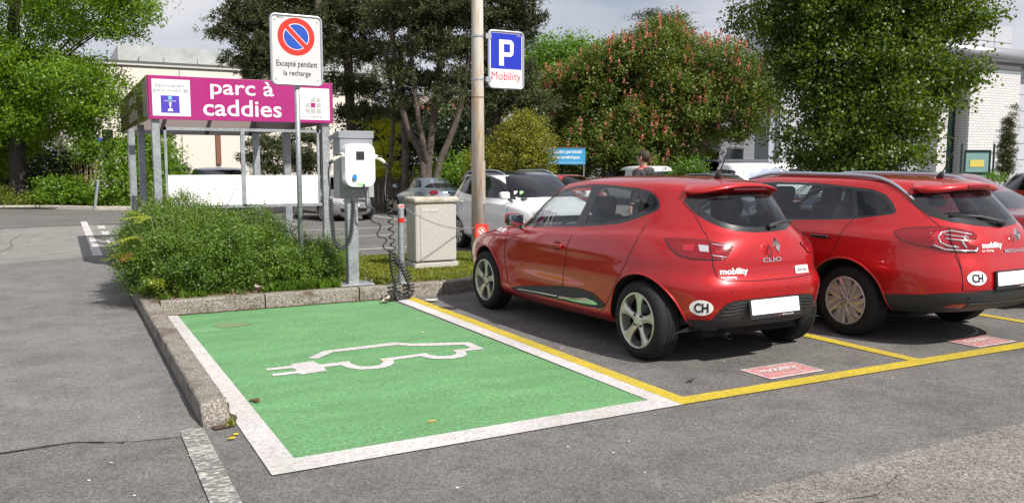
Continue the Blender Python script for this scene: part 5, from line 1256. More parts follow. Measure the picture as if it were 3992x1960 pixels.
# ---- parking sign held by two bands
o = (5.69, 10.74, 3.03); t = empty('parking_sign', o, 0, 'blue and white P parking sign reading Mobility, strapped to the concrete column', 'sign')
Fm = rel(front((5.692, 10.70, 3.035)), o)
mb = MB(); mb.prism(rrect(.545, .78, .045), -.012, 0, Fm); panel = mb.build('sign_panel', MC['sign_white'], t); mb = MB(); outline_tube(mb, rrect(.555, .79, .055, 8), .016, Fm); mb.build('sign_rim', MC['sign_rim'], panel, smooth=True)
mb = MB(); mb.prism([(-.248, -.128), (.248, -.128), (.248, .368), (-.248, .368)], 0, .002, Fm); bl = mb.build('blue_field', MC['p_blue'], panel)
def arc(cx, cy, r, a0, a1, n=10): return [(cx + r * math.cos(rad(a0 + (a1 - a0) * k / n)), cy + r * math.sin(rad(a0 + (a1 - a0) * k / n))) for k in range(n + 1)]
Pq = [(-.115, -.085), (-.040, -.085), (-.040, .045)] + arc(.055, .105, .06, -90, 0) + arc(.055, .215, .065, 0, 90) + [(-.115, .280)]
hole = [(-.040, .105), (.060, .105), (.060, .220), (-.040, .220)]
mb = MB(); mb.prism(Pq, .002, .004, Fm); mb.build('letter', MC['sign_white'], bl); mb = MB(); mb.sheet(hole, .0046, Fm); mb.build('letter_counter', MC['p_blue'], bl)
text_obj('lettering', 'Mobility', Fm @ T(0, -.245, .001), MC['text_red'], panel, width=.475, height=.150)
text_obj('lettering', '827100', Fm @ T(.195, .345, .003), MC['sign_white'], bl, width=.06, height=.014)
for z in (3.35, 2.75):
    mb = MB(); mb.lathe([(.088, -.012), (.094, -.012), (.094, .012), (.088, .012)], 28, Matrix.Translation((5.285 - o[0], 10.80 - o[1], z - o[2])), close=True); mb.bx(5.37 - o[0], 5.45 - o[0], 10.69 - o[1], 10.72 - o[1], z - o[2] - .035, z - o[2] + .035); mb.build('strap', MC['sign_rim'], t)
# ---- trolley shelter
o = (2.39, 12.53, -.05); t = empty('trolley_shelter', o, 0, 'open steel shopping trolley shelter with magenta fascia reading parc à caddies', 'shelter')
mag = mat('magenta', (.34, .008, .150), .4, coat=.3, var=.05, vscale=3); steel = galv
def rb(x0, x1, y0, y1, z0, z1, mb=None): mb = mb or MB(); return mb.bx(x0 - o[0], x1 - o[0], y0 - o[1], y1 - o[1], z0 - o[2], z1 - o[2])
fz0, fz1 = 2.17, 2.765; xL, xR, yF, yB = 1.12, 3.665, 12.50, 18.0
ff = rb(xL, xR, yF - .02, yF, fz0, fz1).build('front_fascia', mag, t, bevel=.003)
fr_side = mat('magenta_shaded', (.10, .035, .035), .25, coat=.8, var=.25, vscale=2)
fl = rb(xL - .02, xL, yF, yB, fz0, fz1).build('side_fascia', mat('fascia_shaded', (.22, .03, .09), .16, coat=1.0), t, bevel=.003)  # darker magenta with shade painted in, for side and back boards
rb(xR, xR + .02, yF, yB, fz0, fz1).build('side_fascia', MC['fascia_shaded'], t, bevel=.003); rb(xL, xR, yB, yB + .02, fz0, fz1).build('back_fascia', MC['fascia_shaded'], t, bevel=.003)
lin_ = mat('inner_lining', (.20, .165, .155), .7)
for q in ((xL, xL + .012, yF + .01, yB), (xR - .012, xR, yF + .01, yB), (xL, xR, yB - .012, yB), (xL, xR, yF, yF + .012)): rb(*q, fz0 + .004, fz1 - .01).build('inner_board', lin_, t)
rb(xL, xR, yF, 15.2, fz0 + .42, fz0 + .45).build('roof', mat('roof_panel', (.26, .22, .21), .6), t)
for k, y in enumerate((13.6, 14.8, 16.0, 17.2)): rb(xL, xR, y, y + .07, fz0 + .32, fz0 + .42).build('roof_beam', steel, t)
for x in (1.9, 2.75): rb(x, x + .06, yF, yB, fz0 + .36, fz0 + .42).build('roof_beam', steel, t)
rb(xL, xR, yB - .10, yB - .02, fz0 - .02, fz0 + .06).build('roof_beam', mat('dark_steel', (.05, .052, .055), .5, .4), t)
for (x, y, w_) in ((1.15, 12.53, .10), (3.52, 12.53, .11), (1.14, 14.75, .10), (1.14, 16.7, .10), (3.50, 14.9, .12), (3.50, 17.5, .12), (1.20, 17.85, .12)):
    rb(x, x + w_, y, y + w_, -.35, fz0 + .02).build('post', steel, t, bevel=.004)
rb(1.3, 3.5, 12.56, 12.60, fz0 - .14, fz0 - .10).build('rail', steel, t); rb(1.3, 3.5, 12.55, 12.61, .93, .975).build('rail', steel, t); rb(1.9, 3.5, 12.60, 12.68, .10, .26).build('rail', steel, t)
rb(1.30, 1.335, 12.56, 12.60, .95, fz0 - .1).build('rail', steel, t); rb(3.445, 3.48, 12.56, 12.60, .95, fz0 - .1).build('rail', steel, t); rb(2.33, 2.385, 12.55, 12.60, .95, fz0 - .1).build('rail', steel, t)
pw = mat('panel_white', (.84, .84, .84), .35, coat=.3, var=.03, vscale=30)
rb(1.335, 2.33, 12.565, 12.575, .975, 1.405).build('white_panel', pw, t); rb(2.385, 3.445, 12.565, 12.575, .975, 1.395).build('white_panel', pw, t)
rn = random.Random(4); 
for k in range(16):
    x, z = rn.uniform(1.4, 2.3), rn.uniform(1.05, 1.39); mb = MB(); mb.bx(x - o[0], x + .005 - o[0], 12.562 - o[1], 12.565 - o[1], z - o[2], z + rn.uniform(.006, .022) - o[2]); mb.build('paint_chip', MC['crack'], t)
Ff_ = rel(front(((xL + xR) / 2, yF - .02, (fz0 + fz1) / 2)), o); cx0 = (xL + xR) / 2; cz0 = (fz0 + fz1) / 2
mb = MB(); mb.prism([(1.165 - cx0, 2.218 - cz0), (1.655 - cx0, 2.218 - cz0), (1.655 - cx0, 2.715 - cz0), (1.165 - cx0, 2.715 - cz0)], 0, .003, Ff_); wl = mb.build('notice', MC['sign_white'], ff)
mb = MB(); mb.prism([(3.115 - cx0, 2.215 - cz0), (3.625 - cx0, 2.215 - cz0), (3.625 - cx0, 2.68 - cz0), (3.115 - cx0, 2.68 - cz0)], 0, .003, Ff_); wr = mb.build('notice', MC['sign_white'], ff)
text_obj('lettering', 'parc à', Ff_ @ T(2.365 - cx0, 2.603 - cz0, .001), MC['sign_white'], ff, width=.88, height=.268, bold=.012)
text_obj('lettering', 'caddies', Ff_ @ T(2.365 - cx0, 2.352 - cz0, .001), MC['sign_white'], ff, width=1.09, height=.235, bold=.012)
gt = mat('grey_text', (.30, .30, .31), .5)
text_obj('lettering', 'Stationnement', Ff_ @ T(1.395 - cx0, 2.635 - cz0, .005), gt, wl, width=.385, height=.052); text_obj('lettering', 'gratuit limité à', Ff_ @ T(1.355 - cx0, 2.562 - cz0, .005), gt, wl, width=.355, height=.060); text_obj('lettering', '2h', Ff_ @ T(1.595 - cx0, 2.568 - cz0, .005), gt, wl, width=.060, height=.045, bold=.04)
mb = MB(); mb.prism([(1.272 - cx0, 2.260 - cz0), (1.512 - cx0, 2.260 - cz0), (1.512 - cx0, 2.495 - cz0), (1.272 - cx0, 2.495 - cz0)], .003, .005, Ff_); dk = mb.build('parking_disc', mat('disc_blue', (.07, .045, .42), .4), wl)
mb = MB(); mb.prism(rrect(.05, .052, .006, cx=1.392 - cx0, cy=2.462 - cz0), .005, .006, Ff_); q = mb.build('disc_symbol', mat('disc_cyan', (.12, .42, .58), .4), dk); text_obj('letter', 'P', Ff_ @ T(1.392 - cx0, 2.462 - cz0, .008), MC['sign_white'], q, height=.03)
text_obj('lettering', "HEURE D'ARRIVÉE", Ff_ @ T(1.392 - cx0, 2.422 - cz0, .007), MC['sign_white'], dk, width=.15, height=.016, bold=.02)
mb = MB(); mb.prism([(1.376 - cx0, 2.405 - cz0), (1.408 - cx0, 2.405 - cz0), (1.396 - cx0, 2.318 - cz0), (1.388 - cx0, 2.318 - cz0)], .005, .007, Ff_); mb.prism([(1.355 - cx0, 2.282 - cz0), (1.429 - cx0, 2.282 - cz0), (1.415 - cx0, 2.318 - cz0), (1.369 - cx0, 2.318 - cz0)], .005, .007, Ff_); mb.build('disc_arrow', MC['sign_white'], dk)
gg = mat('logo_grey', (.42, .41, .40), .5); lx, lz, c_ = 3.325, 2.315, .070
def cell(cx_, cz_, kind, m):
    h = c_ / 2
    if kind == 's': p = [(-h, -h), (h, -h), (h, h), (-h, h)]
    elif kind == 'tl': p = [(h, -h), (h, h)] + [(h - c_ * math.sin(rad(a)), -h + c_ * math.cos(rad(a))) for a in range(0, 91, 10)]
    elif kind == 'tr': p = [(-h, -h)] + [(-h + c_ * math.cos(rad(a)), -h + c_ * math.sin(rad(a))) for a in range(0, 91, 10)]
    elif kind == 'l': p = [(h, -h), (h, h)] + [(h - c_ * math.sin(rad(a)), -h + c_ * math.cos(rad(a))) for a in range(0, 91, 10)]
    elif kind == 'bl': p = [(h, h), (h, -h)] + [(h - c_ * math.sin(rad(a)), h - c_ * math.cos(rad(a))) for a in range(0, 91, 10)]
    mb = MB(); mb.prism([(lx + cx_ - cx0 + a, lz + cz_ - cz0 + b) for a, b in p], .003, .005, Ff_); mb.build('logo_cell', m, wr)
for cx_, cz_, k_, m_ in ((0, 0, 's', gg), (.085, 0, 's', gg), (-.085, 0, 'bl', gg), (0, .085, 's', mag), (.085, .085, 's', gg), (-.085, .085, 'tl', gg), (0, .17, 'tl', gg), (.085, .17, 'tr', gg)): cell(cx_ + .05, cz_ + .03, k_, m_)
text_obj('lettering', 'meyrin', Ff_ @ T(3.27 - cx0, 2.262 - cz0, .005), MC['logo_grey'], wr, width=.13, height=.030); text_obj('lettering', 'centre', Ff_ @ T(3.42 - cx0, 2.260 - cz0, .005), gt, wr, width=.15, height=.026)
for x in np.linspace(1.15, 3.63, 12):
    for z in (fz0 + .025, fz1 - .025):
        mb = MB(); mb.lathe([(0, .004), (.006, .003), (.008, 0)], 8, Ff_ @ T(x - cx0, z - cz0, 0)); mb.build('rivet', mag, ff)
# side board lettering and notice in dimmed colours, shade painted in
Fs_ = rel(frame((xL - .02, 15.2, cz0), (0, -1, 0), (0, 0, 1)), o); ss_ = mat('shaded_lettering', (.32, .28, .22), .3, coat=.6)
mb = MB(); mb.prism([(2.1, -.25), (2.62, -.25), (2.62, .24), (2.1, .24)], 0, .003, Fs_); s2 = mb.build('notice', mat('shaded_notice', (.30, .30, .27), .3, coat=.8), fl)
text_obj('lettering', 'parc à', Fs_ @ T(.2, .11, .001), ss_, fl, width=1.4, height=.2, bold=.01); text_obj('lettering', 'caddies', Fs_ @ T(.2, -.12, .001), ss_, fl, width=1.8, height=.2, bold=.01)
# ---- leaning steel post at the far kerb
p0 = Vector((1.02, 32.4, 0)); t = empty('leaning_post', p0, 0, 'leaning galvanised steel post at the far kerb, left of the bushes', 'post'); mb = MB(); mb.lathe([(0, 1.06), (.045, 1.055), (.05, 1.04), (.05, -.1)], 18, Matrix.Rotation(rad(9), 4, 'Y')); mb.build('tube', galv, t, smooth=False)
# ---- two sparrows
def sparrow(loc, rz, label, s_=1.0, c1=(.30, .24, .18), c2=(.10, .06, .035)):
    """one closed body (skin over a spine), beak, legs"""
    t = empty('sparrow', loc, rz, label, 'bird'); me = bpy.data.meshes.new('bird_body')
    V_ = [(-.020, 0, .040), (.005, 0, .044), (.028, 0, .060), (.040, 0, .074), (-.045, 0, .036), (-.085, 0, .026), (.050, 0, .073)]; E_ = [(0, 1), (1, 2), (2, 3), (0, 4), (4, 5), (3, 6)]
    R_ = [.024, .026, .017, .0165, .014, .007, .010]; me.from_pydata([tuple(c * s_ for c in v) for v in V_], E_, [])
    ob = bpy.data.objects.new('bird_body', me); C.objects.link(ob); ob.parent = t; sk = ob.modifiers.new('s', 'SKIN')
    for i, v in enumerate(me.skin_vertices[0].data): v.radius = (R_[i] * s_, R_[i] * s_ * (.45 if i == 5 else 1)); v.use_root = (i == 0)
    sb = ob.modifiers.new('d', 'SUBSURF'); sb.levels = 2; sb.render_levels = 2
    m = mat('feather_pale', (.46, .42, .34), .85, var=.3, vscale=60); m2 = mat('feather_brown', c2, .85, var=.5, vscale=80); me.materials.append(m)
    for sg in (1, -1):
        mb = MB(); mb.add(*rbox((-.016 * s_, sg * .021 * s_, .046 * s_), (.062 * s_, .010 * s_, .026 * s_), .0045 * s_, Matrix.Rotation(rad(10), 3, 'Y'))); mb.build('wing', m2, t, smooth=True)
        mb = MB(); mb.tube([(.0, sg * .008 * s_, .022 * s_), (.004 * s_, sg * .009 * s_, .004 * s_), (.016 * s_, sg * .010 * s_, .001)], .0013 * s_, 5); mb.build('leg', mat('bird_leg', (.25, .14, .09), .6), t)
        mb = MB(); mb.lathe([(0, .002), (.002, .0)], 8, Matrix.Translation((.049 * s_, sg * .0095 * s_, .078 * s_)) @ Matrix.Rotation(rad(-90 * sg), 4, 'X')); mb.build('eye', MC['sign_black'], t)
    mb = MB(); mb.tube([(.052 * s_, 0, .074 * s_), (.068 * s_, 0, .071 * s_)], .004 * s_, 8, rs=[.0045 * s_, .0008]); mb.build('beak', mat('bird_beak', (.05, .045, .04), .4), t)
    mb = MB(); mb.lathe([(0, .004), (.010 * s_, .001), (.0125 * s_, -.004)], 14, Matrix.Translation((.040 * s_, 0, .0865 * s_))); mb.build('crown', m2, t, smooth=True)
    return t
sparrow((3.155, 8.79, .009), rad(25), 'small brown sparrow standing on the green bay in front of the coiled cables'); sparrow((1.883, 9.40, .150), rad(160), 'small brown sparrow on the soil between the bush and the kerb', 1.0)
# ---- litter and leaves
def leaf_thing(name, x, y, z, L_, Wd, col, rz, label, cat, curl=.3, flat=.0):
    mb = MB(); n = 7; vs = []
    for i in range(n + 1):
        s_ = i / n; w_ = Wd * math.sin(PI * min(1, s_ * .92 + .06)) ** .8
        zc = curl * L_ * (s_ - .5) ** 2; vs += [(L_ * (s_ - .5), -w_, zc + .25 * w_), (L_ * (s_ - .5), 0, zc), (L_ * (s_ - .5), w_, zc + .25 * w_)]
    mb.add([(a, b, c + .002) for a, b, c in vs], [(i * 3 + k, i * 3 + k + 1, i * 3 + k + 4, i * 3 + k + 3) for i in range(n) for k in range(2)])
    ob = mb.build(name, col, None, smooth=True); ob.location = (x, y, z); ob.rotation_euler = (0, 0, rz); md = ob.modifiers.new('t', 'SOLIDIFY'); md.thickness = .0015; tag(ob, label, cat); return ob
br = mat('dead_leaf', (.14, .075, .02), .8, var=.5, vscale=40); yl_ = mat('yellow_leaf', (.62, .50, .02), .6, var=.3, vscale=50); tan = mat('tan_scrap', (.50, .36, .17), .8); ppr = mat('paper', (.78, .76, .72), .7)
leaf_thing('dead_leaf', 1.055, 5.50, .008, .075, .022, br, .3, 'brown dead leaf on the green paint close to the left white line', 'leaf'); leaf_thing('dead_leaf', 1.065, 5.47, .008, .055, .018, br, 1.0, 'curled brown leaf scrap touching the dead leaf by the left white line', 'leaf')
leaf_thing('yellow_leaf', .785, 4.775, .008, .050, .016, yl_, .5, 'yellow leaf on the asphalt between the kerb end and the white line', 'leaf'); leaf_thing('yellow_leaf', .815, 4.83, .010, .035, .016, yl_, 2.0, 'small yellow leaf scrap beside the kerb end', 'leaf')
leaf_thing('dead_leaf', 3.90, 4.525, .006, .075, .016, mat('dark_leaf', (.05, .04, .035), .8), .2, 'dark curled leaf on the grey asphalt inside the yellow corner', 'leaf', curl=.8)
def butt(x, y, rz, label, L_=.032, c=None):
    ob = MB().tube([(-L_ / 2, 0, .0045), (L_ / 2, 0, .0045)], .0042, 8).build('cigarette_butt', c or mat('butt_orange', (.62, .28, .05), .7), None); ob.location = (x, y, .0075); ob.rotation_euler = (0, 0, rz); tag(ob, label, 'cigarette butt'); return ob
butt(1.90, 4.53, .1, 'orange cigarette butt lying near the front edge of the green bay', .05); butt(2.18, 6.155, .4, 'orange cigarette butt lying on the painted car symbol', .035); butt(2.87, 7.05, .2, 'tan cigarette butt on the upper right part of the green bay', .035, tan)
wp2 = leaf_thing('paper_scrap', 3.645, 8.66, .012, .14, .05, ppr, -.35, 'crumpled white paper scrap on the far end of the yellow line', 'litter', curl=.5)
leaf_thing('peel_scrap', 3.50, 8.98, .012, .075, .025, mat('peel_yellow', (.55, .42, .06), .7), .9, 'small yellow peel lying at the coiled cables by the kerb', 'litter', curl=.9)
rn = random.Random(21); mb = MB()
for k in range(150):
    x = rn.gauss(2.2, .55); y = rn.gauss(7.3, .55) if k < 95 else rn.uniform(4.4, 9.0)
    if not (1.1 < x < 3.3 and 4.4 < y < 9.0): continue
    s_ = rn.uniform(.003, .009); a = rn.uniform(0, PI); c_, d_ = math.cos(a) * s_, math.sin(a) * s_
    mb.add([(x - c_, y - d_, .0095), (x + d_ * .5, y - c_ * .5, .0095), (x + c_, y + d_, .0125), (x - d_ * .5, y + c_ * .5, .011)], [(0, 1, 2, 3)])
ob = mb.build('bud_scales', mat('husk', (.60, .52, .36), .8), None); ob['kind'] = 'stuff'; tag(ob, 'tiny pale bud scales and crumbs scattered over the green bay', 'litter')
mb = MB()
for k in range(70):
    x, y = rn.uniform(-2, 9), rn.uniform(2.0, 6.0)
    if .6 < x < 3.6 and y > 4.0: continue
    s_ = rn.uniform(.003, .010); a = rn.uniform(0, PI); c_, d_ = math.cos(a) * s_, math.sin(a) * s_
    mb.add([(x - c_, y - d_, .006), (x + d_, y - c_, .007), (x + c_, y + d_, .009), (x - d_, y + c_, .007)], [(0, 1, 2, 3)])
ob = mb.build('pale_grit', mat('grit', (.55, .53, .50), .8), None); ob['kind'] = 'stuff'; tag(ob, 'pale grit scattered on the asphalt', 'grit')

# ================================================================ buildings
def brickmat(name, c1, c2, mortar, w_=.25, h_=.10, ms=.03):
    m = bpy.data.materials.new(name); m.use_nodes = True; MC[name] = m; t = m.node_tree; p = t.nodes['Principled BSDF']; n_, l_ = t.nodes.new, t.links.new
    tc_ = n_('ShaderNodeTexCoord'); sx = n_('ShaderNodeSeparateXYZ'); l_(tc_.outputs['Object'], sx.inputs[0]); cb = n_('ShaderNodeCombineXYZ'); ad = n_('ShaderNodeMath'); ad.operation = 'ADD'
    l_(sx.outputs['X'], ad.inputs[0]); l_(sx.outputs['Y'], ad.inputs[1]); l_(ad.outputs[0], cb.inputs['X']); l_(sx.outputs['Z'], cb.inputs['Y'])
    b = n_('ShaderNodeTexBrick'); b.inputs['Scale'].default_value = 1; b.inputs['Brick Width'].default_value = w_; b.inputs['Row Height'].default_value = h_; b.inputs['Mortar Size'].default_value = ms * .35
    b.inputs['Color1'].default_value = (*c1, 1); b.inputs['Color2'].default_value = (*c2, 1); b.inputs['Mortar'].default_value = (*mortar, 1); l_(cb.outputs[0], b.inputs['Vector']); l_(b.outputs['Color'], p.inputs['Base Color']); p.inputs['Roughness'].default_value = .8
    return m
stucco = mat('precast_beige', (.74, .68, .62), .9, var=.12, vscale=9, bump=.35, bscale=40, var2=(.64, .58, .52)); roofc = mat('roof_concrete', (.36, .38, .38), .9, var=.25, vscale=1.6, bump=.2)
win = mat('window_dark', (.012, .016, .018), .08, coat=1); dgreen = mat('dark_green', (.010, .030, .024), .35, .3)
def bar(root_o, x0, x1, y0, y1, z0, z1, mb=None): mb = mb or MB(); return mb.bx(x0 - root_o[0], x1 - root_o[0], y0 - root_o[1], y1 - root_o[1], z0 - root_o[2], z1 - root_o[2])
# beige hall behind the shelter: facade on the plane Y = 42
VB = 42.0
def onplane(px, py, v=VB):
    """place on the facade plane Y=v seen at that pixel"""
    a = at(px, py, 30.0); s_ = v / a.y; return Vector((a.x * s_, v, 1.54 + (a.z - 1.54) * s_))
pL = onplane(204, 400); xL_ = pL.x; xR_ = onplane(1460, 400).x
zt = onplane(420, 250).z
o = (xL_, VB, 0); t = empty('beige_hall', o, 0, 'long flat-roofed hall with beige precast panels behind the shelter', 'building')
bar(o, xL_, xR_, VB, VB + 22, -1, zt).build('wall', stucco, t)
x_ = xL_ + 2.2
jm = mat('joint_dark', (.10, .095, .09), .9)
while x_ < xR_:
    bar(o, x_ - .014, x_ + .014, VB - .012, VB, -.5, zt - .05).build('panel_joint', jm, t); x_ += 3.05
bar(o, xL_ - .05, xR_, VB - .10, VB + 1, zt, zt + .07).build('parapet', mat('metal_white', (.62, .62, .62), .4, .3), t); bar(o, xL_ - .03, xR_, VB - .05, VB + 1, zt + .07, zt + .20).build('parapet_gap', MC['joint_dark'], t)
a = onplane(458, 172, VB + 3); b = onplane(925, 238, VB + 3)
rt = bar(o, a.x, xR_ + 3, VB + 3, VB + 12, zt, a.z).build('roof_storey', roofc, t); zmid = onplane(470, 215, VB + 3 - .3).z
bar(o, a.x + .9, xR_ + 3, VB + 2.6, VB + 3, zt, zmid).build('roof_upstand', roofc, t)
x_ = a.x + 2
while x_ < xR_: bar(o, x_ - .015, x_ + .015, VB + 2.59, VB + 2.6, zt, zmid - .02).build('panel_joint', jm, t); x_ += 1.55
pw0 = onplane(398, 505); pw1 = onplane(445, 700)
bar(o, pw0.x, onplane(440, 505).x, VB - .02, VB, pw1.z, pw0.z).build('window', win, t)
pb = onplane(850, 540); bar(o, pb.x - .11, pb.x + .11, VB - .10, VB - .0, onplane(850, 640).z, zt - 1.6).build('downpipe', mat('rust_brown', (.20, .085, .045), .6), t)
lb_ = onplane(264, 572); q = MB(); q.add(*rbox((lb_.x - o[0], -.15, lb_.z), (.55, .28, .30), .04)); q.build('wall_lamp', MC['metal_white'], t, smooth=True)
bar(o, lb_.x - .02, lb_.x + .02, VB - .03, VB, .3, lb_.z - .2).build('cable_duct', jm, t)
sb_ = onplane(383, 547); bar(o, sb_.x - .16, sb_.x + .16, VB - .03, VB, sb_.z - .08, sb_.z + .10).build('street_number', mat('small_blue', (.03, .07, .30), .5), t)
bar(o, onplane(285, 600).x, onplane(330, 600).x, VB - .03, VB, 0, onplane(285, 588).z).build('door', mat('pale_door', (.42, .46, .50), .5), t)
# white and grey commercial building at the right: brick front on Y = 32
brick = brickmat('white_brick', (.60, .585, .58), (.54, .53, .525), (.28, .27, .27), .42, .16, .045); shaded_brick = brickmat('shaded_grey_brick', (.20, .21, .235), (.17, .18, .20), (.11, .115, .13), .42, .16, .045)  # the wing's brick is darkened and blued to paint in shade
pan = mat('panel_light', (.46, .47, .51), .45, .1, var=.05, vscale=.5); pan2 = mat('panel_grey', (.36, .38, .43), .5, .1, var=.06, vscale=.5); band = mat('band_grey', (.18, .21, .22), .7)
VR = 32.0; R_ = lambda px, py, v=VR: onplane(px, py, v)
x0 = R_(3782, 400).x; x1 = R_(3973, 400).x; zb = R_(3900, 245).z
o = (x0, VR, -.4); t = empty('brick_annex', o, 0, 'white block annex with metal gutter at the right edge, behind the cypress', 'building')
bar(o, x0, x1, VR, VR + 9, -1, zb).build('wall', brick, t)
for py, hgt in ((278, .26), (596, .17), (664, .17)):
    z = R_(3900, py).z; bar(o, x0 - .015, x1 + .01, VR - .015, VR + 2, z - hgt / 2, z + hgt / 2).build('brick_band', band, t)
m = MB(); m.tube([(x0 - 5.0 - o[0], -.25, zb + .42 - o[2]), (x1 + 5 - o[0], -.25, zb + .42 - o[2])], .42, 20); m.build('gutter', mat('gutter_metal', (.40, .41, .43), .35, .7), t, smooth=True)
bar(o, x0 - 5, x1 + 5, VR - .1, VR + 3, zb - .10, zb + .02).build('soffit', band, t)
bar(o, x1, x1 + 8, VR + .6, VR + 6, -1, zb + .1).build('side_panel', pan, t)
for z in np.arange(-.2, zb, 1.05): bar(o, x1, x1 + 8, VR + .588, VR + .6, z, z + .03).build('panel_joint', jm, t)
bar(o, x0 - .02, x0, VR + .02, VR + .9, -1, zb - .02).build('side_return', brick, t)
xg0 = R_(3681, 400, VR + .9).x; xg1 = x0; bar(o, xg0, x0 - .02, VR + .9, VR + 3, -1, zb - .05).build('glazed_bay', dgreen, t); bar(o, xg0 + .15, xg0 + .20, VR + .87, VR + .9, -1, zb - .5).build('bay_mullion', MC['metal_white'], t)
bar(o, xg0 - .9, xg0, VR + .6, VR + 3, -1, zb - .05).build('brick_pier', brick, t)
# tall panelled block behind
zt2 = R_(3930, 106, VR + 9.2).z; x2 = R_(3330, 200, VR + 9.2).x
o2 = (x2, VR + 7, -.4); t2 = empty('panelled_block', o2, 0, 'tall light grey panelled block rising behind the poplar and brick annex', 'building')
bar(o2, x2, x1 + 14, VR + 9.2, VR + 20, -1, zt2).build('wall', pan, t2)
for z in (zt2 - 1.3, zt2 - 2.6, zt2 - 3.9, zt2 - 5.2): bar(o2, x2, x1 + 14, VR + 9.19, VR + 9.2, z, z + .04).build('panel_joint', jm, t2)
x_ = x2
while x_ < x1 + 14: bar(o2, x_, x_ + .04, VR + 9.185, VR + 9.2, 0, zt2 - .02).build('panel_joint', jm, t2); x_ += 2.3
# grey block wing with dark windows, its shade mixed into brick and band colours
xa = R_(2690, 600, VR + 1).x; xb = R_(2995, 600, VR + 1).x; zw = R_(2900, 330, VR + 1).z
o3 = (xa, VR + 1, -.4); t3 = empty('shaded_grey_wing', o3, 0, 'shaded grey block-built wing with dark windows behind the flowering tree and parked vans', 'building')
bar(o3, xa - .6, xb, VR + 1, VR + 8, -1, zw).build('wall', shaded_brick, t3)
for px0, px1, py0, py1 in ((2708, 2800, 500, 760), (2748, 2800, 595, 690), (2834, 2895, 580, 700), (2944, 3010, 480, 640)):
    a, b = R_(px0, py0, VR + 1), R_(px1, py1, VR + 1); wd_ = bar(o3, a.x, min(b.x, xb), VR + .99, VR + 1, b.z, a.z).build('window', win, t3); bar(o3, a.x - .03, min(b.x, xb) + .03, VR + .96, VR + .995, a.z, a.z + .05).build('lintel', jm, wd_)
for py in (626, 672): z = R_(2850, py, VR + 1).z; bar(o3, xa - .6, xb + .01, VR + .985, VR + 1.1, z - .07, z + .07).build('brick_band', mat('band_shaded', (.10, .12, .15), .7), t3)
bar(o3, xb, xg0 - .8, VR + 1.6, VR + 8, -1, zw + .5).build('panel_wall', pan2, t3)
xc = R_(3025, 500, VR + 1.6).x; bar(o3, xc, xc + 3.5, VR + 1.3, VR + 1.6, -1, zw + .4).build('light_panel', pan, t3)
for z in np.arange(.6, zw, 1.15): bar(o3, xc, xc + 3.5, VR + 1.29, VR + 1.3, z, z + .025).build('panel_joint', jm, t3)
for x in (xc + .45, xc + 1.5, xc + 2.6): bar(o3, x, x + .025, VR + 1.285, VR + 1.3, -.5, zw + .4).build('panel_joint', jm, t3)
# green gate with glazed notice frame in front of the annex
g0 = at(3752, 690, 46); g1 = at(3862, 690, 46); o4 = (g0.x, g0.y, -.4); t4 = empty('green_gate', o4, math.atan2(g1.y - g0.y, g1.x - g0.x), 'dark green steel gate with a glazed yellow notice, left of the narrow cypress', 'gate')
Wg = (Vector((g1.x, g1.y)) - Vector((g0.x, g0.y))).length; ztp = at(3752, 586, 46).z + .4
for x in (-.12, .08, Wg - .10, Wg + .10): mb = MB(); mb.bx(x - .04, x + .04, -.04, .04, 0, ztp + (.35 if x in (-.12,) or x > Wg else 0)); mb.build('gate_post', dgreen, t4)
for z in (.1, ztp * .52, ztp - .12): mb = MB(); mb.bx(.08, Wg - .10, -.03, .03, z, z + .14); mb.build('gate_rail', dgreen, t4)
mb = MB(); mb.bx(.12, Wg - .14, -.005, .005, .24, ztp * .52); mb.build('gate_pane', mat('pane_teal', (.16, .30, .28), .1, coat=1), t4); mb = MB(); mb.bx(.12, Wg - .14, -.005, .005, ztp * .52 + .14, ztp - .12); mb.build('gate_pane', MC['pane_teal'], t4)
mb = MB(); mb.bx(.35, Wg - .42, -.03, -.02, ztp * .52 + .42, ztp * .52 + .80); mb.build('yellow_notice', mat('notice_yellow', (.60, .50, .10), .5), t4)
mb = MB(); mb.tube([(.1, -.05, ztp * .5), (.9, -.05, .1)], .05, 6); mb.build('gate_brace', dgreen, t4)
# blue centre sign
o5 = at(2205, 640, 39); a = at(2132, 640, 39); b = at(2281, 640, 39.5); zt_ = at(2205, 578, 39).z; zb_ = at(2205, 641, 39).z; rz5 = math.atan2(b.y - a.y, b.x - a.x)
t5 = empty('centre_sign', (a.x, a.y, gz(a.x, a.y)), rz5, 'light blue sign reading Centre paroissial oecuménique, between the golden conifer and the flowering tree', 'sign')
Wd = (Vector((b.x, b.y)) - Vector((a.x, a.y))).length; z0 = zb_ - gz(a.x, a.y); H5 = zt_ - zb_
mb = MB(); mb.bx(0, Wd, -.02, .02, z0, z0 + H5); sp_ = mb.build('sign_panel', mat('sign_cyan', (.03, .27, .52), .35, coat=.5), t5); mb = MB(); mb.bx(-.03, Wd + .03, -.04, .04, z0 + H5, z0 + H5 + .05); mb.build('sign_cap', jm, sp_)
for x in (.05, Wd - .05): mb = MB(); mb.tube([(x, .04, 0), (x, .04, z0 + H5)], .03, 8); mb.build('sign_post', MC['sign_rim'], t5)
F5 = frame((Wd / 2, -.022, z0 + H5 / 2), (1, 0, 0), (0, 0, 1))
text_obj('lettering', 'Centre paroissial', F5 @ T(.05, .20), MC['sign_white'], sp_, width=1.40, height=.20, bold=.02); text_obj('lettering', 'oecuménique', F5 @ T(.02, -.06), MC['sign_white'], sp_, width=1.28, height=.19, bold=.02); text_obj('lettering', 'Catholique de la Visitation   Paroisse Protestante de Meyrin', F5 @ T(0, -.29), MC['sign_white'], sp_, width=1.65, height=.06)
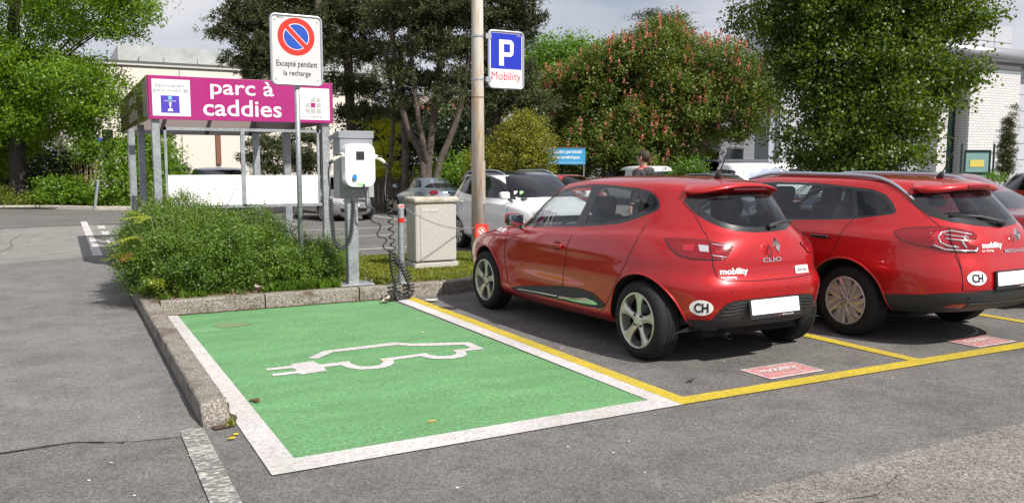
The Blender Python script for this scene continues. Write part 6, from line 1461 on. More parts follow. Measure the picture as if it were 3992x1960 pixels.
# weathered board fence behind the silver cars
a = at(1440, 735, 33); b = at(1700, 735, 33); t6 = empty('board_fence', (a.x, a.y, -.4), math.atan2(b.y - a.y, b.x - a.x), 'weathered grey board fence under the pines behind the silver cars', 'fence'); Lf = (b - a).length
mb = MB(); x = 0
while x < Lf: mb.bx(x, x + .17, -.012, .012, 0, 1.72 + .03 * math.sin(x * 7)); x += .18
mb.build('boards', mat('grey_boards', (.12, .105, .085), .9, var=.4, vscale=6), t6)
for k in range(4): mb = MB(); mb.bx(Lf * k / 3 - .05, Lf * k / 3 + .05, .012, .10, 0, 1.8); mb.build('fence_post', MC['grey_boards'], t6)
# low dark fence under the big tree at far left
a = at(-60, 700, 40); b = at(140, 700, 41); t7 = empty('low_fence', (a.x, a.y, 0), math.atan2(b.y - a.y, b.x - a.x), 'low dark metal fence in the shade under the big left tree', 'fence'); Lf = (b - a).length
mb = MB()
for z in (.25, 1.15): mb.bx(0, Lf, -.015, .015, z, z + .04)
for k in range(int(Lf / .14)): mb.bx(k * .14, k * .14 + .015, -.01, .01, .25, 1.15)
mb.build('fence_panel', mat('fence_dark', (.025, .03, .028), .5, .4), t7)
for k in range(3): mb = MB(); mb.bx(Lf * k / 2 - .04, Lf * k / 2 + .04, -.04, .04, 0, 1.3); mb.build('fence_post', MC['fence_dark'], t7)

# ================================================================ vegetation (numpy leaf clouds)
RG = np.random.default_rng(12)
def mesh_np(name, V_, F_n, nv, m, parent=None, loc=None, smooth=False):
    """V_ (N*nv,3) vertices, each face nv consecutive vertices"""
    me = bpy.data.meshes.new(name); nf = len(V_) // nv
    me.vertices.add(len(V_)); me.vertices.foreach_set('co', V_.astype(np.float32).ravel()); me.loops.add(nf * nv); me.loops.foreach_set('vertex_index', np.arange(nf * nv, dtype=np.int32))
    me.polygons.add(nf); me.polygons.foreach_set('loop_start', np.arange(0, nf * nv, nv, dtype=np.int32)); me.polygons.foreach_set('loop_total', np.full(nf, nv, dtype=np.int32)); me.update(); me.validate()
    return link_mesh(name, me, m, parent, smooth, loc=loc)
def rand_unit(n): v = RG.normal(size=(n, 3)); return v / np.linalg.norm(v, axis=1, keepdims=True)
def leaves(C_, size, up=.4, out_=None, ow=.5, aspect=.55, jitter=.35, shape='rhomb'):
    """one rhomb (or longer needle) per centre, facing mostly up/outwards"""
    n = len(C_); nrm = rand_unit(n) + np.array([0, 0, up]); 
    if out_ is not None: nrm += out_ * ow
    nrm /= np.linalg.norm(nrm, axis=1, keepdims=True); a = np.cross(nrm, rand_unit(n)); a /= np.linalg.norm(a, axis=1, keepdims=True); b = np.cross(nrm, a)
    s_ = size * (1 + jitter * (RG.random((n, 1)) * 2 - 1)); w_ = s_ * aspect
    fold = nrm * s_ * .12
    return np.stack([C_ - a * s_ * .5, C_ - b * w_ * .5 + fold, C_ + a * s_ * .5, C_ + b * w_ * .5 + fold], 1).reshape(-1, 3)
def shell_points(blobs, n, shell=.55, noise=.22, seed=0, low=-1.0):
    """cluster centres spread through the outer part of a set of ellipsoids, uneven outline"""
    w_ = np.array([b[3] * b[4] + b[4] * b[5] + b[3] * b[5] for b in blobs]); w_ = w_ / w_.sum(); k = RG.choice(len(blobs), size=n, p=w_); B = np.array(blobs)[k]
    d = rand_unit(n); ph = B[:, 0] * 3 + 1
    lump = 1 + noise * (np.sin(d[:, 0] * 5 + ph) * np.sin(d[:, 1] * 4 + ph * 2) + .6 * np.sin(d[:, 2] * 9 + ph) * np.cos(d[:, 0] * 8 + ph))
    r = (shell + (1 - shell) * RG.random(n) ** .6) * lump
    P_ = B[:, :3] + d * B[:, 3:6] * r[:, None]; return P_, d
def leaf_cloud(name, blobs, nclust, per, csize, lsize, m, parent, shell=.55, up=.5, aspect=.6, noise=.22, floor=None, base=(0, 0, 0), flat=1.0, droop=0.0, spray=1):
    P_, d = shell_points(blobs, nclust, shell, noise)
    if spray > 1:                                                     # gather the clusters into sprays with gaps between them
        m0 = max(1, nclust // spray); P0, d0 = shell_points(blobs, m0, shell, noise); P_ = np.repeat(P0, spray, axis=0); d = np.repeat(d0, spray, axis=0)
        o2 = RG.normal(size=P_.shape) * csize * 2.1 * np.array([1, 1, .42]); P_ = P_ + o2; P_[:, 2] -= .25 * np.linalg.norm(o2[:, :2], axis=1)
    C_ = np.repeat(P_, per, axis=0); D_ = np.repeat(d, per, axis=0)
    off = RG.normal(size=C_.shape) * csize * np.array([1, 1, flat]); C_ = C_ + off; C_[:, 2] -= droop * np.linalg.norm(off[:, :2], axis=1)
    if floor is not None: keep = C_[:, 2] > floor; C_, D_ = C_[keep], D_[keep]
    C_ = C_ - np.array(base); return mesh_np(name, leaves(C_, lsize, up, D_, aspect=aspect), None, 4, m, parent)
def limbs(name, paths, m, parent, base=(0, 0, 0), n=8):
    mb = MB(); b = Vector(base)
    for pts, r0, r1 in paths:
        q = smooth_path([Vector(p) - b for p in pts], 4); k = len(q); mb.tube(q, r0, n, rs=[r0 + (r1 - r0) * i / (k - 1) for i in range(k)])
    return mb.build(name, m, parent, smooth=True)
bark = mat('bark_grey', (.10, .085, .068), .95, var=.5, vscale=7, bump=.9, bscale=18); barkp = mat('bark_pine', (.105, .082, .066), .95, var=.5, vscale=5, bump=1.0, bscale=14); barkd = mat('bark_dark', (.055, .045, .038), .95, var=.4, vscale=8, bump=.8)
stem = mat('stem_green', (.16, .17, .06), .8)
LM = leaf_mat('maple_leaves', (.050, .110, .010), (.21, .35, .026), (.31, .46, .045), trans=.44)
LB = leaf_mat('bush_leaves', (.028, .078, .010), (.145, .245, .022), (.33, .39, .07), trans=.32, scale=2.2, spec=.55)
LP = leaf_mat('pine_needles', (.022, .034, .012), (.080, .098, .028), (.16, .16, .06), trans=.18, scale=.6, rough=.6)
LC = leaf_mat('chestnut_leaves', (.050, .085, .014), (.15, .21, .034), (.26, .31, .07), trans=.35, scale=.8)
LF = leaf_mat('blossom_red', (.44, .16, .12), (.66, .29, .21), (.72, .40, .31), trans=.35, scale=3)
LO = leaf_mat('poplar_leaves', (.028, .062, .010), (.14, .22, .024), (.30, .37, .09), trans=.40, scale=1.0, rough=.42, spec=.5)
LG = leaf_mat('golden_leaves', (.055, .065, .010), (.30, .31, .03), None, trans=.25, scale=2)
LY = leaf_mat('yellow_leaves', (.25, .30, .015), (.55, .56, .04), None, trans=.4, scale=2)
LH = leaf_mat('hazel_leaves', (.055, .12, .014), (.20, .34, .030), (.30, .45, .07), trans=.4, scale=1.5)
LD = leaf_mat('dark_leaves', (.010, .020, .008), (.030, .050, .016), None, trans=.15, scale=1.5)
LCy = leaf_mat('cypress_leaves', (.035, .045, .014), (.11, .12, .035), (.18, .17, .06), trans=.12, scale=3)
LBr = leaf_mat('bright_leaves', (.06, .13, .02), (.15, .28, .04), (.22, .38, .06), trans=.4, scale=.8)
def blobs_px(lst): 
    """(px, py, Z, radius px across, radius px up, depth radius m) -> world ellipsoids"""
    out = []
    for px, py, Z, rx, ry, rd in lst:
        p = at(px, py, Z); k = Z / 3250; out.append((p.x, p.y, p.z, max(rx * k, rd) * .5 + rx * k * .5, max(rx * k, rd) * .5 + rd * .5, ry * k))
    return out
def tree(name, label, cat, px, Z, leafm, blobs, nclust, per, csize, lsize, trunks, barkm, group=None, base_py=None, shell=.5, noise=.25, up=.5, aspect=.6, flat=1.0, part='crown', droop=0.0, extra=None, spray=6):
    g0 = at(px, 700, Z); z0 = gz(g0.x, g0.y); base = (g0.x, g0.y, z0); t = empty(name, base, 0, label, cat, group)
    bl = blobs_px(blobs); leaf_cloud(part, bl, nclust, per, csize, lsize, leafm, t, shell, up, aspect, noise, floor=z0 + .15, base=base, flat=flat, droop=droop, spray=spray)
    paths = []
    for pts, r0, r1 in trunks: paths.append(([tuple(at(a, b, zz)) if b is not None else (at(a, 700, zz).x, at(a, 700, zz).y, z0 - .2) for a, b, zz in pts], r0, r1))
    if paths:
        for pth in paths: limbs('trunk' if pth[1] > .09 else 'limb', [pth], barkm, t, base)
    if extra: extra(t, bl, base)
    return t, bl, base
# --- big maple-like tree, far left
Zt = 31.5
def maple_extra(t, bl, base):
    rn = random.Random(3); paths = []
    for k in range(26):
        b = rn.choice(bl); a = Vector((at(60, 420, Zt))); e = Vector(b[:3]) + Vector((rn.uniform(-1, 1) * b[3], rn.uniform(-1, 1) * b[4], rn.uniform(-.6, .6) * b[5])) * .8
        paths.append(([a, a.lerp(e, .5) + Vector((0, 0, .4)), e], .06, .012))
    limbs('branches', paths, barkd, t, base, 5)
tree('broadleaf_tree', 'huge bright green broadleaf tree overhanging the lane at far left', 'tree', 70, Zt, LM,
     [(60, 120, Zt, 260, 170, 2.6), (330, 30, Zt, 230, 80, 2.2), (-60, 350, Zt, 230, 200, 2.6), (150, 330, Zt - .5, 220, 170, 2.6), (300, 330, Zt, 140, 120, 1.8), (190, 440, Zt, 150, 80, 1.8), (380, 415, Zt, 90, 65, 1.3), (30, 540, Zt + 1, 150, 110, 2.2), (-120, 560, Zt + 1, 180, 130, 2.2), (130, -120, Zt, 420, 160, 3), (470, 60, Zt, 80, 75, 1.0), (440, -30, Zt, 120, 60, 1.2), (445, 360, Zt, 60, 45, .9)],
     6800, 16, .13, .108, [([(75, None, Zt), (68, 600, Zt), (60, 420, Zt), (40, 200, Zt), (60, 0, Zt)], .34, .14), ([(60, 430, Zt), (150, 330, Zt), (260, 260, Zt)], .14, .05), ([(60, 420, Zt), (-60, 300, Zt)], .14, .05)], barkd, shell=.45, extra=maple_extra, noise=.3)
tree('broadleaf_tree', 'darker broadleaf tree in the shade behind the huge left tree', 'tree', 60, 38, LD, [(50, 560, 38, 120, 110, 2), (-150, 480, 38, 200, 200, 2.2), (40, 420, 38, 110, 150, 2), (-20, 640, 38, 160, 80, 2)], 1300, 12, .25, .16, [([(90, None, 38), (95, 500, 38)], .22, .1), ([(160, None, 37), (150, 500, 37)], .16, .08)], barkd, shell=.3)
# --- shrubs left of the shelter
tree('hazel_shrub', 'large bright green shrub left of the trolley shelter', 'shrub', 500, 31.2, LH, [(500, 700, 31.2, 90, 95, 1.1), (560, 640, 31.5, 85, 130, 1.0), (420, 775, 32, 100, 40, .9), (600, 740, 31.2, 90, 80, 1), (580, 490, 32.5, 90, 100, 1.0), (500, 560, 32, 60, 35, .7), (650, 640, 32, 40, 100, .6)], 2300, 13, .11, .10, [([(520, None, 31.5), (545, 600, 31.5), (580, 430, 32)], .07, .02), ([(480, None, 31.2), (470, 640, 31.2)], .04, .02)], bark, shell=.4)
def canes(t, bl, base):
    rn = random.Random(6); paths = []
    for k in range(17):
        x = 300 + rn.uniform(-14, 75); x2 = x + rn.uniform(-18, 32.2); paths.append(([(at(x, 700, 31.2).x, at(x, 700, 31.2).y, 0.05), at((x + x2) / 2 + rn.uniform(-5, 5), 700, 31.2), at(x2, rn.uniform(590, 640), 31.2)], .018, .007))
    limbs('canes', paths, mat('cane_tan', (.34, .25, .13), .8), t, base, 5)
tree('caned_shrub', 'tall shrub with bare tan canes left of the leaning post', 'shrub', 335, 31.2, LH, [(340, 585, 31.2, 55, 55, .5), (330, 520, 31.4, 40, 70, .5), (300, 735, 30.8, 60, 40, .5), (370, 760, 30.8, 60, 40, .6)], 480, 13, .10, .10, [], bark, shell=.3, extra=canes)
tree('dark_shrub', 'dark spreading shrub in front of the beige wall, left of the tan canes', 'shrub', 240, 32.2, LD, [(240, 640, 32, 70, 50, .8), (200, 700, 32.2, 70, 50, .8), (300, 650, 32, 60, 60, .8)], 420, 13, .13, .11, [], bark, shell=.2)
tree('low_shrub', 'low green shrub with bright leaves under the caned shrub', 'shrub', 230, 30.8, LH, [(230, 705, 30.8, 60, 22, .6), (200, 745, 30.5, 60, 25, .6)], 300, 12, .09, .09, [], bark, shell=.3)
tree('juniper', 'feathery yellow-green juniper at the far left edge of the lane', 'shrub', 20, 31.2, leaf_mat('juniper_leaves', (.06, .085, .014), (.19, .22, .03), (.30, .32, .06), trans=.25, scale=2), [(20, 775, 31.2, 70, 42, 1), (-40, 770, 31.2, 80, 50, 1), (60, 800, 30.4, 50, 22, .6)], 1100, 14, .10, .07, [], bark, shell=.35, flat=.5)
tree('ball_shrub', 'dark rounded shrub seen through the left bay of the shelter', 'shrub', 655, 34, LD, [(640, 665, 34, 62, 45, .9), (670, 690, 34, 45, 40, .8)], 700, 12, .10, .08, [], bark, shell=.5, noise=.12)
# ground cover along the far kerb
b_ = [];
for k in range(34):
    px = 110 + k * 14; Z = 31.6 - .05 * k; p = at(px, 790, Z); b_.append((p.x, p.y + 1.2, .10, .55, 1.1, .22))
o_ = leaf_cloud('ground_cover', b_, 2600, 12, .10, .085, leaf_mat('cover_leaves', (.09, .16, .02), (.26, .38, .05), (.36, .48, .09), trans=.4, scale=1.5), None, shell=.2, floor=.0); o_['kind'] = 'stuff'; tag(o_, 'bright green ground cover along the far kerb', 'ground cover')
# --- pines
def pine(label, px, Z, trunks, pads, name='pine_tree', seed=1, tuft=.17, dens=1.0, twig=True):
    """needle tufts (thin spikes) on flattened pads, carried by limbs"""
    global RG
    RG = np.random.default_rng(seed); rn = random.Random(seed)
    g0 = at(px, 700, Z); z0 = gz(g0.x, g0.y); base = (g0.x, g0.y, z0); t = empty(name, base, 0, label, 'tree', 'pines behind the parked cars')
    for pts, r0, r1 in trunks: limbs('trunk', [([tuple(at(a, b, zz)) if b is not None else (at(a, 700, zz).x, at(a, 700, zz).y, z0 - .3) for a, b, zz in pts], r0, r1)], barkp, t, base, 10)
    bl = blobs_px(pads); V_ = []; paths = []
    tr = [[Vector(at(a, b, zz)) if b is not None else Vector((at(a, 700, zz).x, at(a, 700, zz).y, z0)) for a, b, zz in pts] for pts, _, _ in trunks]
    for b in bl:
        n = int(dens * 120 * (b[3] * b[4] + b[3] * b[5] + b[4] * b[5])); m0 = max(2, n // 5); P_, d = shell_points([b], m0, .15, .3); P_ = np.repeat(P_, 5, axis=0) + RG.normal(size=(m0 * 5, 3)) * np.array([.17, .17, .07]); d = np.repeat(d, 5, axis=0)
        # limb from the nearest trunk point
        c = Vector(b[:3]); best = min((q for tt_ in tr for q in smooth_path(tt_, 6) if q.z < c.z + .3), key=lambda q: (q - c).length, default=c)
        paths.append(([best, best.lerp(c, .5) + Vector((0, 0, .15)), c], .05, .02))
        for q in P_[::10]: paths.append(([c, c.lerp(Vector(q), .6) + Vector((0, 0, -.05)), Vector(q)], .016, .005))
        k = 15; C_ = np.repeat(P_, k, axis=0); dirs = rand_unit(len(C_)) + np.repeat(d, k, axis=0) * .5 + np.array([0, 0, .35]); dirs /= np.linalg.norm(dirs, axis=1, keepdims=True)
        L_ = tuft * (.6 + .6 * RG.random((len(C_), 1))); sd_ = np.cross(dirs, rand_unit(len(C_))); sd_ /= np.linalg.norm(sd_, axis=1, keepdims=True); C_ = C_ + RG.normal(size=C_.shape) * .05
        V_.append(np.stack([C_ - sd_ * .012, C_ + dirs * L_ * .6 - sd_ * .019, C_ + dirs * L_, C_ + sd_ * .019 + dirs * L_ * .6], 1).reshape(-1, 3))
    V_ = np.concatenate(V_) - np.array(base); mesh_np('crown', V_, None, 4, LP, t); limbs('branches', paths, barkd, t, base, 4)
    return t
pine('dark pine left of the no-parking sign, branches reaching over the beige hall', 1270, 32, [([(1262, None, 32), (1255, 560, 32), (1235, 300, 32), (1240, 0, 32), (1240, -260, 32)], .20, .10)],
     [(930, 95, 32, 80, 42, .9), (880, 60, 32, 45, 22, .6), (860, 130, 32, 45, 22, .6), (1000, 180, 32, 110, 45, 1.1), (960, 245, 32, 90, 30, .8), (1000, 20, 32.5, 110, 55, 1.3), (1090, 100, 32.5, 140, 70, 1.5), (1110, 230, 32.5, 120, 55, 1.2), (1020, 300, 32, 90, 26, .8), (1130, -40, 33, 190, 80, 1.8), (1250, 60, 33, 130, 90, 1.6), (1230, 200, 33, 90, 70, 1.3), (1050, 560, 31.5, 90, 24, .7), (980, 615, 31.5, 70, 18, .6), (1140, 600, 31.5, 100, 32, .9), (1080, 650, 31.5, 90, 22, .7), (1200, 540, 32, 80, 30, .8), (1210, 640, 32, 70, 30, .8)], seed=3)
pine('tall straight pine between the no-parking sign and the charging station', 1375, 34, [([(1382, None, 34), (1375, 600, 34), (1362, 350, 34), (1350, 0, 34), (1345, -260, 34)], .24, .14)],
     [(1400, 60, 34, 130, 80, 1.6), (1340, 180, 34.5, 110, 55, 1.3), (1440, 200, 34, 110, 55, 1.2), (1330, 330, 34, 80, 35, 1), (1420, 340, 34, 90, 45, 1), (1460, 440, 33.5, 100, 40, 1), (1350, 440, 34, 70, 30, .8), (1400, -100, 34, 200, 90, 2), (1540, 60, 34, 110, 60, 1.3)], seed=5)
Zp = 30
pine('many-stemmed pine with leaning pinkish trunks fanning out behind the silver cars', 1660, Zp, [([(1655, None, Zp), (1655, 690, Zp), (1640, 590, Zp), (1600, 520, Zp), (1560, 380, Zp), (1530, 150, Zp), (1520, -150, Zp)], .17, .09), ([(1672, None, Zp), (1668, 680, Zp), (1680, 540, Zp), (1700, 380, Zp), (1720, 150, Zp), (1730, -150, Zp)], .16, .08),
      ([(1668, 640, Zp), (1650, 560, Zp - .3), (1625, 420, Zp - .3), (1600, 180, Zp - .3), (1590, -100, Zp - .3)], .12, .06), ([(1690, None, Zp), (1705, 670, Zp), (1745, 560, Zp), (1785, 450, Zp), (1820, 280, Zp), (1850, 60, Zp)], .15, .07), ([(1575, None, 31), (1580, 640, 31), (1572, 450, 31), (1560, 200, 31)], .15, .09), ([(1520, None, 32), (1522, 640, 32), (1535, 420, 32), (1500, 200, 32)], .10, .06)],
     [(1560, 40, 30, 110, 60, 1.4), (1680, 60, 30.5, 130, 80, 1.6), (1800, 40, 30, 120, 70, 1.4), (1620, 170, 30, 90, 50, 1.1), (1560, 280, 30, 90, 45, 1), (1740, 190, 30, 110, 55, 1.3), (1850, 180, 30.5, 90, 55, 1.1), (1780, 300, 30, 90, 40, 1), (1640, 320, 30, 70, 30, .8), (1730, 370, 29.5, 80, 30, .8), (1560, 380, 30, 70, 30, .8), (1690, -90, 30.5, 260, 90, 2.2), (1600, 440, 31, 80, 28, .8)], seed=7)
pine('broad pine with drooping branches right of the concrete column', 1960, 31, [([(1945, None, 31), (1935, 500, 31), (1920, 250, 31), (1910, 0, 31), (1905, -220, 31)], .20, .10)],
     [(1900, 60, 31, 110, 70, 1.3), (2010, 40, 31, 90, 55, 1.1), (2070, 90, 31, 45, 30, .7), (2000, 150, 31, 90, 50, 1), (1930, 260, 31, 90, 60, 1.1), (2030, 290, 31, 80, 50, 1), (2000, 380, 31, 110, 50, 1.1), (2100, 400, 31, 70, 40, .9), (1930, 420, 31, 90, 60, 1), (2080, 470, 30.5, 60, 35, .8), (1960, -80, 31, 160, 80, 1.6), (1860, 340, 31.5, 70, 50, .9)], seed=9)
RG = np.random.default_rng(40)
tree('golden_conifer', 'dense yellow-green conifer left of the blue sign', 'conifer', 2010, 27.5, LG, [(2010, 600, 27.5, 95, 110, .9), (2060, 560, 27.5, 75, 90, .8), (1930, 620, 27.8, 80, 90, .8), (2040, 480, 27.8, 60, 50, .6), (2090, 640, 27.3, 50, 70, .6)], 2600, 12, .085, .075, [([(2010, None, 27.8), (2010, 560, 27.8)], .10, .05)], bark, shell=.7, noise=.15, aspect=.45)
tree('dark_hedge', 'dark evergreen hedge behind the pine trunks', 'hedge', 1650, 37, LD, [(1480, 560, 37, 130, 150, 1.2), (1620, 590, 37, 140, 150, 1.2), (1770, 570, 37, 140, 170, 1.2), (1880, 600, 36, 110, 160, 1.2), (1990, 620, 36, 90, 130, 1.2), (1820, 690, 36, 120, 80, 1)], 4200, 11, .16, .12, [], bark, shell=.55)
tree('laurel', 'laurel bush with sunlit leaves behind the white car', 'shrub', 1800, 30, LH, [(1800, 655, 30, 60, 45, .6), (1850, 640, 30, 50, 60, .6), (1720, 650, 31, 50, 40, .6)], 420, 10, .12, .10, [], bark, shell=.6)
def flowers(dn, seed, sc=.12):
    def f(t, bl, base):
        global RG
        RG = np.random.default_rng(seed); P_, d = shell_points(bl, dn, .93, .22); k = 13
        keep = (d[:, 1] < .25); P_, d = P_[keep], d[keep]
        C_ = np.repeat(P_, k, axis=0); hgt = np.tile(np.linspace(0, 1, k), len(P_)); C_ = C_ + RG.normal(size=C_.shape) * (sc * .30) * (1.15 - hgt[:, None]); C_[:, 2] += hgt * sc * 1.8
        mesh_np('blossom', leaves(C_ - np.array(base), .10, .2, None, aspect=.85), None, 4, LF, t)
    return f
tree('flowering_tree', 'broad chestnut tree covered in salmon-red flower spikes behind the white van', 'tree', 2560, 43, LC, [(2560, 200, 43, 190, 95, 2.2), (2400, 240, 43, 120, 85, 1.8), (2330, 310, 43, 90, 80, 1.4), (2740, 245, 42, 150, 95, 2), (2870, 270, 41, 100, 85, 1.5), (2960, 330, 40, 60, 70, 1.0), (2400, 420, 43, 140, 120, 2), (2600, 400, 42, 190, 140, 2.4), (2790, 440, 41, 150, 105, 2), (2910, 410, 40, 80, 90, 1.2), (2330, 560, 42, 140, 100, 1.8), (2510, 575, 41.5, 160, 85, 1.8), (2680, 545, 41.5, 110, 70, 1.5), (2600, 110, 43, 90, 50, 1.2), (2480, 480, 41, 90, 80, 1.2), (2650, 300, 41, 100, 80, 1.4)], 9500, 14, .14, .13,
     [([(2560, None, 43), (2560, 560, 43), (2575, 380, 43), (2570, 200, 43)], .28, .1)], bark, shell=.72, extra=flowers(1150, 5, .17), droop=.4)
tree('flowering_tree', 'smaller chestnut with salmon-red flower spikes just right of the parking sign', 'tree', 2200, 45, LC, [(2200, 330, 45, 110, 80, 1.6), (2290, 300, 45, 100, 70, 1.6), (2150, 440, 45, 90, 90, 1.5), (2260, 430, 45, 110, 110, 1.6), (2240, 570, 45, 100, 90, 1.5), (2180, 650, 44, 110, 70, 1.4)], 2900, 13, .15, .15, [([(2230, None, 45), (2230, 500, 45), (2220, 350, 45)], .18, .08)], bark, shell=.7, extra=flowers(520, 8, .17), droop=.4)
tree('flowering_tree', 'distant chestnut with red flowers glimpsed between the pine trunks', 'tree', 1640, 40, LC, [(1500, 520, 40, 90, 80, 1.2), (1620, 500, 40, 110, 100, 1.3), (1760, 480, 40, 110, 100, 1.3), (1850, 520, 40, 60, 90, 1)], 1700, 12, .16, .13, [([(1640, None, 40), (1640, 480, 40)], .16, .08)], bark, shell=.6, extra=flowers(330, 9, .15))
tree('yellow_shrub', 'yellow-leaved shrub glowing right of the charging station', 'shrub', 1490, 33, LY, [(1480, 480, 33, 50, 30, .5), (1510, 560, 33, 45, 25, .5), (1480, 620, 33, 45, 18, .4), (1500, 660, 32.5, 60, 14, .5), (1540, 500, 33, 50, 25, .5)], 420, 10, .12, .09, [([(1500, None, 33), (1495, 500, 33)], .05, .02)], bark, shell=.2, flat=.35)
tree('broadleaf_tree', 'distant bright green tree rising behind the parking sign', 'tree', 2190, 50, LBr, [(2190, 200, 50, 110, 75, 2), (2130, 260, 50, 90, 90, 2), (2270, 250, 50, 80, 70, 2), (2200, 320, 50, 150, 80, 2), (2090, 300, 50, 80, 90, 2)], 2000, 12, .22, .17, [([(2190, None, 50), (2190, 300, 50)], .25, .1)], bark, shell=.6, noise=.3)
tree('cedar', 'flat-topped cedar peeking above the flowering chestnut', 'tree', 2590, 52, LP, [(2530, 58, 52, 55, 10, 1), (2620, 62, 52, 70, 12, 1.2), (2580, 90, 52, 90, 16, 1.4), (2600, 130, 52, 110, 22, 1.6)], 700, 14, .16, .12, [([(2590, None, 52), (2590, 60, 52)], .2, .05)], barkd, shell=.2, flat=.4, aspect=.3)
tree('fern_shrub', 'light green feathery shrub right of the white van', 'shrub', 2690, 36, LBr, [(2690, 660, 36, 50, 45, .6), (2660, 680, 36, 40, 30, .5)], 260, 10, .10, .10, [], bark, shell=.3)
# --- poplar with many stems, right
Zq = 20.5
def poplar_extra(t, bl, base):
    rn = random.Random(9); paths = []
    for k in range(70):
        b = rn.choice(bl); e = Vector(b[:3]) + Vector((rn.uniform(-1, 1) * b[3], rn.uniform(-1, 1) * b[4], rn.uniform(-.2, .9) * b[5])) * .9; s_ = at(3330 + rn.uniform(-60, 60), rn.uniform(450, 690), Zq)
        if e.z < s_.z + .3: continue
        paths.append(([s_, s_.lerp(e, .5) + Vector((0, 0, .2)), e], rn.uniform(.018, .035), .006))
    limbs('branches', paths, bark, t, base, 5)
tree('poplar', 'big many-stemmed poplar behind the red estate car', 'tree', 3330, Zq, LO, [(3200, 60, Zq, 190, 120, 1.4), (3450, 40, Zq, 200, 110, 1.5), (3630, 60, Zq, 150, 90, 1.2), (3790, 70, Zq, 70, 40, .6), (3300, 220, Zq, 220, 120, 1.6), (3530, 230, Zq, 165, 115, 1.3), (3730, 290, Zq, 95, 45, .7), (3100, 180, Zq, 110, 110, 1), (3210, 350, Zq, 90, 110, 1.1), (3400, 390, Zq, 210, 130, 1.5), (3560, 400, Zq, 105, 90, 1), (3265, 520, Zq, 115, 110, 1.2), (3430, 560, Zq, 120, 110, 1.2), (3040, 500, Zq, 30, 18, .3), (3120, 610, Zq, 60, 35, .5), (3300, 630, Zq, 130, 60, 1), (3240, -120, Zq, 330, 140, 2), (3600, -120, Zq, 280, 130, 1.8), (2960, 60, Zq, 60, 60, .6)],
     9500, 13, .10, .078, [([(3320, None, Zq), (3315, 600, Zq), (3280, 300, Zq), (3230, -100, Zq)], .13, .05), ([(3345, None, Zq), (3350, 600, Zq), (3400, 300, Zq), (3440, -100, Zq)], .13, .05), ([(3360, None, Zq), (3390, 560, Zq), (3500, 300, Zq), (3620, 0, Zq)], .10, .03), ([(3300, None, Zq), (3260, 560, Zq), (3140, 300, Zq), (3060, 0, Zq)], .10, .03), ([(3335, 640, Zq), (3320, 300, Zq - .3), (3330, 0, Zq - .3)], .09, .04)], bark, shell=.5, extra=poplar_extra, up=.3, aspect=.8)
tree('cypress', 'narrow dark cypress leaning slightly at the right edge', 'conifer', 3925, 40, LCy, [(3922, 640, 40, 27, 60, .3), (3925, 580, 40, 26, 70, .3), (3931, 510, 40, 18, 55, .22), (3942, 455, 40, 9, 34, .10), (3954, 422, 40, 4, 14, .05)], 1500, 12, .05, .075, [([(3922, None, 40), (3925, 500, 40)], .08, .03)], barkd, shell=.5, noise=.12, aspect=.35, up=1.0)
tree('low_shrub', 'small pale-leaved shrub at the foot of the cypress', 'shrub', 3875, 39, LBr, [(3878, 690, 39, 20, 14, .3)], 90, 10, .09, .08, [], bark, shell=.3)
# ================================================================ the big bush on the island
RG = np.random.default_rng(77)
o = (1.9, 10.6, .12); t = empty('boxleaf_bush', o, 0, 'big dense small-leaved bush filling the planted island left of the charging station', 'shrub')
HB = [(1.25, 9.75, .55, .62, .42, .50), (1.15, 10.6, .62, .60, .75, .62), (1.35, 11.5, .70, .65, .75, .62), (1.9, 9.95, .50, .65, .52, .42), (2.0, 10.9, .60, .70, .8, .55), (2.5, 10.1, .42, .45, .55, .36), (2.75, 10.9, .40, .50, .60, .36), (2.75, 10.15, .40, .30, .36, .34), (3.05, 10.6, .42, .32, .42, .38), (1.0, 9.9, .45, .42, .45, .45), (2.1, 11.8, .55, .6, .5, .45), (1.6, 10.2, .72, .45, .45, .42), (.95, 10.9, .75, .35, .6, .45)]
HB = [(a, b, .12 + (c - .12) * .86, d, e, f * .84) for a, b, c, d, e, f in HB]; HB = [(a, b, c - (.10 if a > 2 else 0), d, e, f) for a, b, c, d, e, f in HB]
leaf_cloud('foliage', HB, 16000, 15, .034, .0245, LB, t, shell=.74, floor=.14, base=o, noise=.16, up=.7, aspect=.62, spray=5)
mb = MB(); rn = random.Random(5); lv = []
for k in range(230):                                               # young upright shoots
    b = rn.choice(HB); a = rn.uniform(0, 2 * PI); q = rn.uniform(.1, .92); x = b[0] + b[3] * q * math.cos(a); y = b[1] + b[4] * q * math.sin(a); z = b[2] + b[5] * math.sqrt(max(0, 1 - q * q)) * .93
    L_ = rn.uniform(.08, .22 if rn.random() < .85 else .38); d = Vector((rn.uniform(-.4, .4) + .5 * q * math.cos(a), rn.uniform(-.4, .4) + .4 * q * math.sin(a), 1)).normalized(); p = Vector((x, y, z)); e = p + d * L_
    mb.tube([p - Vector(o), (p.lerp(e, .5) + Vector((rn.uniform(-.01, .01), 0, 0))) - Vector(o), e - Vector(o)], .003, 4, rs=[.0035, .0025, .001])
    for j in range(int(L_ / .012)):
        s_ = j / (L_ / .012); c = p.lerp(e, s_); lv.append((c.x + rn.uniform(-.012, .012), c.y + rn.uniform(-.012, .012), c.z + rn.uniform(-.004, .01)))
mb.build('shoots', stem, t); C_ = np.array(lv) - np.array(o); mesh_np('shoot_leaves', leaves(C_, .019, .2, None, aspect=.6), None, 4, LB, t)
paths = []
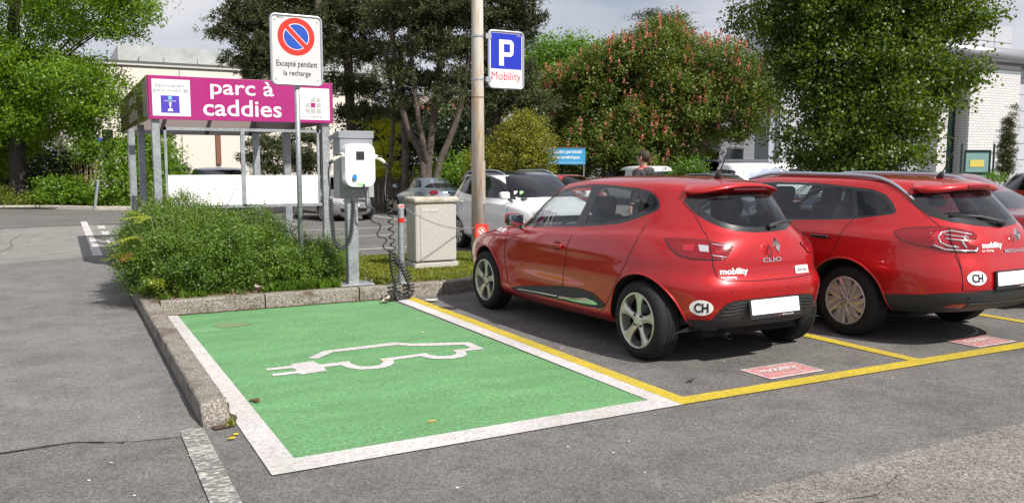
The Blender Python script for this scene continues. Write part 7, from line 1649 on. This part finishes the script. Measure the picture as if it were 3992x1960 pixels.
for k in range(60):
    b = rn.choice(HB); a = Vector((b[0] + rn.uniform(-.2, .2), b[1] + rn.uniform(-.2, .2), .1)); e = Vector((b[0] + rn.uniform(-.8, .8) * b[3], b[1] + rn.uniform(-.8, .8) * b[4], b[2] + rn.uniform(0, .6) * b[5])); paths.append(([a, a.lerp(e, .5), e], .010, .004))
limbs('stems', paths, barkd, t, o, 5)
# compound-leaved sapling poking out of the left end of the bush
o = (.98, 9.62, .12); t = empty('sumac_sapling', o, 0, 'sapling with long yellow-green and reddish leaves leaning out of the left end of the bush', 'plant')
rn = random.Random(14); mb = MB(); LV = []; LR = []
def frond(p0, d, L_, drop, red):
    p = Vector(p0); d = Vector(d).normalized(); side = d.cross(Vector((0, 0, 1))).normalized(); pts = [p]
    n = 7
    for i in range(1, n + 1):
        s_ = i / n; q = p + d * L_ * s_ + Vector((0, 0, -drop * s_ * s_)); pts.append(q)
        for sg in (1, -1):
            if i == n and sg < 0: continue
            a = (side * sg * .8 + d * .5 + Vector((0, 0, -.25))).normalized() if i < n else d
            ll = .085 * (1 - .3 * abs(s_ - .5)); w_ = side.cross(a).normalized() * .0 + a.cross(Vector((0, 0, 1))).normalized() * .016
            (LR if red else LV).append([q, q + a * ll * .45 + w_, q + a * ll + Vector((0, 0, -.015)), q + a * ll * .45 - w_])
    mb.tube(pts, .003, 4)
stems_ = [((.98, 9.62, .1), (.78, 9.66, .55)), ((.98, 9.62, .1), (.74, 9.72, .78)), ((.98, 9.55, .1), (.88, 9.5, .35)), ((.95, 9.6, .1), (.66, 9.8, .60)), ((1.0, 9.7, .1), (.86, 9.9, .98))]
for a, b in stems_:
    mb.tube([Vector(a), Vector(a).lerp(Vector(b), .5) + Vector((-.02, 0, .02)), Vector(b)], .006, 5, rs=[.009, .007, .004])
    for k in range(3):
        an = rn.uniform(2.0, 4.6); frond(b if k < 4 else Vector(a).lerp(Vector(b), .7), (math.cos(an), math.sin(an), rn.uniform(.0, .5)), rn.uniform(.20, .32), rn.uniform(.06, .14), rn.random() < .12 and b[2] > .5)
mb.v = [tuple(Vector(v) - Vector(o)) for v in mb.v]; mb.build('stems', stem, t)
SL = leaf_mat('sapling_leaves', (.14, .20, .02), (.36, .42, .04), None, trans=.45, scale=4); SRd = leaf_mat('sapling_red', (.22, .09, .03), (.34, .20, .04), None, trans=.4, scale=4)
mesh_np('leaflets', (np.array([[tuple(v) for v in q] for q in LV]).reshape(-1, 3) - np.array(o)), None, 4, SL, t)
if LR: mesh_np('red_leaflets', (np.array([[tuple(v) for v in q] for q in LR]).reshape(-1, 3) - np.array(o)), None, 4, SRd, t)
# --- grass on the island
def blades(n, region, hmin, hmax, z0, seed, wd=.004):
    rg = np.random.default_rng(seed); P_ = []
    while len(P_) < n:
        x = rg.uniform(.85, 5.85); y = rg.uniform(9.2, 12.5)
        if region(x, y): P_.append((x, y))
    P_ = np.array(P_); h = rg.uniform(hmin, hmax, n)[:, None]; a = rg.uniform(0, 2 * PI, n); d = np.stack([np.cos(a), np.sin(a)], 1); ln = rg.uniform(.1, .8, n)[:, None] * h
    B = np.concatenate([P_, np.full((n, 1), z0)], 1); sd_ = np.concatenate([-d[:, 1:2], d[:, 0:1], np.zeros((n, 1))], 1) * wd; top = np.concatenate([P_ + d * ln, z0 + h], 1); mid = np.concatenate([P_ + d * ln * .35, z0 + h * .62], 1)
    return np.stack([B - sd_, B + sd_, mid + sd_ * .8, top, mid - sd_ * .8], 1).reshape(-1, 3)
isl2 = [(.84, 9.30), (3.0, 9.27), (3.78, 9.25), (4.12, 9.30), (4.52, 9.44), (5.06, 9.88), (5.6, 10.58), (5.78, 11.3), (5.78, 12.1), (5.4, 12.3), (.82, 12.4)]
def lawn_reg(x, y):
    if not in_poly(x, y, isl2) or x < 2.9: return False
    if 2.72 < x < 3.25 and y < 9.64: return False
    if 4.15 < x < 4.85 and 10.45 < y < 10.87: return False
    return math.sin(x * 7.1 + y * 3.3) * math.sin(y * 8.7 - x * 2) > -.75 or y > 9.6
LGr = leaf_mat('grass_blades', (.10, .15, .022), (.30, .33, .06), (.45, .42, .12), trans=.35, scale=3)
g_ = mesh_np('grass', blades(42000, lawn_reg, .012, .055, .132, 1), None, 5, LGr); g_['kind'] = 'stuff'; tag(g_, 'short sunlit grass on the island around the charging station', 'grass')
def tuft_reg(x, y): return in_poly(x, y, isl2) and 2.0 < x < 2.78 and y < 9.75 + .2 * math.sin(x * 9) and not (2.46 < x < 2.54 and 9.89 < y < 9.97)
g_ = mesh_np('grass', blades(5200, tuft_reg, .03, .12, .132, 2, .006), None, 5, leaf_mat('lush_blades', (.06, .13, .015), (.17, .30, .03), None, trans=.35, scale=3)); g_['kind'] = 'stuff'; tag(g_, 'lush grass and weeds at the foot of the no-parking sign', 'grass')
def weed_reg(x, y): return in_poly(x, y, isl2) and x < 2.3 and y < 9.62 and math.sin(x * 11 + 1) * math.sin(x * 4.3 + y * 9) > .05
g_ = mesh_np('weeds', blades(2600, weed_reg, .02, .09, .132, 3, .006), None, 5, MC['lush_blades']); g_['kind'] = 'stuff'; tag(g_, 'scattered weeds on the soil along the kerb in front of the bush', 'weeds')
rn = random.Random(31); C_ = np.array([(rn.uniform(2.95, 5.6), rn.uniform(9.35, 11.8), .155 + rn.uniform(0, .03)) for _ in range(1500)]); C_ = np.array([c for c in C_ if lawn_reg(c[0], c[1])])
g_ = mesh_np('clover_flowers', leaves(C_, .014, 2.0, None, aspect=.9), None, 4, leaf_mat('flower_yellow', (.5, .42, .02), (.65, .58, .05), None, trans=.3)); g_['kind'] = 'stuff'; tag(g_, 'tiny yellow flowers dotted through the island grass', 'flowers')
C_ = np.array([(rn.uniform(.9, 2.9), rn.uniform(9.25, 9.6), .15 + rn.uniform(0, .01)) for _ in range(420)]); g_ = mesh_np('leaf_litter', leaves(C_, .035, 2.5, None, aspect=.5), None, 4, leaf_mat('litter_leaves', (.20, .12, .06), (.42, .33, .18), None, trans=.1)); g_['kind'] = 'stuff'; tag(g_, 'dry leaf litter on the soil at the front of the bush', 'leaf litter')
def tuft2(x, y): return (abs(x - .83) < .05 and 9.0 < y < 9.4) or (.70 < x < .86 and 4.79 < y < 4.9)
V_ = blades(60, lambda x, y: .84 < x < .9 and 9.2 < y < 9.4, .01, .04, .01, 4); V_[:, 0] += -.05; V_[:, 1] += -4.20
g_ = mesh_np('weeds', V_, None, 5, LGr); g_['kind'] = 'stuff'; tag(g_, 'yellowish moss and grass at the near end of the left kerb', 'weeds')

# ================================================================ cars further back
M90 = rad(-90)
silver = mat('silver_paint', (.50, .51, .53), .28, .75, coat=1); bluesil = mat('blue_silver', (.36, .44, .53), .28, .7, coat=1); white_p = mat('white_paint', (.78, .78, .77), .3, 0, coat=1); blackp = mat('black_paint', (.012, .012, .014), .2, .2, coat=1)
navy = mat('navy_paint', (.012, .022, .07), .22, .4, coat=1); redp = mat('red_paint', (.50, .012, .015), .3, .2, coat=1); maroon = mat('maroon_paint', (.16, .012, .03), .3, .4, coat=1); vanw = mat('van_white', (.74, .75, .76), .35, 0, coat=.8)
railm = mat('rail_grey', (.42, .46, .52), .35, .7, coat=.3)
def G3(u, v): return (u, v, gz(u, v))
SUV = scaled(ESTATE, .97, 1.0, 1.09)
root, bvh = build_car(SUV, EST, white_p, 'white crossover with black roof and roof rails parked behind the concrete cabinet', G3(8.0, 15.6), M90, 'cars parked in the back rows', 'crossover_car', NS=110, SUB=6, rails=railm, roofmat=blackp, glass='dark_glass', wheelR=.335, rim=.225, trim=False, skip=('fd', ))
for k, (px, m) in enumerate(((-.62, 'decal_white'), (-.55, 'label_green'))):
    pp, nn = surf_point(bvh, 'front', px, 1.18)
    if pp is not None: q = MB(); q.box(pp + nn * .012, (.012, .07, .06)); q.build('windscreen_sticker', MC[m], root)
SW = scaled(ESTATE, .93, .97, 1.02)
build_car(SW, EST, silver, 'silver estate car facing us behind the charging station, plate starting GE', G3(8.05, 29.3), M90 + rad(4), 'cars parked in the back rows', 'estate_car', rails=railm, glass='dark_glass', frontplate_text='GE·873564')
MPV = scaled(ESTATE, .95, 1.0, 1.22)
build_car(MPV, EST, navy, 'tall dark navy people carrier seen through the shelter, white plate starting GE', G3(4.5, 29.2), M90, 'cars parked in the back rows', 'people_carrier', glass='dark_glass', frontplate_text='GE·8', trim=False)
COUPE = dict(xc=1.2, deform=estate_deform, axles=[(0, .31), (2.5, .31)], archR=.365, levels=[
    dict(xr=-.55, xf=3.1, w=.74, z=[(-1, .33), (.5, .22), (3.6, .22)], nr=3.6), dict(xr=-.66, xf=3.2, w=.80, z=[(-1, .40), (.6, .30), (3.6, .30)], nr=3.4),
    dict(xr=-.72, xf=3.26, w=.825, z=[(-1, .52), (3.6, .50)], nr=3.2), dict(xr=-.72, xf=3.24, w=.83, z=.64, nr=3.1), dict(xr=-.68, xf=3.15, w=.825, z=[(-1, .80), (3.4, .72)], nr=3.0),
    dict(xr=-.60, xf=2.95, w=[(-.6, .76), (0, .80), (1.4, .81), (2.9, .78)], z=[(-.7, .95), (0, .92), (1.4, .86), (3.0, .76)], nr=2.9), dict(xr=-.10, xf=2.35, w=[(-.2, .70), (.2, .75), (1.4, .76), (2.4, .73)], z=[(-.2, 1.0), (.2, .985), (1.4, .93), (2.4, .94)], nr=3.0, nf=2.7),
    dict(xr=.22, xf=1.9, w=.66, z=1.15, nr=3.0), dict(xr=.52, xf=1.5, w=.58, z=[(.5, 1.295), (1, 1.31), (1.6, 1.28)], nr=2.8), dict(xr=.58, xf=1.42, w=.53, z=[(.5, 1.325), (1, 1.345), (1.5, 1.31)], nr=2.7), dict(xr=.66, xf=1.3, w=.34, z=[(.6, 1.355), (1, 1.37), (1.4, 1.345)]), dict(xr=.75, xf=1.2, w=.001, z=[(.7, 1.362), (1, 1.378), (1.2, 1.365)])])
CP = dict(dlo=[(2.05, .955), (1.4, .955), (.75, .985), (.48, 1.02), (.45, 1.06), (.62, 1.20), (.78, 1.28), (1.0, 1.30), (1.3, 1.27), (1.6, 1.19), (1.85, 1.08)], fg=[(1.9, .985), (1.4, .975), (.80, 1.00), (.56, 1.04), (.55, 1.06), (.70, 1.19), (.84, 1.255), (1.0, 1.272), (1.3, 1.245), (1.58, 1.165), (1.78, 1.07)],
    rw=sym([(0, 1.30), (.34, 1.29), (.50, 1.24), (.57, 1.12), (.60, 1.03), (.3, 1.012)]), ws=sym([(.0, 1.325), (.36, 1.315), (.5, 1.27), (.58, 1.15), (.63, 1.0), (.5, .975), (.3, .975)]), gate=sym([(0, .99), (.55, .97), (.58, .84), (.56, .66), (.3, .64)]),
    tl=[(.16, .80), (.30, .86), (.22, .93), (.02, .95), (-.10, .90), (-.08, .82), (.0, .79)], fd=[(2.1, .90), (2.1, .6), (2.0, .33), (.75, .30), (.62, .50), (.55, .80), (.50, 1.0)], hl=[(1.45, .74), (1.7, .80), (1.95, .74), (1.9, .66), (1.6, .64)], bump=EST['bump'], side_b=EST['side_b'])
build_car(COUPE, CP, bluesil, 'pale blue-silver coupé seen from behind, its red tail light above the concrete cabinet', G3(11.8, 26.9), rad(90), 'cars parked in the back rows', 'coupe_car', NS=110, SUB=6, plate='rear', glass='dark_glass', skip=('rd',))
build_car(HATCHG := scaled(ESTATE, .86, .95, 1.0), EST, redp, 'red hatchback whose roof shows between the white crossover and the white van', G3(18.6, 30.5), M90, 'cars parked in the back rows', 'hatchback_car', NS=70, SUB=4, glass='dark_glass', inner=False, kind='plain')
VAN = dict(xc=1.4, deform=None, axles=[(0, .33), (2.75, .33)], archR=.385, levels=[
    dict(xr=-.72, xf=3.35, w=.80, z=.28, nr=6), dict(xr=-.80, xf=3.5, w=.88, z=.40, nr=6), dict(xr=-.82, xf=3.55, w=.91, z=.60, nr=6), dict(xr=-.80, xf=3.45, w=.91, z=[(-1, .85), (2.5, .85), (3.5, .80)], nr=6), dict(xr=-.78, xf=3.2, w=.90, z=[(-1, 1.02), (2.3, 1.0), (3.4, .92)], nr=6),
    dict(xr=-.75, xf=2.8, w=.87, z=[(-1, 1.14), (2.0, 1.10), (2.9, 1.08)], nr=5.5), dict(xr=-.70, xf=2.3, w=.80, z=1.42, nr=5), dict(xr=-.64, xf=1.95, w=.72, z=[(-1, 1.70), (1, 1.70), (2, 1.64)], nr=4.5), dict(xr=-.60, xf=1.8, w=.66, z=[(-1, 1.765), (1, 1.77), (2, 1.70)], nr=4), dict(xr=-.5, xf=1.6, w=.42, z=[(-1, 1.80), (1, 1.815), (2, 1.75)]), dict(xr=-.4, xf=1.4, w=.001, z=[(-1, 1.81), (1, 1.83), (2, 1.77)])])
VN = dict(dlo=[(2.6, 1.15), (1.25, 1.15), (1.25, 1.60), (1.6, 1.62), (1.9, 1.56)], fg=[(2.5, 1.17), (1.28, 1.17), (1.28, 1.57), (1.6, 1.59), (1.86, 1.53)], rw=sym([(.04, 1.58), (.56, 1.56), (.62, 1.50), (.66, 1.20), (.62, 1.16), (.04, 1.16)]), ws=sym([(0, 1.62), (.55, 1.60), (.66, 1.45), (.76, 1.18), (.6, 1.12), (.3, 1.10)]), gate=sym([(0, 1.68), (.66, 1.66), (.78, 1.2), (.80, .7), (.74, .5), (.2, .48)]),
    tl=[(.02, .95), (.10, .95), (.09, 1.35), (.03, 1.35)], fd=[(2.6, 1.1), (2.45, .6), (2.3, .32), (1.3, .32), (1.22, .7), (1.2, 1.1)], hl=[(1.35, .82), (1.7, .90), (1.9, .85), (1.85, .75), (1.5, .72)], bump=EST['bump'], side_b=EST['side_b'])
r_, _b = build_car(VAN, VN, vanw, 'white panel van with twin rear windows, right of the person', G3(24.3, 31.0), rad(90), 'cars parked in the back rows', 'panel_van', NS=80, SUB=5, plate='rear', glass='dark_glass', skip=('rd',), inner=False)
q = MB(); q.box((-.715, 0, 1.72), (.02, .30, .035)); q.build('brake_light', MC['lamp_red'], r_)
build_car(scaled(ESTATE, .9, .96, 1.0), EST, navy, 'navy car with only its curved roof showing above the red hatchback', G3(19.3, 22.2), M90, 'cars parked in the back rows', 'estate_car', NS=70, SUB=4, rails=railm, glass='dark_glass', inner=False)
VAN2 = scaled(VAN, 1.14, 1.0, 1.02); r_, bv = build_car(VAN2, VN, vanw, 'long pale van parked side-on behind the gap between the two red cars', G3(21.6, 22.6), rad(-12), 'cars parked in the back rows', 'delivery_van', NS=80, SUB=5, glass='dark_glass', skip=('rd',), inner=False)
gw = mat('van_recess', (.34, .38, .46), .3, .3, coat=.8)
for sgn in (1, -1): decal_poly(bv, 'side', [(-.5, 1.2), (.2, 1.2), (1.2, 1.2), (1.2, 1.68), (.4, 1.68), (-.35, 1.58)], 'side_recess', gw, r_, sgn=sgn)
build_car(scaled(COUPE, 1.12, 1.03, 1.05), CP, maroon, 'maroon saloon in the next yellow bay, roof just above the red estate car', (9.62, 5.55, 0), rad(90), 'cars parked in the yellow bays further right', 'saloon_car', NS=90, SUB=6, plate='rear', glass='car_glass', skip=('rd',), trim=False)
build_car(scaled(ESTATE, .95, .98, 1.0), EST, navy, 'dark blue car at the right edge beyond the maroon roof', (11.75, 8.3, 0), rad(90), 'cars parked in the yellow bays further right', 'estate_car', NS=90, SUB=5, plate='rear', glass='clear_glass')
build_car(scaled(ESTATE, .86, .96, .99), EST, blackp, 'black car at the right edge below the cypress', G3(24.6, 13.2), rad(60), 'cars parked in the back rows', 'hatchback_car', mirrors=False, NS=60, SUB=4, glass='dark_glass', inner=False)
build_car(scaled(ESTATE, .86, .96, 1.0), EST, redp, 'red car cut off by the right edge, in front of the black one', G3(19.2, 9.6), rad(70), 'cars parked in the back rows', 'hatchback_car', mirrors=False, NS=60, SUB=4, glass='dark_glass', inner=False)
p_ = at(35, 705, 44); build_car(scaled(ESTATE, .9, .96, 1.0), EST, blackp, 'dark car parked in deep shade behind the low fence at far left', (p_.x, p_.y, 0), rad(10), 'cars parked in the back rows', 'estate_car', NS=60, SUB=4, glass='dark_glass', inner=False)

# ================================================================ person between the cars (only head and shoulders show)
def skin(name, V_, E_, R_, m, parent, root=0, sub=2):
    me = bpy.data.meshes.new(name); me.from_pydata(V_, E_, []); ob = bpy.data.objects.new(name, me); C.objects.link(ob); ob.parent = parent; me.materials.append(m)
    sk = ob.modifiers.new('s', 'SKIN'); sk.use_smooth_shade = True
    for i, v in enumerate(me.skin_vertices[0].data): r = R_[i]; v.radius = r if isinstance(r, tuple) else (r, r); v.use_root = (i == root)
    sb = ob.modifiers.new('d', 'SUBSURF'); sb.levels = sub; sb.render_levels = sub; return ob
o = (8.35, 10.95, gz(8.35, 10.95)); t = empty('person', o, rad(200), 'person in a dark grey jacket with red lining standing between the parked cars', 'person')
sk_m = mat('skin', (.42, .25, .17), .55, spec=.4); jk = mat('jacket_grey', (.045, .045, .050), .85, var=.3, vscale=14, bump=.4, bscale=30); tr_ = mat('trousers', (.02, .025, .045), .85); rl = mat('lining_red', (.45, .02, .02), .7)
V_ = [(0, 0, .95), (0, 0, 1.12), (0, .01, 1.32), (0, .01, 1.43), (0, 0, 1.50), (0, -.01, 1.56), (0, -.02, 1.63), (0, -.015, 1.70),
      (.18, 0, 1.42), (.26, .02, 1.14), (.27, -.04, .90), (-.18, 0, 1.42), (-.26, .02, 1.14), (-.27, -.04, .90), (.10, 0, .88), (.11, -.01, .50), (.11, .02, .09), (.12, -.12, .05), (-.10, 0, .88), (-.11, -.01, .50), (-.11, .02, .09), (-.12, -.12, .05)]
E_ = [(0, 1), (1, 2), (2, 3), (3, 4), (4, 5), (5, 6), (6, 7), (3, 8), (8, 9), (9, 10), (3, 11), (11, 12), (12, 13), (0, 14), (14, 15), (15, 16), (16, 17), (0, 18), (18, 19), (19, 20), (20, 21)]
R_ = [(.15, .11), (.13, .10), (.17, .11), (.12, .09), (.055, .055), (.065, .07), (.078, .095), (.062, .075), .065, .048, .034, .065, .048, .034, .085, .058, .042, .035, .085, .058, .042, .035]
body = skin('body', V_, E_, R_, sk_m, t)
J = [(0, 0, .90), (0, 0, 1.12), (0, .01, 1.33), (0, .01, 1.43), (0, .01, 1.48), (.19, 0, 1.42), (.265, .02, 1.14), (.275, -.04, .93), (-.19, 0, 1.42), (-.265, .02, 1.14), (-.275, -.04, .93)]
skin('jacket', J, [(0, 1), (1, 2), (2, 3), (3, 4), (3, 5), (5, 6), (6, 7), (3, 8), (8, 9), (9, 10)], [(.19, .14), (.17, .13), (.20, .135), (.15, .11), (.085, .085), .082, .062, .050, .082, .062, .050], jk, t)
Tq = [(0, 0, .92), (.10, 0, .86), (.11, -.01, .50), (.11, .02, .10), (-.10, 0, .86), (-.11, -.01, .50), (-.11, .02, .10)]
skin('trousers', Tq, [(0, 1), (1, 2), (2, 3), (0, 4), (4, 5), (5, 6)], [(.155, .12), .098, .070, .058, .098, .070, .058], tr_, t)
for sg in (1, -1):
    sh = MB(); sh.add(*rbox((sg * .115, -.06, .045), (.10, .28, .09), .035)); sh.build('shoe', blackp, t, smooth=True)
    skin('hand', [(sg * .272, -.045, .90), (sg * .274, -.06, .84), (sg * .274, -.06, .80), (sg * .270, -.085, .745), (sg * .276, -.070, .735), (sg * .280, -.055, .738), (sg * .284, -.040, .75), (sg * .262, -.10, .83), (sg * .255, -.12, .79)], [(0, 1), (1, 2), (2, 3), (2, 4), (2, 5), (2, 6), (1, 7), (7, 8)], [.028, .034, .030, .009, .009, .009, .0085, .011, .009], sk_m, t, sub=1)
# hair, face
hr = mat('hair_brown', (.035, .022, .014), .7, bump=.6, bscale=60)
mb = MB(); bm = bmesh.new(); bmesh.ops.create_uvsphere(bm, u_segments=24, v_segments=16, radius=1)
for v in bm.verts:
    v.co = Vector((v.co.x * .088, v.co.y * .108 + .012, v.co.z * .105 + 1.685))
    if v.co.y < -.045 and v.co.z < 1.72: v.co.y = -.045 + (v.co.y + .045) * .1; v.co.x *= .8
    if v.co.z < 1.62: v.co.y = max(v.co.y, -.01); v.co.x *= .92
bm.verts.index_update(); mb.add([v.co.copy() for v in bm.verts], [tuple(v.index for v in f.verts) for f in bm.faces]); bm.free(); mb.build('hair', hr, t, smooth=True)
mb = MB(); mb.tube([(0, -.108, 1.675), (0, -.128, 1.640), (0, -.112, 1.630)], .011, 8, rs=[.006, .013, .009]); mb.build('nose', sk_m, t, smooth=True)
for sg in (1, -1):
    mb = MB(); mb.add(*rbox((sg * .032, -.104, 1.668), (.026, .012, .012), .005)); mb.build('eye', MC['sign_white'], t, smooth=True)
    mb = MB(); mb.add(*rbox((sg * .083, .0, 1.655), (.018, .036, .060), .008)); mb.build('ear', sk_m, t, smooth=True)
    mb = MB(); mb.tube([(sg * .02, -.118, 1.42), (sg * .06, -.105, 1.47), (sg * .09, -.02, 1.495), (sg * .07, .06, 1.50)], .018, 8); mb.build('collar', rl, t, smooth=True)
mb = MB(); mb.add(*rbox((0, -.108, 1.600), (.045, .010, .010), .004)); mb.build('mouth', mat('lips', (.35, .12, .10), .5), t, smooth=True)
mb = MB(); mb.add(*rbox((0, .10, 1.44), (.26, .10, .14), .05)); mb.build('hood', jk, t, smooth=True)

build_hatch(); build_estate()
